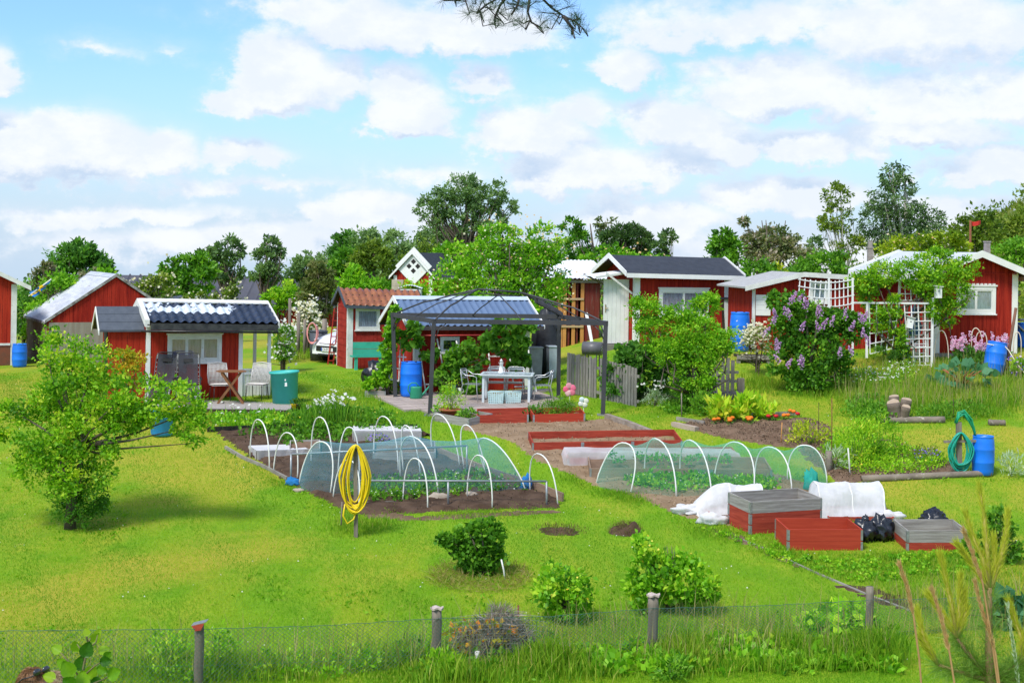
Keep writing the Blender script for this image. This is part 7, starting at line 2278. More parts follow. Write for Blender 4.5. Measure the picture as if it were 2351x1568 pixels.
bg('pale green birch in the wood left of the diamond window gable', [(870, 545, 950, 690), (880, 530, 935, 600)], 98, 'grey', 4200, .26, per=36, size=.26, tone=.95, group=GW)
bg('broad tree of the wood right below the tall tree', [(925, 530, 1070, 650), (960, 512, 1060, 600), (1010, 520, 1120, 640)], 118, 'grey', 6400, .32, per=40, size=.27, tone=.7, group=GW)
bg('pale tree of the wood behind the red brown bush', [(700, 585, 800, 690), (730, 570, 790, 620)], 120, 'grey', 3000, .3, per=30, tone=.85, group=GW)
bg('pale tree of the wood showing right of the blossoming tree', [(1130, 560, 1300, 660), (1200, 545, 1330, 640)], 116, 'grey', 3600, .3, per=30, tone=.6, group=GW)
bg('olive tree of the wood right above the diamond window gable', [(930, 560, 1030, 680)], 90, 'olive', 3000, .25, per=34, tone=.4, group=GW)
bg('bright green bush above the left end of the orange tiles', [(770, 620, 850, 720), (790, 612, 835, 660)], 62, 'bright', 3000, .17, 'leafy_bush', 'bush', .05, multi=3, tone=.4)
bg('bright green bush left of the diamond window gable', [(838, 640, 905, 720)], 63, 'bright', 2200, .17, 'leafy_bush', 'bush', .05, multi=3, tone=.35)
bg('green bush right behind the diamond window gable', [(985, 560, 1080, 680)], 70, 'bright', 3400, .2, 'leafy_bush', 'bush', .06, multi=3, tone=.35)
bg('yellow green bush hiding the foot of the diamond window gable', [(925, 640, 985, 720)], 58, 'lime', 1800, .14, 'leafy_bush', 'bush', .04, multi=3, tone=.4)
bg('tall solitary tree with open fan shaped crown towering over the wood', [(1000, 400, 1130, 470), (965, 435, 1050, 500), (950, 455, 1010, 510), (1060, 410, 1170, 490), (1120, 455, 1195, 500), (985, 480, 1080, 550), (1070, 470, 1170, 545), (1020, 440, 1110, 520)],
 112, 'grey', 13000, .22, per=40, size=.22, tr=.26, basex=1066, nl=46, frac=.7, tone=.68, hole=.14, shell=.6)
bg('large yellow green tree with peach blossom behind the blue roof', [(985, 590, 1110, 720), (1050, 545, 1200, 700), (1100, 505, 1200, 600), (1150, 560, 1300, 720), (1205, 512, 1295, 620), (1000, 620, 1290, 740)],
 46.8, 'bright', 15000, .13, 'blossoming_tree', 'tree', .16, per=60, size=.25, nl=40, tone=.42, flowers=[('peach', 800, .035, .25)])
bg('thin leaning tree right of the blossoming tree', [(1288, 498, 1335, 540), (1300, 530, 1365, 600), (1335, 560, 1400, 620)], 70, 'mid', 2400, .19, per=18, size=.3, tr=.13, basex=1375, nl=26, tone=.3)
bg('dark pine with flat dome above the dark felt roof', [(1375, 530, 1500, 560), (1395, 517, 1480, 545), (1370, 555, 1500, 590), (1410, 575, 1500, 605)], 86, 'pine', 6500, .25, 'pine_tree', 'tree', .26, per=40, size=.25, w=.3, nl=40, tone=.55)
bg('bare topped tree behind the dome pine', [(1362, 500, 1412, 520), (1375, 515, 1410, 560)], 88, 'lilacbrown', 500, .2, per=10, tr=.12, nl=26, tone=.3)
bg('spindly grey green tree right of the dome pine', [(1485, 550, 1530, 600), (1515, 530, 1566, 560), (1490, 580, 1550, 610)], 92, 'grey', 1500, .25, per=12, size=.32, tr=.14, nl=26, tone=.5)
bg('low green bushes behind the dark felt roof', [(1325, 580, 1400, 640), (1380, 568, 1470, 640), (1450, 585, 1540, 640)], 61, 'bright', 2800, .17, 'leafy_bush', 'bush', .05, multi=3, tone=.3, flowers=[('peach', 120, .06, .25)])
bg('lumpy bright green tree right of the dark felt roof', [(1605, 565, 1700, 640), (1635, 522, 1685, 580), (1650, 545, 1700, 600)], 62, 'mid', 3600, .18, per=20, size=.36, tr=.13, tone=.4)
bg('brown lilac tree with faded flowers between the cabins', [(1702, 545, 1860, 640), (1735, 520, 1830, 600), (1705, 530, 1760, 580), (1700, 498, 1718, 518)], 64, 'lilacbrown', 6200, .17, 'flowering_bush', 'tree', .10, per=44, size=.27, multi=3, tone=.5)
bg('green bush behind the barrel between two cabins', [(1690, 590, 1790, 700), (1700, 640, 1780, 740)], 53, 'mid', 3600, .15, 'leafy_bush', 'bush', .05, multi=3, tone=.4)
bg('yellow bush above the low lean to', [(1758, 610, 1810, 690)], 55, 'yellow', 900, .15, 'leafy_bush', 'bush', .04, multi=3)
bg('rounded green bush above the white roof edge', [(1850, 575, 1965, 680), (1800, 600, 1890, 680)], 57, 'mid', 4200, .16, 'leafy_bush', 'bush', .05, multi=3, tone=.5, per=34)
bg('slim pointed shrub in front of the birches', [(1855, 540, 1885, 600)], 66, 'grey', 500, .17, 'leafy_bush', 'bush', .05, tone=.6)
bg('light loose birch left of the tall weeping birch', [(1890, 415, 1950, 480), (1885, 470, 1965, 540), (1872, 500, 1930, 530), (1900, 530, 1980, 600)], 90, 'olive', 2500, .21, 'birch_tree', 'tree', .13, per=20, size=.3, hole=.1, bark=BIRCH, nl=26, basex=1935, tone=.5, droop=.5)
bg('tall dark weeping birch on the right', [(2020, 373, 2090, 440), (1985, 420, 2125, 500), (1970, 470, 2060, 580), (2050, 470, 2150, 580), (2110, 480, 2172, 560), (2000, 500, 2150, 600)],
 90, 'grey', 10000, .22, 'birch_tree', 'tree', .24, per=44, size=.27, w=.42, bark=BIRCH, nl=36, tone=.35, droop=.9, up=-.1, basex=2082)
bg('olive flowering bush behind the left part of the right cabin roof', [(2015, 545, 2100, 640), (2070, 535, 2140, 620)], 60, 'yellow', 3000, .15, 'flowering_bush', 'bush', .05, multi=3, tone=.22, flowers=[('peach', 90, .05, .2)])
bg('olive flowering bush behind the ridge of the right cabin', [(2125, 530, 2222, 620)], 60, 'yellow', 2800, .15, 'flowering_bush', 'bush', .05, multi=3, tone=.18, flowers=[('cream', 70, .05, .2)])
bg('dark scrub at the foot of the grassy hill', [(2175, 500, 2265, 590), (2230, 480, 2300, 570)], 76, 'olive', 3600, .2, 'leafy_bush', 'bush', .06, multi=3, tone=.35)
bg('green bush right of the cabin ridge', [(2265, 560, 2400, 650), (2300, 545, 2380, 600)], 59, 'mid', 3400, .16, 'leafy_bush', 'bush', .05, multi=3, tone=.6)
bg('scrub on the slope of the grassy hill', [(2250, 505, 2330, 590), (2310, 480, 2420, 580)], 84, 'olive', 4200, .22, 'leafy_bush', 'bush', .06, multi=3, tone=.5)
bg('pale bush seen beside the right cabin corner', [(2335, 640, 2420, 790)], 52, 'olive', 1600, .15, 'leafy_bush', 'bush', .05, multi=3, tone=.7)
# thin far tree belt that closes the horizon
def belt():
 l = LB(); X = rng.uniform(-62, 75, 16000); Y = 150 + rng.uniform(-6, 6, 16000)
 h = 1.9 + 2.6 * np.array([mnoise.noise((x * .12, 3.1, 0)) + .7 * mnoise.noise((x * .45, 7, 0)) for x in X])
 Z = -3.0 + rng.uniform(0, 1, 16000) ** .8 * np.maximum(h, .5)
 l.leaves(np.stack([X, Y, Z], 1), .42, .6, None, .2, .7 + .2 * rng.normal(size=16000))
 kind(l.obj('far_wood', LEAF['grey']), 'stuff')
 l = LB()
 for cx, cy, w, h, n in ((-3, 72, 4, 1.6, 600), (2.5, 70, 5, 2.2, 900), (12, 66, 8, 2.4, 1600), (20, 70, 8, 2.4, 1500), (-24, 68, 5, 1.6, 800), (7, 68, 5, 2.2, 1000)):
  P, d = cloud(n, (cx, cy, .8), (w, 1.5, h), .4); l.leaves(P, .28, .55, d, .2, .4 + .2 * rng.normal(size=n))
 kind(l.obj('hedge', LEAF['mid']), 'stuff')
belt()
# --- the old apple tree on the left lawn
def apple():
 p = G(160, 1213); Y = p.y
 def q_(x0, y0, x1, y1, dy=0, k=.7): e = pe(x0, y0, x1, y1, Y + dy, None, k); return e
 E = [q_(20, 900, 180, 1060), q_(120, 930, 290, 1080), q_(-30, 920, 70, 1010), q_(70, 830, 220, 980, .3), q_(90, 745, 200, 900, .6), q_(160, 770, 260, 920, .5),
  q_(200, 860, 340, 980, .1), q_(270, 860, 400, 980, 0), q_(230, 900, 330, 1000, 0), q_(360, 870, 470, 970, 0), q_(400, 930, 480, 1030, -.1, .5), q_(30, 1010, 170, 1120, -.1), q_(110, 1010, 250, 1140, -.2)]
 t = tree('apple_tree', 'old spreading apple tree on the left lawn, one long arm reaching right', 'tree', p, E, 21000, .078, 'apple', .10, trunk_top=1.75, z0=1.45, per=34, size=.33, nl=26, frac=.8, bend=.10, w=.6, tone=.55, tv=.20, hole=.10, shell=.55)
 lb = LB(); e = pe(118, 1060, 240, 1215, Y - .08, .3); e2 = pe(180, 1090, 250, 1185, Y + .2, .25)
 foliage(lb, [(a[0] - p.x, a[1] - p.y, a[2] - p.z, a[3], a[4], a[5]) for a in (e, e2)], 3800, .06, per=40, size=.3, tone=.25)
 lb.obj('trunk_shoots', LEAF['mid'], t)
apple()
E = [pe(256, 805, 335, 890, 37.0), pe(262, 800, 300, 850, 37.0)]
tree('shrub', 'shrub with orange shoots against the annex wall', 'bush', (E[0][0], 37.0, gf(E[0][0], 37.0)), E, 1500, .09, 'autumn', .03, multi=3, tone=.35)
# --- shrub in front of the felt roofed cabin
def bigshrub():
 Y = 41.0; p = G(*z3(1150, 1310)); Y = p.y
 def b_(x0, y0, x1, y1, dy=0): return pe(*z3(x0, y0), *z3(x1, y1), Y + dy)
 E = [b_(690, 430, 900, 680, .5), b_(720, 600, 960, 860, .3), b_(930, 520, 1130, 720, .2), b_(1000, 590, 1300, 820), b_(960, 720, 1340, 1000), b_(1250, 700, 1480, 900), b_(880, 800, 1150, 1010), b_(1000, 900, 1330, 1150, -.1), b_(1200, 440, 1320, 620, .5), b_(1120, 480, 1240, 570, .3)]
 tree('flowering_shrub', 'very large bright green shrub covering the front of the felt roofed cabin', 'shrub', p, E, 20000, .085, 'bright', .09, trunk_top=1.6, per=40, size=.36, nl=30, tone=.45, w=.45, droop=.2)
 lb = LB()
 p2 = G(*z3(700, 1220)); E = [pe(*z3(500, 900), *z3(780, 1220), p2.y), pe(*z3(700, 900), *z3(980, 1200), p2.y), pe(*z3(560, 830), *z3(820, 980), p2.y)]
 tree('currant_bush', 'dark leaved bush before the picket fence, left of the large shrub', 'bush', p2, E, 5200, .13, 'dark', .03, multi=4, per=30, size=.36, w=.8, tone=.6)
 p3 = G(*z3(1120, 1290)); E = [pe(*z3(1010, 1040), *z3(1150, 1280), p3.y - .2), pe(*z3(1150, 1080), *z3(1250, 1290), p3.y - .1), pe(*z3(1180, 1230), *z3(1270, 1330), p3.y - .3), pe(*z3(1020, 980), *z3(1290, 1290), p3.y + .1)]
 tree('leafy_bush', 'upright green bush under the large shrub, by the grey stick', 'bush', p3, E, 4200, .07, 'mid', .03, multi=4, tone=.5)
 p4 = G(*z3(860, 1270))
 E = [pe(*z3(780, 1150), *z3(940, 1280), p4.y)]
 t = tree('daisy_clump', 'white marguerites before the dark leaved bush', 'flowers', p4, E, 500, .10, 'silver', .008, multi=4, w=.2, up=1.2)
 l = LB(); P = np.array([list(at(*z3(x, y), p4.y - .15) - p4) for x, y in [(735, 1130), (770, 1110), (860, 1085), (895, 1095), (860, 1125), (855, 1145), (900, 1135), (910, 1090), (930, 1110), (940, 1075), (960, 1070), (885, 1125), (780, 1105), (930, 900), (945, 890), (960, 910)] for _ in (0, 1)])
 l.discs(P + rng.normal(size=P.shape) * .02, .035, (0, -.8, .4)); l.obj('blossom', PET['white'], t)
 # purple flowers by the log
 p5 = G(*z3(1300, 1250)); E = [pe(*z3(1230, 1190), *z3(1350, 1260), p5.y)]
 t = tree('flower_clump', 'violet blue flowers beside the horizontal log', 'flowers', p5, E, 300, .08, 'mid', .008, multi=3)
 l = LB(); P = np.concatenate([np.array(list(at(*z3(x, y), p5.y - .1) - p5)) + rng.normal(size=(12, 3)) * .04 for x, y in [(1250, 1190), (1265, 1180), (1300, 1195), (1325, 1205), (1335, 1220), (1285, 1200)]]); l.discs(P, .028); l.obj('blossom', PET['purple'], t)
bigshrub()
# --- lilac
def lilac():
 p = G(*z4(560, 1165)); Y = p.y
 def b_(x0, y0, x1, y1, dy=0): return pe(*z4(x0, y0), *z4(x1, y1), Y + dy)
 E = [b_(300, 560, 560, 850), b_(420, 520, 720, 800, .2), b_(620, 560, 900, 850, .1), b_(820, 600, 1000, 800, .3), b_(280, 780, 560, 1080), b_(480, 760, 860, 1060, -.1), b_(400, 960, 780, 1165, -.1), b_(280, 430, 360, 560, .2), b_(560, 620, 760, 800), b_(700, 880, 870, 1060), b_(390, 430, 560, 620, .1), b_(320, 480, 540, 720), b_(540, 540, 780, 740, .1), b_(760, 590, 990, 780, .2)]
 t = tree('lilac_bush', 'large lilac bush with mauve flower clusters before the white trellis', 'bush', p, E, 17000, .10, 'mid', .05, multi=5, per=44, size=.34, nl=30, w=.7, tone=.36, tv=.2)
 pts = [(470, 470), (505, 490), (440, 500), (560, 540), (545, 520), (430, 600), (400, 585), (325, 600), (320, 640), (640, 590), (655, 575), (690, 670), (640, 690), (530, 690), (745, 650), (840, 600), (970, 640), (985, 620), (950, 625), (890, 690), (970, 740), (340, 820), (260, 730), (800, 880), (880, 870), (510, 935), (345, 930), (350, 845), (1000, 790), (430, 960), (525, 960)]
 l = LB()
 for x, y in pts:
  c = np.array(list(at(*z4(x, y), Y - .62 - .1 * rng.uniform()) - p)); ax = np.array([rng.normal() * .35, -.2, 1.0]); ax /= np.linalg.norm(ax)
  n = 42; h = rng.uniform(0, 1, n); rr = .075 * (1 - .75 * h)
  P = c + ax * (h[:, None] - .4) * .24 + norm(rng.normal(size=(n, 3))) * rr[:, None]
  l.discs(P, .021, (0, -1, .4))
 l.obj('flower_cluster', PET['lilac'], t)
 p2 = at(*z4(200, 870), Y + 1.4); p2.z = gf(p2.x, p2.y)
 E = [pe(*z4(85, 690), *z4(280, 870), p2.y)]
 tree('rose_bush', 'cream flowering bush between the barrel and the lilac', 'bush', p2, E, 700, .07, 'olive', .025, multi=3, flowers=[('cream', 420, .04, .10)])
lilac()
# --- old climbing tree on the arch
def climber():
 p = at(*z4(1225, 900), YA + .2); p.z = gf(p.x, p.y); Y = p.y
 def b_(x0, y0, x1, y1, dy=0): return pe(*z4(x0, y0), *z4(x1, y1), Y + dy)
 E = [b_(880, 290, 1100, 440, -.2), b_(1000, 220, 1260, 380), b_(1180, 200, 1460, 380, .1), b_(1300, 260, 1560, 480, -.1), b_(1450, 230, 1700, 420, .2), b_(1600, 180, 1810, 360, .3), b_(1560, 360, 1760, 560, .2), b_(1490, 480, 1660, 690, .2), b_(920, 400, 1080, 560), b_(1000, 520, 1150, 740, -.1), b_(1140, 440, 1240, 640, -.1), b_(1360, 120, 1650, 260, .5), b_(860, 300, 1010, 430, -.1), b_(1380, 380, 1540, 520), b_(1080, 540, 1200, 760, -.15), b_(1170, 690, 1300, 900, -.15), b_(1440, 470, 1540, 660, -.1)]
 t = tree('climbing_tree', 'gnarled leafy tree grown over the white lattice arch', 'tree', p, E, 16000, .09, 'apple', .085, trunk_top=1.9, per=30, size=.36, nl=10, tone=.5, tv=.15)
 b = MB()
 Q = lambda x, y, dy=0: at(*z4(x, y), Y + dy) - p
 for pts, r in (([(1225, 910), (1215, 760), (1200, 640), (1230, 560), (1330, 520), (1420, 430), (1500, 330)], .06), ([(1130, 900), (1110, 760), (1070, 600), (1010, 480), (960, 400), (920, 370)], .05),
    ([(1230, 560), (1180, 470), (1080, 300), (1040, 240)], .04), ([(1600, 680), (1560, 640), (1640, 560), (1720, 520), (1760, 460)], .035), ([(1330, 520), (1400, 500), (1480, 380), (1560, 300), (1620, 260)], .035), ([(1250, 900), (1245, 700), (1210, 600)], .045), ([(1000, 260), (1060, 320), (1130, 300), (1200, 330)], .02), ([(900, 360), (980, 330), (1050, 260)], .02), ([(1500, 450), (1560, 560), (1600, 680), (1610, 760)], .03)):
  P = [Q(x, y, .05 * math.sin(i)) for i, (x, y) in enumerate(pts)]
  b.tube(P, [r * (1 - .7 * i / (len(P) - 1)) for i in range(len(P))], 6)
 b.obj('branches', BARK, t)
 lb = LB(); foliage(lb, [(a[0] - p.x, a[1] - p.y, a[2] - p.z, a[3], a[4], a[5]) for a in (b_(1060, 760, 1240, 950, -.2), b_(1180, 800, 1310, 960, -.2))], 2000, .06, per=22, size=.3, tone=.35, up=.7)
 lb.obj('undergrowth', LEAF['dark'], t)
climber()
# --- vine on the blue roofed cabin
def vine():
 p = at(*c6(870, 1080), pE.y - .35); p.z = gf(p.x, p.y); Y = p.y
 def b_(x0, y0, x1, y1, dy=0, d=.14): return pe(*c6(x0, y0), *c6(x1, y1), Y + dy, d)
 E = [b_(690, 720, 900, 960), b_(860, 570, 1150, 860), b_(830, 820, 1080, 1040), b_(1110, 500, 1400, 640, -.3), b_(1350, 420, 1640, 640, -.35), b_(1180, 390, 1480, 480, -.55), b_(1250, 560, 1500, 780, -.05), b_(680, 860, 780, 990), b_(340, 480, 560, 680, -.1), b_(440, 430, 540, 540, -.3), b_(560, 650, 700, 760), b_(1400, 700, 1540, 820), b_(920, 1000, 1080, 1110), b_(1340, 800, 1440, 900)]
 tree('grapevine', 'grapevine with large leaves climbing the wall of the blue roofed cabin', 'climbing plant', p, E, 3600, .15, 'mid', .02, trunk_top=.9, multi=3, per=20, size=.38, w=.95, tone=.42, nl=20, droop=.7, outw=.4, up=-.1)
 p2 = at(*c6(240, 1020), pE.y - .5); p2.z = gf(p2.x, p2.y)
 def d_(x0, y0, x1, y1, dy=0): return pe(*c6(x0, y0), *c6(x1, y1), p2.y + dy, .2)
 E = [d_(230, 430, 330, 620), d_(190, 600, 310, 780), d_(170, 740, 290, 900), d_(100, 880, 250, 1020), d_(30, 950, 140, 1040), d_(270, 290, 350, 430, -.1)]
 tree('hop_vine', 'hop vine hanging down the left gable beside the rear gazebo post', 'climbing plant', p2, E, 2600, .10, 'bright', .02, trunk_top=1.2, multi=2, per=22, size=.36, w=.8, tone=.4, droop=.6)
vine()
# --- plants in boxes and pots
def tuft(name, label, base, r, n, L, leaf, w=.35, up=.9, cat='plant', tone=.5, flowers=None, outw=1.0, shell=.3, stems=True, **kw):
 base = Vector(base); t = thing(name, label, cat, base)
 lb = LB(); foliage(lb, [(0, 0, r[2] * .55, r[0], r[1], r[2] * .5)], n, L, per=24, size=.5, w=w, up=up, tone=tone, outw=outw, shell=shell, zmin=.0, **kw); lb.obj('leaves', LEAF[leaf], t)
 if stems:
  b = MB()
  for k in range(5):
   a = rng.uniform(0, 6.28); e = Vector((math.cos(a) * r[0] * .5, math.sin(a) * r[1] * .5, r[2] * .75)); b.tube([(0, 0, -.03), e * .5, e], [.008, .007, .004], 4)
  b.obj('stems', M('green_stem', (.06, .13, .02), (.1, .18, .03), rough=.7), t)
 if flowers:
  pet, k, rr, zlo = flowers
  l = LB(); P, d = cloud(k, (0, 0, r[2] * .6), (r[0], r[1], r[2] * .55), .8); P = P[P[:, 2] > r[2] * zlo]; l.discs(P, rr); l.obj('blossom', PET[pet], t)
 return t
tuft('herb_bush', 'round fine leaved herb bush in the red planter box', boxpos(c3, .68, .42, .10), (.34, .28, .42), 2600, .06, 'mid', .25, tone=.6, outw=1.2)
tuft('potted_herb', 'tall yellow green herb growing in the terracotta bowl', POTP + Vector((0, 0, .13)), (.26, .22, .62), 1100, .06, 'bright', .4, tone=.7)
tuft('seedling', 'small brownish seedling alone in the red planter box', boxpos(c2, .55, .4, .06), (.10, .1, .14), 90, .05, 'redbrown')
tuft('strawberry_plant', 'small leafy plant at the right end of the grey planter box', boxpos(c1, .85, .3, .10), (.22, .16, .20), 200, .08, 'mid', .6)
tuft('potted_plant', 'dark leafy plant at the back corner between the red planter boxes', boxpos(c3, .12, .72, .06), (.2, .15, .28), 240, .08, 'dark', .5)
tuft('strawberry_plant', 'leafy weeds spilling out left of the grey planter box', boxpos(c1, -.15, .5, .05), (.28, .3, .22), 300, .08, 'mid', .6)
tuft('vegetable_plant', 'leafy plant in the grey low planter box behind the gazebo', boxpos(c4, .6, .4, .1), (.3, .25, .25), 300, .1, 'mid', .6)
def row_plants(name, px, n, r, L, leaf, tone=.5, w=.7, per=28, world=None, flowers=None, hvar=.3, lift=.0, up=.45, big=None):
 """many low plants too mixed to count: one mass"""
 P = scatter(px, n, world); lb = LB()
 for (x, y, z) in P:
  h = r * rng.uniform(1 - hvar, 1 + hvar)
  k = per; Q, d = cloud(k, (x, y, z + lift + h * .5), (r, r, h * .6), .5); Q[:, 2] = np.maximum(Q[:, 2], z + .01)
  lb.leaves(Q, L, w, d * .8, up, tone + .15 * rng.normal() + .15 * rng.normal(size=k))
 o = kind(lb.obj(name, LEAF[leaf]), 'stuff')
 if flowers:
  pet, k, rr = flowers; i = rng.choice(len(P), k); l = LB()
  l.discs(P[i] + np.stack([rng.normal(size=k) * r * .7, rng.normal(size=k) * r * .7, lift + r * rng.uniform(.7, 1.3, k)], 1), rr); kind(l.obj(name + '_flowers', PET[pet]), 'stuff')
 return o
row_plants('strawberry_rows', [b1(900, 600), b1(1500, 560), b1(1750, 520), b1(1950, 560), b1(2010, 640), b1(1700, 650), b1(1300, 705), b1(950, 700)], 150, .13, .075, 'mid', .5, flowers=('white', 130, .016))
row_plants('strawberry_rows', [b2(1130, 710), b2(1400, 650), b2(1700, 700), b2(1950, 720), b2(2350, 740), b2(2350, 830), b2(1900, 790), b2(1650, 820), b2(1350, 820), b2(1180, 760)], 130, .14, .08, 'bright', .42, flowers=('white', 60, .016))
row_plants('potato_rows', [(560, 992), (700, 985), (930, 990), (960, 1000), (700, 1012), (560, 1010)], 90, .17, .09, 'mid', .4)
row_plants('potato_rows', [(640, 1015), (780, 1005), (800, 1015), (660, 1030)], 26, .13, .08, 'mid', .4)
row_plants('border_flowers', [(660, 955), (860, 950), (940, 975), (900, 985), (670, 985)], 80, .20, .09, 'mid', .45, up=.9, flowers=('yellowfl', 60, .02))
row_plants('border_leaves', [(490, 960), (650, 960), (650, 985), (490, 990)], 60, .16, .09, 'bright', .5, up=.8, flowers=('white', 50, .018))
row_plants('bed_seedlings', None, 20, .08, .06, 'mid', world=[tuple(boxpos(wood_, x, y)[:2]) for x, y in ((.5, .2), (3.2, .2), (3.2, .75), (.5, .75))], lift=.26)
row_plants('perennials', [b3(1000, 520), b3(1180, 440), b3(1420, 480), b3(1700, 560), b3(1830, 640), b3(1650, 690), b3(1250, 690), b3(1080, 610)], 170, .20, .075, 'lime', .38, w=.4, per=44, up=.9, flowers=('yellowfl', 40, .02))
row_plants('herb_border', [z3(880, 1290), z3(980, 1280), z3(1150, 1320), z3(1150, 1340), z3(980, 1330)], 30, .14, .07, 'mid', .5)
row_plants('meadow_herbs', [b3(1180, 300), b3(1300, 200), b3(1450, 260), b3(1470, 350), b3(1360, 370), b3(1240, 330)], 60, .24, .09, 'mid', .5, up=.9)
row_plants('meadow_herbs', [b3(1620, 330), b3(1800, 260), b3(2050, 250), b3(2180, 330), b3(1900, 340)], 90, .24, .08, 'mid', .45, up=1.1, w=.35)
row_plants('meadow_flowers', [z4(700, 1110), z4(880, 1040), z4(1100, 1060), z4(1330, 960), z4(1300, 1080), z4(1120, 1180), z4(850, 1150)], 70, .24, .08, 'bright', .55, up=1.0, w=.35, flowers=('white', 170, .028))
for (x, y, r, s) in ((365, 345, .34, 'first of three from the left in the flower bed'), (505, 340, .30, 'second of three, left of the leaning white stick'), (620, 330, .32, 'third of three, right of the leaning white stick')):
 p = G(*b3(x, y)); tuft('chard_plant', 'pale green large leaved chard, ' + s, p, (r * .8, r * .6, r * 1.55), 200, .24, 'lime', .42, 1.6, tone=.7, outw=.7, stems=False)
tuft('leafy_bush', 'rounded green herb left of the chard', G(*b3(250, 300)), (.36, .3, .55), 1100, .07, 'mid', .5, tone=.6)
for k, (x, y, c) in enumerate(((318, 350, 'orange'), (345, 347, 'orange'), (416, 345, 'orange'), (437, 340, 'orange'), (420, 355, 'orange'), (535, 338, 'orange'), (557, 340, 'orange'), (545, 350, 'orange'), (775, 322, 'orange'), (800, 322, 'orange'), (815, 292, 'orange'), (838, 298, 'orange'), (672, 328, 'red'), (695, 320, 'red'), (722, 328, 'red'), (866, 312, 'red'))):
 p = G(*b3(x, y + 18)); t = thing('marigold' if c == 'orange' else 'red_flower', ('orange marigold' if c == 'orange' else 'red bedding flower') + ' in the row along the bare flower bed', 'flower', p, 0, 'marigolds along the flower bed' if c == 'orange' else 'red flowers along the flower bed')
 lb = LB(); P, d = cloud(40, (0, 0, .06), (.08, .07, .06), .4); lb.leaves(P, .05, .4, d, .5); lb.obj('leaves', LEAF['dark'], t)
 b = MB(); b.blob((0, -.02, .15), (.06, .05, .04), 10, .2, 4, k); b.obj('flower_head', M('marigold_petals', (.80, .22, .01), (.70, .14, .01), scale=30) if c == 'orange' else M('red_petals', (.62, .012, .02), (.5, .01, .02), scale=30), t)
tuft('silver_plant', 'silvery upright plant at the front left of the perennial bed', G(*b3(1110, 660)), (.22, .18, .45), 260, .14, 'silver', .16, 1.4)
tuft('silver_plant', 'pale silvery plant alone in the grass at the right edge', G(*b3(2265, 700)), (.22, .18, .40), 260, .14, 'silver', .16, 1.4)
tuft('yellow_plant', 'yellow green bushy plant at the left tip of the perennial bed', G(*b3(940, 500)), (.5, .35, .42), 700, .08, 'yellow', .4, 1.0)
tuft('tall_herb', 'tall lime green herb behind the white stake', G(*b3(1250, 640)), (.42, .3, 1.0), 1300, .09, 'lime', .3, 1.5, tone=.45)
tuft('tall_herb', 'tall mid green herb in the middle of the perennial bed', G(*b3(1400, 600)), (.40, .3, .9), 1100, .09, 'bright', .25, 1.5, tone=.55)
tuft('purple_flowers', 'small purple flowering plant left of the teal hose', G(*b3(1720, 620)), (.34, .25, .32), 420, .06, 'olive', .3, 1.2, flowers=('purple', 60, .02, .3))
tuft('purple_flowers', 'purple flowers before the fleece covered box', G(*b1(1125, 352)), (.26, .12, .22), 160, .06, 'mid', .3, 1.2, flowers=('purple', 70, .022, .3))
# rhubarb
p = G(*z4(1690, 1150)); t = thing('rhubarb', 'rhubarb with very large leaves in the right hand meadow', 'plant', p)
l = LB(); P, d = cloud(90, (0, 0, .36), (.80, .5, .26), .6); l.leaves(P, .24, .95, d, .0, .25 + .25 * rng.uniform(size=90), .1, .6, .05); l.obj('leaves', LEAF['blue'], t)
b = MB()
for k in range(14):
 a = rng.uniform(0, 6.28); e = Vector((.5 * math.cos(a), .35 * math.sin(a), .5)); b.tube([(0, 0, 0), e * .5 + Vector((0, 0, .1)), e], .014, 5)
b.obj('stalks', M('rhubarb_stalk', (.35, .06, .04), (.2, .2, .04)), t)
# pink bistort by the right cabin
def bistort():
 p = at(*z4(1730, 995), 41.8); p.z = gf(p.x, p.y)
 E = [pe(*z4(1620, 860), *z4(1860, 1000), p.y), pe(*z4(1830, 860), *z4(2040, 960), p.y + .5)]
 t = tree('bistort_clump', 'clump of pink spiked flowers before the right hand red cabin', 'flowers', p, E, 1700, .15, 'dark', .01, multi=4, w=.3, up=.9, tone=.6)
 l = LB()
 for k in range(70):
  x = rng.choice([rng.uniform(1610, 1700), rng.uniform(1680, 1880), rng.uniform(1870, 2040)]); y = rng.uniform(765, 880) if x > 1690 else rng.uniform(800, 870)
  c = np.array(list(at(*z4(x, y), p.y - .15 + rng.normal() * .15) - p)); n = 20; h = rng.uniform(0, 1, n)
  l.discs(c + np.stack([rng.normal(size=n) * .022, rng.normal(size=n) * .022, h * .15], 1), .02, (0, -1, .3))
 l.obj('flower_spike', PET['pink'], t)
 p = at(*z4(2110, 1030), 41.0); p.z = gf(p.x, p.y)
 E = [pe(*z4(2050, 930), *z4(2200, 1060), p.y)]
 tree('lupin_clump', 'leafy clump with violet flowers right of the leaning pole', 'flowers', p, E, 900, .10, 'bright', .01, multi=4, w=.35, up=.9, flowers=[('purple', 60, .03, .1), ('pink', 30, .03, .1)])
bistort()
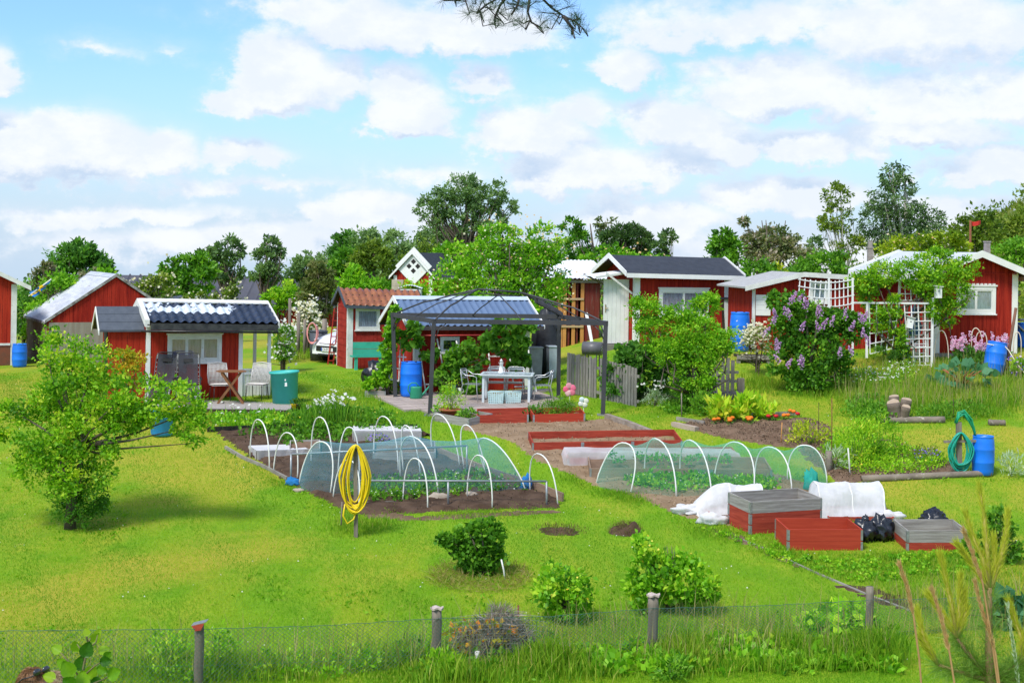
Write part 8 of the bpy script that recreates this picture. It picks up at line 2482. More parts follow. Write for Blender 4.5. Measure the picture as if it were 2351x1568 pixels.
# marguerites beside the deck
def daisies(label, px, heads, n, h, dx, dy, Y=None):
 p = G(*px); t = thing('daisy_clump', label, 'flowers', p)
 l = LB(); P = np.stack([rng.normal(size=n) * dx * .5, rng.normal(size=n) * dx * .4, np.zeros(n)], 1); l.blades(P, h * .75, .022, .45); l.obj('foliage', LEAF['mid'], t)  # daisy stems, drawn as narrow blades
 l = LB(); Q = np.array([list(at(x, y, p.y + rng.normal() * .15) - p) for x, y in heads]); l.discs(Q, .042, (0, -.55, 1)); l.obj('blossom', PET['white'], t)
hd = [b1(x, y) for x, y in ((740, 80), (760, 75), (735, 100), (780, 65), (800, 60), (820, 50), (850, 45), (860, 20), (840, 18), (880, 60), (900, 70), (910, 105), (895, 100), (860, 122), (835, 128), (805, 132), (790, 102), (770, 110), (765, 150), (815, 95), (830, 85), (850, 75), (870, 90), (800, 80), (850, 100), (890, 85), (925, 45), (940, 62), (975, 68), (960, 68), (905, 62), (785, 90), (845, 60), (820, 70), (745, 95))]
daisies('tall clump of white marguerites between the deck and the gazebo', b1(830, 240), hd + [(x + 3, y + 3) for x, y in hd], 700, .8, .55, 0)
hd2 = [z1(x, y) for x, y in ((1400, 1218), (1440, 1212), (1470, 1230), (1430, 1195), (1355, 1240), (1620, 1240), (1700, 1255), (1720, 1265), (1680, 1265), (1820, 1260), (1890, 1310), (1755, 1310), (1620, 1320), (1900, 1262), (1740, 1280), (1540, 1250))]
daisies('loose white daisies growing along the front edge of the deck', (560, 975), hd2, 160, .5, 1.4, 0)
# currant bush on the front lawn
def front_bushes():
 p = G(*b5(1090, 412)); Y = p.y
 def b_(x0, y0, x1, y1): return pe(*b5(x0, y0), *b5(x1, y1), Y)
 E = [b_(835, 170, 960, 230), b_(920, 110, 1080, 260), b_(1050, 80, 1235, 260), b_(940, 200, 1130, 370), b_(1060, 210, 1245, 370), b_(1000, 320, 1190, 415)]
 tree('currant_bush', 'compact dark green currant bush in a ring of dry grass on the front lawn', 'bush', p, E, 4200, .075, 'mid', .03, multi=5, per=26, size=.34, w=.9, tone=.3, nl=20, bend=.05)
 post('stake', 'pale wooden stake leaning at the left of the currant bush', 'stake', b5(978, 412), b5(1012, 290), .014, WHITEW)
 post('stake', 'pale bent stake at the right of the currant bush', 'stake', b5(1248, 440), b5(1220, 318), .014, WHITEW)
 l = LB(); a = rng.uniform(0, 6.28, 2600); r = np.sqrt(rng.uniform(.05, 1, 2600)); X = p.x + .85 * r * np.cos(a); Yy = p.y - .1 + 1.0 * r * np.sin(a)
 l.leaves(np.stack([X, Yy, gz(X, Yy) + .015 + .02 * rng.uniform(size=2600)], 1), .16, .05, None, -.1, None, 0, .8, .02)
 kind(l.obj('dry_mulch', LM('straw', [(.30, .24, .07), (.46, .36, .14), (.22, .26, .04)])), 'stuff')
 for (boxes, base, lab, n) in ((((1420, 420, 1600, 560), (1480, 350, 1720, 540), (1560, 470, 1770, 660), (1490, 540, 1680, 690)), (1600, 690), 'raspberry bush with yellowing tips, left of two behind the wire fence', 2600),
        (((2040, 180, 2110, 330), (2030, 290, 2300, 470), (2000, 430, 2260, 610), (2200, 300, 2480, 560), (2350, 420, 2520, 600)), (2230, 640), 'wide raspberry bush with yellowing tips, right of two behind the wire fence', 4600)):
  p = G(*b5(*base)); E = [pe(*b5(q_[0], q_[1]), *b5(q_[2], q_[3]), p.y, .4) for q_ in boxes]
  tree('raspberry_bush', lab, 'bush', p, E, n, .085, 'bright', .012, multi=6, per=24, size=.36, w=.65, tone=.5, tv=.2, nl=24, bend=.05, hole=.1, flowers=[('yellowfl', 46, .022, .05)])
 p = G(*b6(2120, 630)); E = [pe(*b6(1930, 420), *b6(2140, 640), p.y), pe(*b6(2090, 240), *b6(2280, 480), p.y), pe(*b6(2120, 450), *b6(2320, 640), p.y)]
 tree('leafy_bush', 'slender green bush right of the grey on red box', 'bush', p, E, 2200, .085, 'mid', .02, multi=4, per=22, size=.34, w=.6, tone=.42)
 p = G(*b6(2310, 1080)); E = [pe(*b6(2210, 810), *b6(2460, 1090), p.y)]
 tree('cabbage_plant', 'blue green large leaved cabbage at the right edge', 'plant', p, E, 420, .22, 'blue', .02, multi=3, w=.9, tone=.35)
front_bushes()
# ------------------------------------------------------------------ foreground: wire fence, weeds, people, pine
def fence():
 # posts: photo column, top row, distance, radius
 spec = [(458, 1434, 19.0, .056, 'red'), (1003, 1398, 20.0, .062, 'flare'), (1500, 1368, 20.9, .068, 'flare'), (1997, 1346, 21.8, .052, None)]
 o = at(458, 1500, 19.0); o.z = gf(o.x, 19.0)
 t = thing('wire_fence', 'green wire mesh fence on round wooden posts along the front of the gardens', 'fence', o)
 tops = []
 LICH = M('pale_lichen_cap', (.50, .42, .37), (.38, .30, .27), scale=20, rough=.95, bmp=.8, spot=(.66, .62, .58), spotamt=.55)
 for (x, y, Y, r, cap) in spec:
  tp = at(x, y, Y) - o; g_ = gf(tp.x + o.x, Y) - o.z
  b = MB(); n = 8
  b.tube([Vector((tp.x + .004 * math.sin(i * 1.3), tp.y, g_ - .2 + (tp.z - g_ + .2) * i / n)) for i in range(n + 1)], [r * (1.04 + .03 * math.sin(i * 2.1)) for i in range(n + 1)], 14)
  p_ = b.obj('post', POSTW, t)
  b = MB()
  if cap == 'red':
   z0 = tp.z
   RC = M('red_worn_metal', (.42, .06, .035), (.32, .04, .025), scale=9, rough=.6, spot=(.45, .38, .35), spotamt=.66)
   X0, X1, Yf, Yb_ = tp.x - .085, tp.x + .095, tp.y - .08, tp.y + .08
   b.hexa([(X0, Yf, z0 + .004), (X1, Yf, z0 + .05), (X1, Yb_, z0 + .05), (X0, Yb_, z0 + .004), (X0, Yf, z0 + .012), (X1, Yf, z0 + .058), (X1, Yb_, z0 + .058), (X0, Yb_, z0 + .012)], 1)
   b.hexa([(X0 + .05, Yf - .008, z0 - .055), (X1 - .06, Yf - .008, z0 - .045), (X1 - .06, Yf - .002, z0 - .045), (X0 + .05, Yf - .002, z0 - .055), (X0 + .005, Yf - .008, z0 + .006), (X1 - .02, Yf - .008, z0 + .042), (X1 - .02, Yf - .002, z0 + .042), (X0 + .005, Yf - .002, z0 + .006)], 0)
   b.obj('post_cap', [RC, HINGE], p_)
  elif cap == 'flare':
   vs, k = [], 14
   for i in range(k):
    a = 6.283 * i / k; rr = r * (1.38 + .22 * math.sin(i * 2.7)); vs.append((tp.x + rr * math.cos(a), tp.y + rr * math.sin(a), tp.z + .004 + .012 * math.sin(i * 1.9)))
   vs2 = [(x_, y_, z_ + .022) for x_, y_, z_ in vs]
   b.add(vs + vs2, [tuple(reversed(range(k))), tuple(range(k, 2 * k))] + [(i, (i + 1) % k, k + (i + 1) % k, k + i) for i in range(k)])
   b.obj('post_cap', LICH, p_)
  tops.append((tp, g_, r))
 # wire line points left to right, beyond both frame edges
 wires = [(-420, 1452, 17.6), (0, 1444, 18.3), (458, 1440, 19.0), (730, 1433, 19.5), (1003, 1416, 20.0), (1250, 1412, 20.45), (1500, 1393, 20.9), (1750, 1387, 21.35), (1997, 1374, 21.8), (2200, 1370, 22.2), (2500, 1360, 22.8)]
 top = [at(*w) - o + Vector((0, -.075, 0)) for w in wires]
 GW_ = M('green_coated_wire', (.05, .16, .12), (.09, .17, .14), scale=9, rough=.5, metal=.2)
 L_ = [0]
 for a, e in zip(top[:-1], top[1:]): L_.append(L_[-1] + (e - a).length)
 def on(s):
  for i in range(len(top) - 1):
   if s <= L_[i + 1] or i == len(top) - 2:
    f = (s - L_[i]) / (L_[i + 1] - L_[i]); p = top[i].lerp(top[i + 1], f); g_ = gf(p.x + o.x, p.y + o.y) - o.z - .02
    return p, g_
 b = MB(); N = 120
 b.tube([on(L_[-1] * i / N)[0] + Vector((0, 0, .006 * math.sin(i * 2.2))) for i in range(N + 1)], .0035, 5, cap=False)
 b.tube([on(L_[-1] * i / N)[0] + Vector((0, .002, -.45)) for i in range(N + 1)], .0016, 4, cap=False)
 b.obj('top_wire', GW_, t)
 b = MB(); cell = .062; H = .86; k = int(L_[-1] / cell)
 for i in range(-14, k):
  for sg in (1, -1):
   pts = []
   for j in range(0, 8):
    s = (i + (j * 2 if sg > 0 else 28 - j * 2 - 14)) * cell
    s = i * cell + (j / 7) * H * (1 if sg > 0 else -1) + (0 if sg > 0 else H)
    if s < 0 or s > L_[-1]: continue
    p, g_ = on(s); z = p.z + (g_ - p.z) * j / 7
    pts.append(Vector((p.x, p.y + .003 * sg, z)))
   if len(pts) > 1: b.tube(pts, .0019, 3, cap=False)
 b.obj('wire_mesh', GW_, t)
fence()
def compost():
 p = G(*b5(1180, 905)); Y = p.y + .3; p = at(*b5(1180, 905), Y); p.z = gf(p.x, Y)
 t = thing('brush_pile', 'heap of grey twigs and cut branches behind the wire fence', 'brush pile', p)
 l = LB(); n = 5200
 a = rng.uniform(0, 6.28, n); r = np.sqrt(rng.uniform(0, 1, n))
 hx = m(250 * .3775, Y); X = hx * r * np.cos(a); Yy = .5 * r * np.sin(a)
 hh = m(86, Y) * (1 - r ** 3) * (.75 + .35 * np.sin(X * 5 + 1)) * rng.uniform(.3, 1, n)
 l.leaves(np.stack([X, Yy, np.maximum(hh, .02)], 1), .20, .045, None, .05, None, 0, 1.0, .02)
 l.obj('twigs', LM('grey_twigs', [(.10, .085, .07), (.22, .19, .165), (.36, .33, .30), (.26, .19, .12)], .1), t)
 b = MB(); b.blob((0, .05, 0), (hx * .8, .36, m(52, Y)), 20, .2, 2, 3); b.obj('core', SOILD, t)
 l = LB(); P, d = cloud(150, (-.15, -.3, .25), (.5, .15, .22), .6); l.leaves(P, .10, .6, d, .3); l.obj('withered_leaves', LEAF['autumn'], t)
 b = MB()
 q_ = lambda x, y: at(*b5(x, y), Y - .45) - p
 for x0, x1 in ((920, 1500),):
  n = 26
  for i in range(n + 1):
   u = i / n; s = q_(x0 + (x1 - x0) * u, 700 - 30 * math.sin(u * 3)); e = q_(x0 + (x1 - x0) * u, 880); b.tube([s, e], .002, 3, cap=False)
  for j in range(8):
   b.tube([q_(x0 + (x1 - x0) * i / 12, 672 + j * 30 - 25 * math.sin(i / 4)) for i in range(13)], .002, 3, cap=False)
 b.obj('wire_cage', GALVP, t)
 post('stake', 'rusty stake at the back of the twig heap', 'stake', b5(1320, 760), b5(1324, 596), .014, MATS['rust'])
 post('stake', 'dark short stump post right of the twig heap', 'post', b5(1338, 905), b5(1338, 815), .035, DARKW)
 post('stake', 'pale sawn stub in the weeds in front of the twig heap', 'post', b5(1076, 930), b5(1076, 875), .04, WHITEW)
compost()
# weeds and seed stalks along the fence
def weeds():
 l = LB()
 for px, n, h, ln in (([(860, 1480), (1500, 1440), (1990, 1430), (2060, 1530), (860, 1566)], 750, .58, .45), ([(340, 1500), (860, 1490), (860, 1566), (340, 1568)], 200, .55, .45), ([(0, 1520), (340, 1510), (340, 1568), (0, 1568)], 120, .5, .4), ([(1880, 870), (2351, 850), (2351, 950), (1960, 960)], 900, .7, .3), ([(2000, 1390), (2351, 1380), (2351, 1500), (2000, 1500)], 400, .6, .35)):
  P = scatter(px, n); l.blades(P, h, .011, ln)
 kind(l.obj('seed_stalks', LM('straw_stalk', [(.30, .24, .09), (.44, .38, .17), (.20, .30, .04)], .3)), 'stuff')
 row_plants('fence_weeds', [(1330, 1500), (2060, 1470), (2060, 1545), (1330, 1560)], 150, .15, .10, 'bright', .45, up=.7, w=.7)
 row_plants('fence_weeds', [(340, 1520), (860, 1510), (860, 1566), (340, 1568)], 46, .15, .075, 'bright', .5, up=.9, w=.5)
 row_plants('fence_weeds', [(900, 1500), (1300, 1470), (1330, 1560), (900, 1566)], 50, .16, .085, 'mid', .5, up=.9, w=.45)
 row_plants('lady_mantle', [(1840, 1425), (1990, 1410), (2000, 1450), (1850, 1465)], 34, .16, .13, 'lime', .30, up=.6, w=.95)
 row_plants('clover_patches', [(1560, 1200), (1760, 1245), (1850, 1285), (2240, 1270), (2250, 1320), (1960, 1340), (1820, 1300)], 150, .07, .05, 'bright', .5, up=.5, w=.8)
 for (x, y, h, r, s, leaf) in ((500, 1540, .55, .16, 'tall leafy weed right of the red capped fence post', 'bright'), (395, 1545, .5, .22, 'bushy leafy weed left of the red capped fence post', 'bright'), (1010, 1555, .28, .2, 'low weed at the foot of the second fence post', 'bright'), (1540, 1560, .3, .25, 'low weed at the foot of the third fence post', 'mid')):
  p = G(x, y); tuft('weed', s, p, (r, r, h), 420, .08, leaf, .35, 1.2, tone=.55, outw=1.1)
weeds()
# ------------------------------------------------------------------ people at the lower left corner
def person(label, loc, face, hair, skin, shirt, h=1.70, glasses=False, seed=0):
 """standing figure; local -y is where it looks"""
 t = thing('person', label, 'person', loc, face)
 SK = M('skin', (.50, .27, .18), (.44, .22, .15), scale=6, rough=.6)
 # one continuous skinned body
 J = {'hip': (0, 0, .92), 'waist': (0, .01, 1.08), 'chest': (0, .01, 1.28), 'neck': (0, .015, 1.44), 'nape': (0, 0, 1.50), 'head': (0, -.01, 1.56),
  'shL': (-.17, .01, 1.39), 'elL': (-.23, .03, 1.11), 'wrL': (-.22, -.08, .87), 'haL': (-.21, -.11, .78), 'shR': (.17, .01, 1.39), 'elR': (.23, .03, 1.11), 'wrR': (.22, -.08, .87), 'haR': (.21, -.11, .78),
  'thL': (-.09, 0, .86), 'knL': (-.10, -.01, .48), 'anL': (-.10, .03, .08), 'toL': (-.12, -.15, .03), 'thR': (.09, 0, .86), 'knR': (.10, -.01, .48), 'anR': (.10, .03, .08), 'toR': (.12, -.15, .03)}
 RD = {'hip': .15, 'waist': .13, 'chest': .145, 'neck': .06, 'nape': .055, 'head': .055, 'sh': .062, 'el': .043, 'wr': .03, 'ha': .03, 'th': .085, 'kn': .06, 'an': .042, 'to': .035}
 ED = [('hip', 'waist'), ('waist', 'chest'), ('chest', 'neck'), ('neck', 'nape'), ('nape', 'head')]
 for s in 'LR': ED += [('chest', 'sh' + s), ('sh' + s, 'el' + s), ('el' + s, 'wr' + s), ('wr' + s, 'ha' + s), ('hip', 'th' + s), ('th' + s, 'kn' + s), ('kn' + s, 'an' + s), ('an' + s, 'to' + s)]
 names = list(J); k = h / 1.72
 vs = [tuple(c * k for c in J[n]) for n in names]; es = [(names.index(a), names.index(e)) for a, e in ED]
 rad = [RD.get(n, RD.get(n[:2], .05)) * k for n in names]
 for sx, s in ((-1, 'L'), (1, 'R')):                       # five fingers rooted in each palm
  root = names.index('ha' + s)
  for i, (dx, dy, dz, ln) in enumerate(((-.03 * -sx, -.02, -.02, .045), (.0, -.035, -.075, .07), (.0, -.012, -.085, .075), (.0, .012, -.08, .07), (.0, .032, -.065, .055))):
   b0 = len(vs); hp_ = Vector(vs[root])
   m1 = hp_ + Vector((dx, dy * .9, dz * .55)); m2 = m1 + Vector((dx * .2 - sx * .012, -.012, dz * .45))
   vs += [tuple(m1), tuple(m2)]; es += [(root, b0), (b0, b0 + 1)]; rad += [.0095, .0075]
 me = bpy.data.meshes.new('body'); me.from_pydata(vs, es, [])
 o = bpy.data.objects.new('body', me); C.objects.link(o); o.parent = t
 md = o.modifiers.new('skin', 'SKIN'); md.use_smooth_shade = True
 for i, r in enumerate(rad): me.skin_vertices[0].data[i].radius = (r, r)
 me.skin_vertices[0].data[0].use_root = True
 o.modifiers.new('sub', 'SUBSURF').render_levels = 2
 me.materials.append(SK)
 # head: one shaped surface with brow, nose, lips, chin and ears
 hc = Vector((0, -.015, 1.615 * k)); hr = (.076, .098, .118)
 b = MB(); n = 40
 def hd(u, v):
  th = math.pi * v; ph = 2 * math.pi * u
  d = Vector((math.sin(th) * math.sin(ph), -math.sin(th) * math.cos(ph), math.cos(th)))
  p = Vector((d.x * hr[0], d.y * hr[1], d.z * hr[2]))
  fr = max(0, -d.y)
  if d.z < 0: p.x *= 1 - .22 * (-d.z) * fr; p.y *= 1 - .06 * (-d.z)
  g_ = lambda x0, z0, sx_, sz_: math.exp(-((d.x - x0) / sx_) ** 2 - ((d.z - z0) / sz_) ** 2) * (fr > .2)
  p.y -= .024 * g_(0, -.12, .13, .17) + .008 * g_(0, .02, .09, .2) + .008 * g_(0, -.46, .25, .07) + .008 * g_(0, -.72, .25, .12) + .006 * g_(0, .17, .5, .1)
  p.y += .012 * (g_(-.33, .04, .16, .10) + g_(.33, .04, .16, .10))
  for sx_ in (-1, 1):
   e = math.exp(-((d.x - sx_ * .98) / .1) ** 2 - ((d.y - .12) / .16) ** 2 - ((d.z + .05) / .22) ** 2); p.x += sx_ * .022 * e; p.y += .012 * e
  return tuple(hc + p)
 b.grid(hd, n, n); b.obj('head', SK, o)
 for sx in (-1, 1):
  b = MB(); b.blob((hc.x + sx * .028, hc.y - .083, hc.z + .006), (.012, .010, .008), 10, 0, 1, 1); b.obj('eye', M('eye', (.75, .75, .73), (.2, .15, .1), scale=60, rough=.2), o)
 b = MB(); b.box(hc.x - .022, hc.x + .022, hc.y - .098, hc.y - .088, hc.z - .060, hc.z - .050); b.obj('lips', M('lips', (.42, .14, .12), (.38, .12, .1), rough=.5), o)
 # hair: many strands over a cap
 b = MB()
 def cap(u, v):
  ph = 2 * math.pi * u; fr = (1 + math.cos(ph)) / 2
  lim = .62 - .33 * fr ** 2
  th = math.pi * v * lim; d = Vector((math.sin(th) * math.sin(ph), -math.sin(th) * math.cos(ph), math.cos(th)))
  r = 1.07 + .03 * mnoise.noise((d.x * 6 + seed, d.y * 6, d.z * 3))
  return (hc.x + d.x * hr[0] * r, hc.y + .006 + d.y * hr[1] * r, hc.z + .004 + d.z * hr[2] * r)
 b.grid(cap, 40, 16); hcap = b.obj('hair', hair, o)
 l = LB(); nst = 2600
 u = rng.uniform(0, 1, nst); v = rng.uniform(0, .96, nst)
 P = np.array([cap(a, c) for a, c in zip(u, v)]); P2 = np.array([cap(a, min(1.12, c + .1)) for a, c in zip(u, v)])
 l.leaves(P, .034, .06, norm(P2 - P) * 4 + norm(P - np.array(hc)) * .5, 0, None, 0, .55, .02)
 l.obj('hair_strands', LM('strands_' + str(seed), [(.10, .05, .025), (.24, .12, .05), (.42, .24, .10)] if seed == 0 else [(.22, .15, .08), (.40, .29, .17), (.55, .43, .28)], .1), hcap)
 b = MB()
 prof = [(.155, .90), (.15, 1.0), (.155, 1.1), (.17, 1.25), (.18, 1.36), (.12, 1.43), (.075, 1.465)]
 b.lathe([(r * k, z * k) for r, z in prof], 26); b.v = [(x * 1.12, y * .78 + .01, z) for x, y, z in b.v]
 for sx in (-1, 1): b.tube([Vector((sx * .15, .01, 1.39)) * k, Vector((sx * .185, .015, 1.32)) * k, Vector((sx * .215, .025, 1.17)) * k], [.082 * k, .074 * k, .062 * k], 12)
 b.obj('shirt', shirt, o)
 b = MB()
 for sx in (-1, 1): b.tube([Vector((sx * .05, 0, .98)) * k, Vector((sx * .09, 0, .84)) * k, Vector((sx * .10, -.01, .48)) * k, Vector((sx * .10, .03, .10)) * k], [.12 * k, .108 * k, .08 * k, .066 * k], 14)
 b.obj('trousers', M('denim', (.05, .07, .13), (.04, .055, .1), rough=.9), o)
 for sx in (-1, 1):
  b = MB(); b.blob((sx * .11 * k, -.07 * k, .045), (.055, .145, .06), 14, .03, 1, 2, flat=0.0); b.obj('shoe', BLACK, o)
 if glasses:
  b = MB()
  for sx in (-1, 1):
   b.tube([hc + Vector((sx * .081, .05, .045)), hc + Vector((sx * .083, .0, .085)), hc + Vector((sx * .074, -.06, .105))], .0045, 6)
  b.tube([hc + Vector((.02 * (i - 3.7), -.062 - .012 * math.sin(math.pi * i / 7.4), .105 + .018 * math.sin(math.pi * i / 7.4))) for i in range(8)], .004, 6)
  s = b.obj('sunglasses', BLACK, o)
  for sx in (-1, 1):
   b = MB(); b.blob((hc.x + sx * .036, hc.y - .065, hc.z + .122), (.030, .012, .022), 12, 0, 1, 1); b.obj('lens', M('dark_lens', (.02, .025, .03), (.03, .03, .04), rough=.05, spec=.9), s)
 return t
Yp = 9.0
ht = 1.70
p1_ = at(72, 1538, Yp); g1 = gf(p1_.x, Yp)
HB = M('brown_hair', (.20, .095, .035), (.12, .055, .022), scale=30, stretch=(1, 5, 1), rough=.55)
HB2 = M('fair_hair', (.40, .28, .16), (.28, .19, .10), scale=30, stretch=(1, 5, 1), rough=.55)
s1 = p1_.z - g1; h1 = s1 / (1.738 / 1.72)
person('person with brown hair and sunglasses pushed up on the head, only the head in view', (p1_.x, Yp, g1), R(62), HB, None, M('blue_shirt', (.10, .16, .28), (.08, .13, .23), rough=.9), h1, True, 0)
p2_ = at(124, 1547, Yp + .5); g2 = gf(p2_.x, Yp + .5)
person('person with fair hair, mostly hidden behind the first head and the leafy twig', (p2_.x, Yp + .5, g2), R(20), HB2, None, M('grey_shirt', (.28, .27, .27), (.22, .21, .21), rough=.9), (p2_.z - g2) / (1.738 / 1.72), False, 3)
# ------------------------------------------------------------------ leafy twig, young pine and overhanging branch
def twig():
 Y = 8.2; p = at(185, 1600, Y); p.z = gf(p.x, Y)
 t = thing('alder_sapling', 'leafy young alder with rounded glossy leaves at the lower left corner', 'sapling', p)
 Q = lambda x, y, dy=0: at(*b4(x, y), Y + dy) - p
 b = MB(); stem = [Vector((0, 0, -.05)), Q(560, 1700), Q(560, 1500), Q(585, 1350), Q(610, 1260)]
 b.tube(stem, [.018, .012, .008, .006, .003], 6)
 brs = [((560, 1560), (460, 1420), (395, 1340)), ((565, 1520), (640, 1450), (720, 1400)), ((560, 1600), (700, 1540), (800, 1490)), ((575, 1420), (540, 1330), (520, 1300)), ((560, 1620), (430, 1560), (350, 1540)), ((590, 1340), (650, 1290), (660, 1240)), ((600, 1300), (575, 1230), (560, 1210))]
 for a in brs: b.tube([Q(*q_) for q_ in a], [.006, .004, .002], 5)
 b.obj('stems', M('twig_bark', (.16, .13, .07), (.2, .18, .08), rough=.8), t)
 ML = LM('leaf_alder', [(.02, .09, .006), (.07, .22, .010), (.20, .40, .015), (.34, .48, .03)], .45, .35)
 lv = [(470, 1490, 120, -.5, .6), (580, 1360, 110, .3, .15), (640, 1270, 90, .6, .85), (690, 1350, 80, 1.2, .8), (520, 1330, 90, -.2, .75), (395, 1345, 80, -1.1, .8), (700, 1420, 80, 1.4, .1), (680, 1470, 80, 1.9, .5), (760, 1510, 110, 1.0, .55), (610, 1500, 110, .9, .8), (540, 1450, 100, .2, .12), (430, 1440, 80, -.9, .65), (350, 1530, 90, -1.3, .95), (560, 1560, 110, -.1, .7), (640, 1560, 90, 1.8, .2), (590, 1230, 60, -.4, .95), (660, 1235, 60, .5, .9), (480, 1570, 100, -.8, .4), (720, 1380, 60, .9, .4)]
 for x, y, sz, ang, tn in lv:
  c = Q(x, y, random.uniform(-.12, .12)); L_ = m(sz * .3396, Y) * 1.05
  d = Vector((math.sin(ang), random.uniform(-.5, .2), math.cos(ang))).normalized(); nn = Vector((random.uniform(-.5, .5), -1, random.uniform(.1, .9))).normalized()
  sd = d.cross(nn).normalized(); nn = sd.cross(d)
  b = MB()
  def f(u, v):
   w = .42 * math.sin(math.pi * min(1, v ** .75)) ** .8 * (1 + .05 * math.sin(v * 40))
   s_ = (u - .5) * 2
   return tuple(c + d * (v - .3) * L_ + sd * s_ * w * L_ + nn * (abs(s_) * .10 - .10 * v * v) * L_)
  b.grid(f, 6, 12); o = b.obj('leaf', ML, t)
  a = o.data.attributes.new('tone', 'FLOAT', 'FACE'); a.data.foreach_set('value', np.clip(tn + rng.normal(size=len(o.data.polygons)) * .03, 0, 1).astype(np.float32))
twig()
def needles(l, pts, L, n, spread, tone, w=.022, tv=.12):
 pts = [Vector(p) for p in pts]
 seg = [(pts[i + 1] - pts[i]).length for i in range(len(pts) - 1)]; tot = sum(seg)
 P = np.zeros((n, 3)); D = np.zeros((n, 3))
 for k in range(n):
  s = rng.uniform(0, tot); i = 0
  while i < len(seg) - 1 and s > seg[i]: s -= seg[i]; i += 1
  f = s / max(seg[i], 1e-6); P[k] = pts[i].lerp(pts[i + 1], f); D[k] = (pts[i + 1] - pts[i]).normalized()
 r = norm(rng.normal(size=(n, 3)))
 l.leaves(P, L, w, D + r * spread, 0, tone + tv * rng.normal(size=n), 0, .05, .0)
def pine():
 Y = 7.4; p = at(*b6(2115, 1500), Y); g_ = gf(p.x, Y); p.z = g_
 t = thing('pine_sapling', 'young pine with upright yellow green shoots at the lower right corner', 'sapling', p)
 Q = lambda x, y, dy=0: at(*b6(x, y), Y + dy) - p
 b = MB(); b.tube([Vector((0, 0, -.1)), Q(2115, 1480), Q(2105, 1250), Q(2108, 1000), Q(2110, 800)], [.028, .024, .02, .016, .012], 8)
 brs = [[(2110, 1440), (1990, 1300), (1880, 1150)], [(2110, 1450), (1900, 1390), (1750, 1340)], [(2110, 1440), (2230, 1390), (2330, 1330)], [(2115, 1480), (2300, 1440), (2400, 1400)]]
 for a in brs: b.tube([Q(*q_) for q_ in a], [.014, .011, .008], 6)
 b.obj('trunk', M('pine_twig_bark', (.20, .13, .06), (.27, .18, .08), rough=.85, bmp=.5), t)
 SH = LM('pine_shoot', [(.26, .33, .02), (.48, .52, .04), (.66, .62, .10)], .35)
 OLD = LM('pine_old_needles', [(.09, .20, .03), (.18, .34, .05), (.30, .42, .09)], .35)
 shoots = [[(2115, 800), (2090, 500), (2070, 300), (2040, 110)], [(2110, 800), (2060, 600), (1985, 430), (1950, 300)], [(2125, 800), (2190, 600), (2225, 430), (2235, 290)], [(2120, 800), (2150, 640), (2140, 480)], [(2100, 810), (2030, 700), (1900, 520)],
   [(1885, 1150), (1840, 900), (1770, 590)], [(1880, 1150), (1900, 950), (1905, 740)], [(1880, 1150), (1790, 1000), (1700, 870)], [(1885, 1150), (1940, 980), (1935, 850)],
   [(1750, 1340), (1650, 1150), (1610, 980)], [(1750, 1340), (1690, 1250), (1650, 1190)], [(2330, 1330), (2330, 1150), (2250, 920)], [(2330, 1330), (2380, 1200), (2390, 1050)]]
 l = LB()
 for a in shoots:
  P = [Q(x, y, .03 * i) for i, (x, y) in enumerate(a)]
  b = MB(); b.tube(P, [.011, .010, .007, .004][:len(P)] if len(P) > 3 else [.011, .009, .004], 6); b.obj('shoot', M('pine_shoot_stem', (.32, .27, .06), (.40, .33, .08), rough=.7), t)
  needles(l, P, .060, 1500, .36, .5, .03)
 l.obj('shoot_needles', SH, t)
 l = LB()
 for a in brs + [[(2110, 1440), (2108, 1150), (2110, 820)]]:
  needles(l, [Q(*q_) for q_ in a], .11, 1100, 1.4, .55, .016)
 l.obj('old_needles', OLD, t)
 BR = M('brown_seed_stalk', (.45, .27, .11), (.36, .2, .08), rough=.85)
 SB = LM('brown_seed_head', [(.42, .27, .11), (.62, .42, .19), (.72, .55, .30)], .35)
 Q2 = lambda x, y, dy=0: at(*b6(x, y), Y - .5 + dy)
 for a, s in (([(1640, 1560), (1620, 1300), (1580, 1000), (1540, 820), (1485, 650)], 'first brown grass stalk from the left among the pine shoots'), ([(1880, 1560), (1830, 1250), (1770, 1000), (1710, 820)], 'second brown grass stalk from the left among the pine shoots'),
    ([(2180, 1560), (2130, 1200), (2060, 760), (1990, 560), (1935, 415)], 'tallest brown grass stalk, rising before the pine stem'), ([(2190, 1560), (2150, 1250), (2060, 960), (2010, 770)], 'brown grass stalk crossing the pine stem, shorter than its neighbour')):
  o = Q2(*a[0]); o.z = gf(o.x, o.y)
  tt = thing('grass_stalk', s, 'grass stalk', o)
  P = [Vector((0, 0, -.02))] + [Q2(*q_) - o for q_ in a]
  b = MB(); b.tube(P, [.005] * (len(P) - 1) + [.002], 5); b.obj('stem', BR, tt)
  l = LB(); k = max(1, len(P) - 3); needles(l, P[k:], .035, 520, .35, .5, .13); l.obj('seed_head', SB, tt)
 a = [(2320, 1560), (2290, 1300), (2235, 930)]; o = Q2(*a[0]); o.z = gf(o.x, o.y)
 tt = thing('grass_stalk', 'pale green grass stalk at the right corner', 'grass stalk', o); P = [Vector((0, 0, -.02))] + [Q2(*q_) - o for q_ in a]
 b = MB(); b.tube(P, [.006, .006, .005, .002], 5); b.obj('stem', M('green_stem', (.16, .28, .10)), tt); l = LB(); needles(l, P[1:], .03, 400, .3, .7, .13); l.obj('seed_head', LEAF['silver'], tt)
pine()
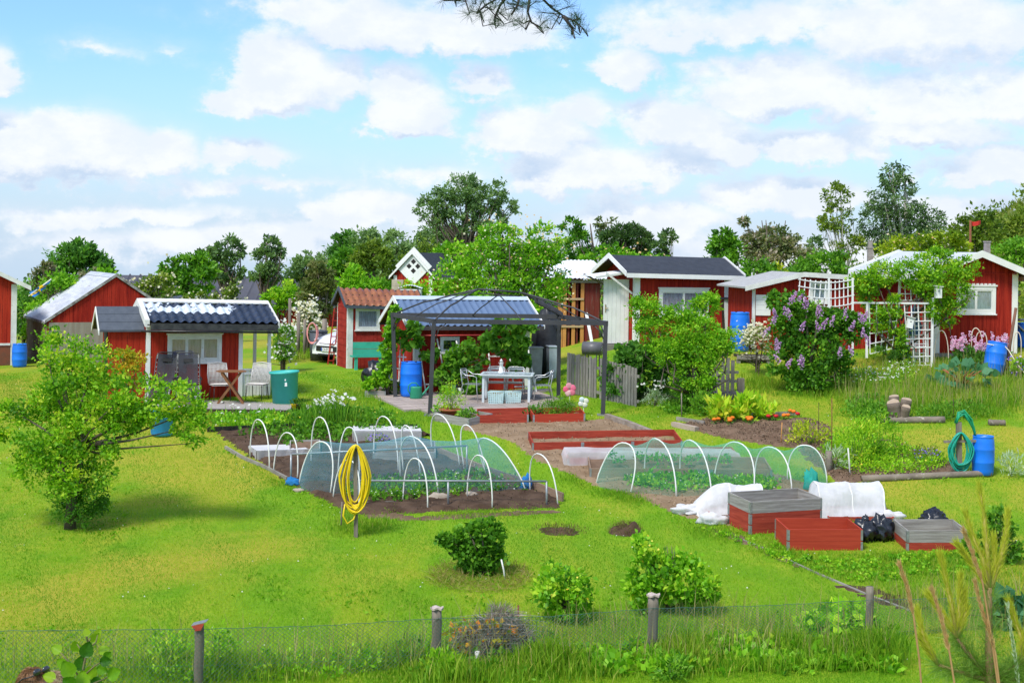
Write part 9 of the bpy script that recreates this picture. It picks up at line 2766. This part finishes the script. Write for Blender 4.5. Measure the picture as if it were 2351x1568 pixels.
def overhang():
 Y = 7.6
 Q = lambda x, y, dy=0: at(950 * .98616 + x * .20974, y * .20974, Y + dy)
 o = Vector((9.0, 7.4, gf(9.0, 7.4)))
 t = thing('overhanging_pine', 'pine whose needle tufted branch hangs into the top of the picture', 'pine tree', o)
 b = MB(); b.tube([Vector((0, 0, -.2)), Vector((-.05, 0, 2.5)), Vector((.05, .1, 5.5)), Vector((0, 0, 8))], [.2, .17, .13, .08], 12); b.obj('trunk', BARK, t)
 rd = random.Random(11)
 b = MB(); l = LB()
 root = Q(1300, -330) - o
 b.tube([Vector((0, 0, 5.1)), Vector((-3.2, .1, 5.2)), Vector((-6.2, .2, 4.9 + .4)), root + Vector((.6, 0, .12)), root], [.09, .07, .05, .035, .03], 8)
 tufts = [(515, 10), (690, 120), (655, 170), (800, 155), (770, 130), (810, 20), (915, 75), (960, 70), (1030, 140), (960, 205), (935, 265), (1000, 265), (1110, 175), (1150, 235), (1215, 260), (1225, 235), (1295, 240), (1180, 85), (1250, 60), (1320, 50), (1460, 140), (1490, 235), (1460, 320), (1520, 300), (1590, 145), (1630, 230), (1760, 290), (1780, 215), (1850, 200), (1880, 270), (1855, 180), (1830, 240), (1795, 385), (1945, 330), (1770, 75), (1410, 15), (370, 0), (700, 40), (1090, 20), (1200, 40), (1280, 40), (1150, 70), (600, 20), (1600, 60), (860, -30), (1000, -40), (480, -60), (1700, -30)]
 mains = [[(1300, -330), (1150, -120), (1000, -20), (850, 60), (760, 140)], [(1300, -330), (1230, -80), (1200, 60), (1130, 170)], [(1300, -330), (1420, -60), (1560, 80), (1700, 180), (1830, 240), (1930, 330)], [(1300, -330), (1100, -150), (800, -60), (560, 10), (400, 0)], [(1300, -330), (1330, 0), (1310, 140), (1350, 250), (1460, 310)], [(1700, 180), (1800, 320), (1795, 380)], [(1150, -120), (1010, 60), (950, 190), (950, 260)]]
 nodes = []
 for mi, a in enumerate(mains):
  P = [Q(x, y, .12 * math.sin(mi * 2.1 + i)) - o for i, (x, y) in enumerate(a)]
  b.tube(P, [.010, .007, .006, .005, .004, .003][:len(P)], 6)
  for i in range(len(P) - 1):
   for k in range(4): nodes.append(P[i].lerp(P[i + 1], k / 4))
 for (x, y) in tufts:
  c = Q(x, y, rd.uniform(-.15, .15)) - o
  near = min(nodes, key=lambda q_: (q_ - c).length + (0 if q_.z > c.z - .02 else .15))
  mid = near.lerp(c, .5) + Vector((rd.uniform(-.03, .03), rd.uniform(-.03, .03), rd.uniform(-.05, 0)))
  b.tube([near, mid, c], [.0035, .003, .0025], 5)
  d = (c - mid).normalized()
  needles(l, [c - d * .03, c], .062, 60, 1.1, .15, .022)
 b.obj('branch', M('dark_twig', (.05, .04, .035), (.035, .03, .03), rough=.9), t)
 l.obj('needles', LEAF['pine'], t)
overhang()
grass()
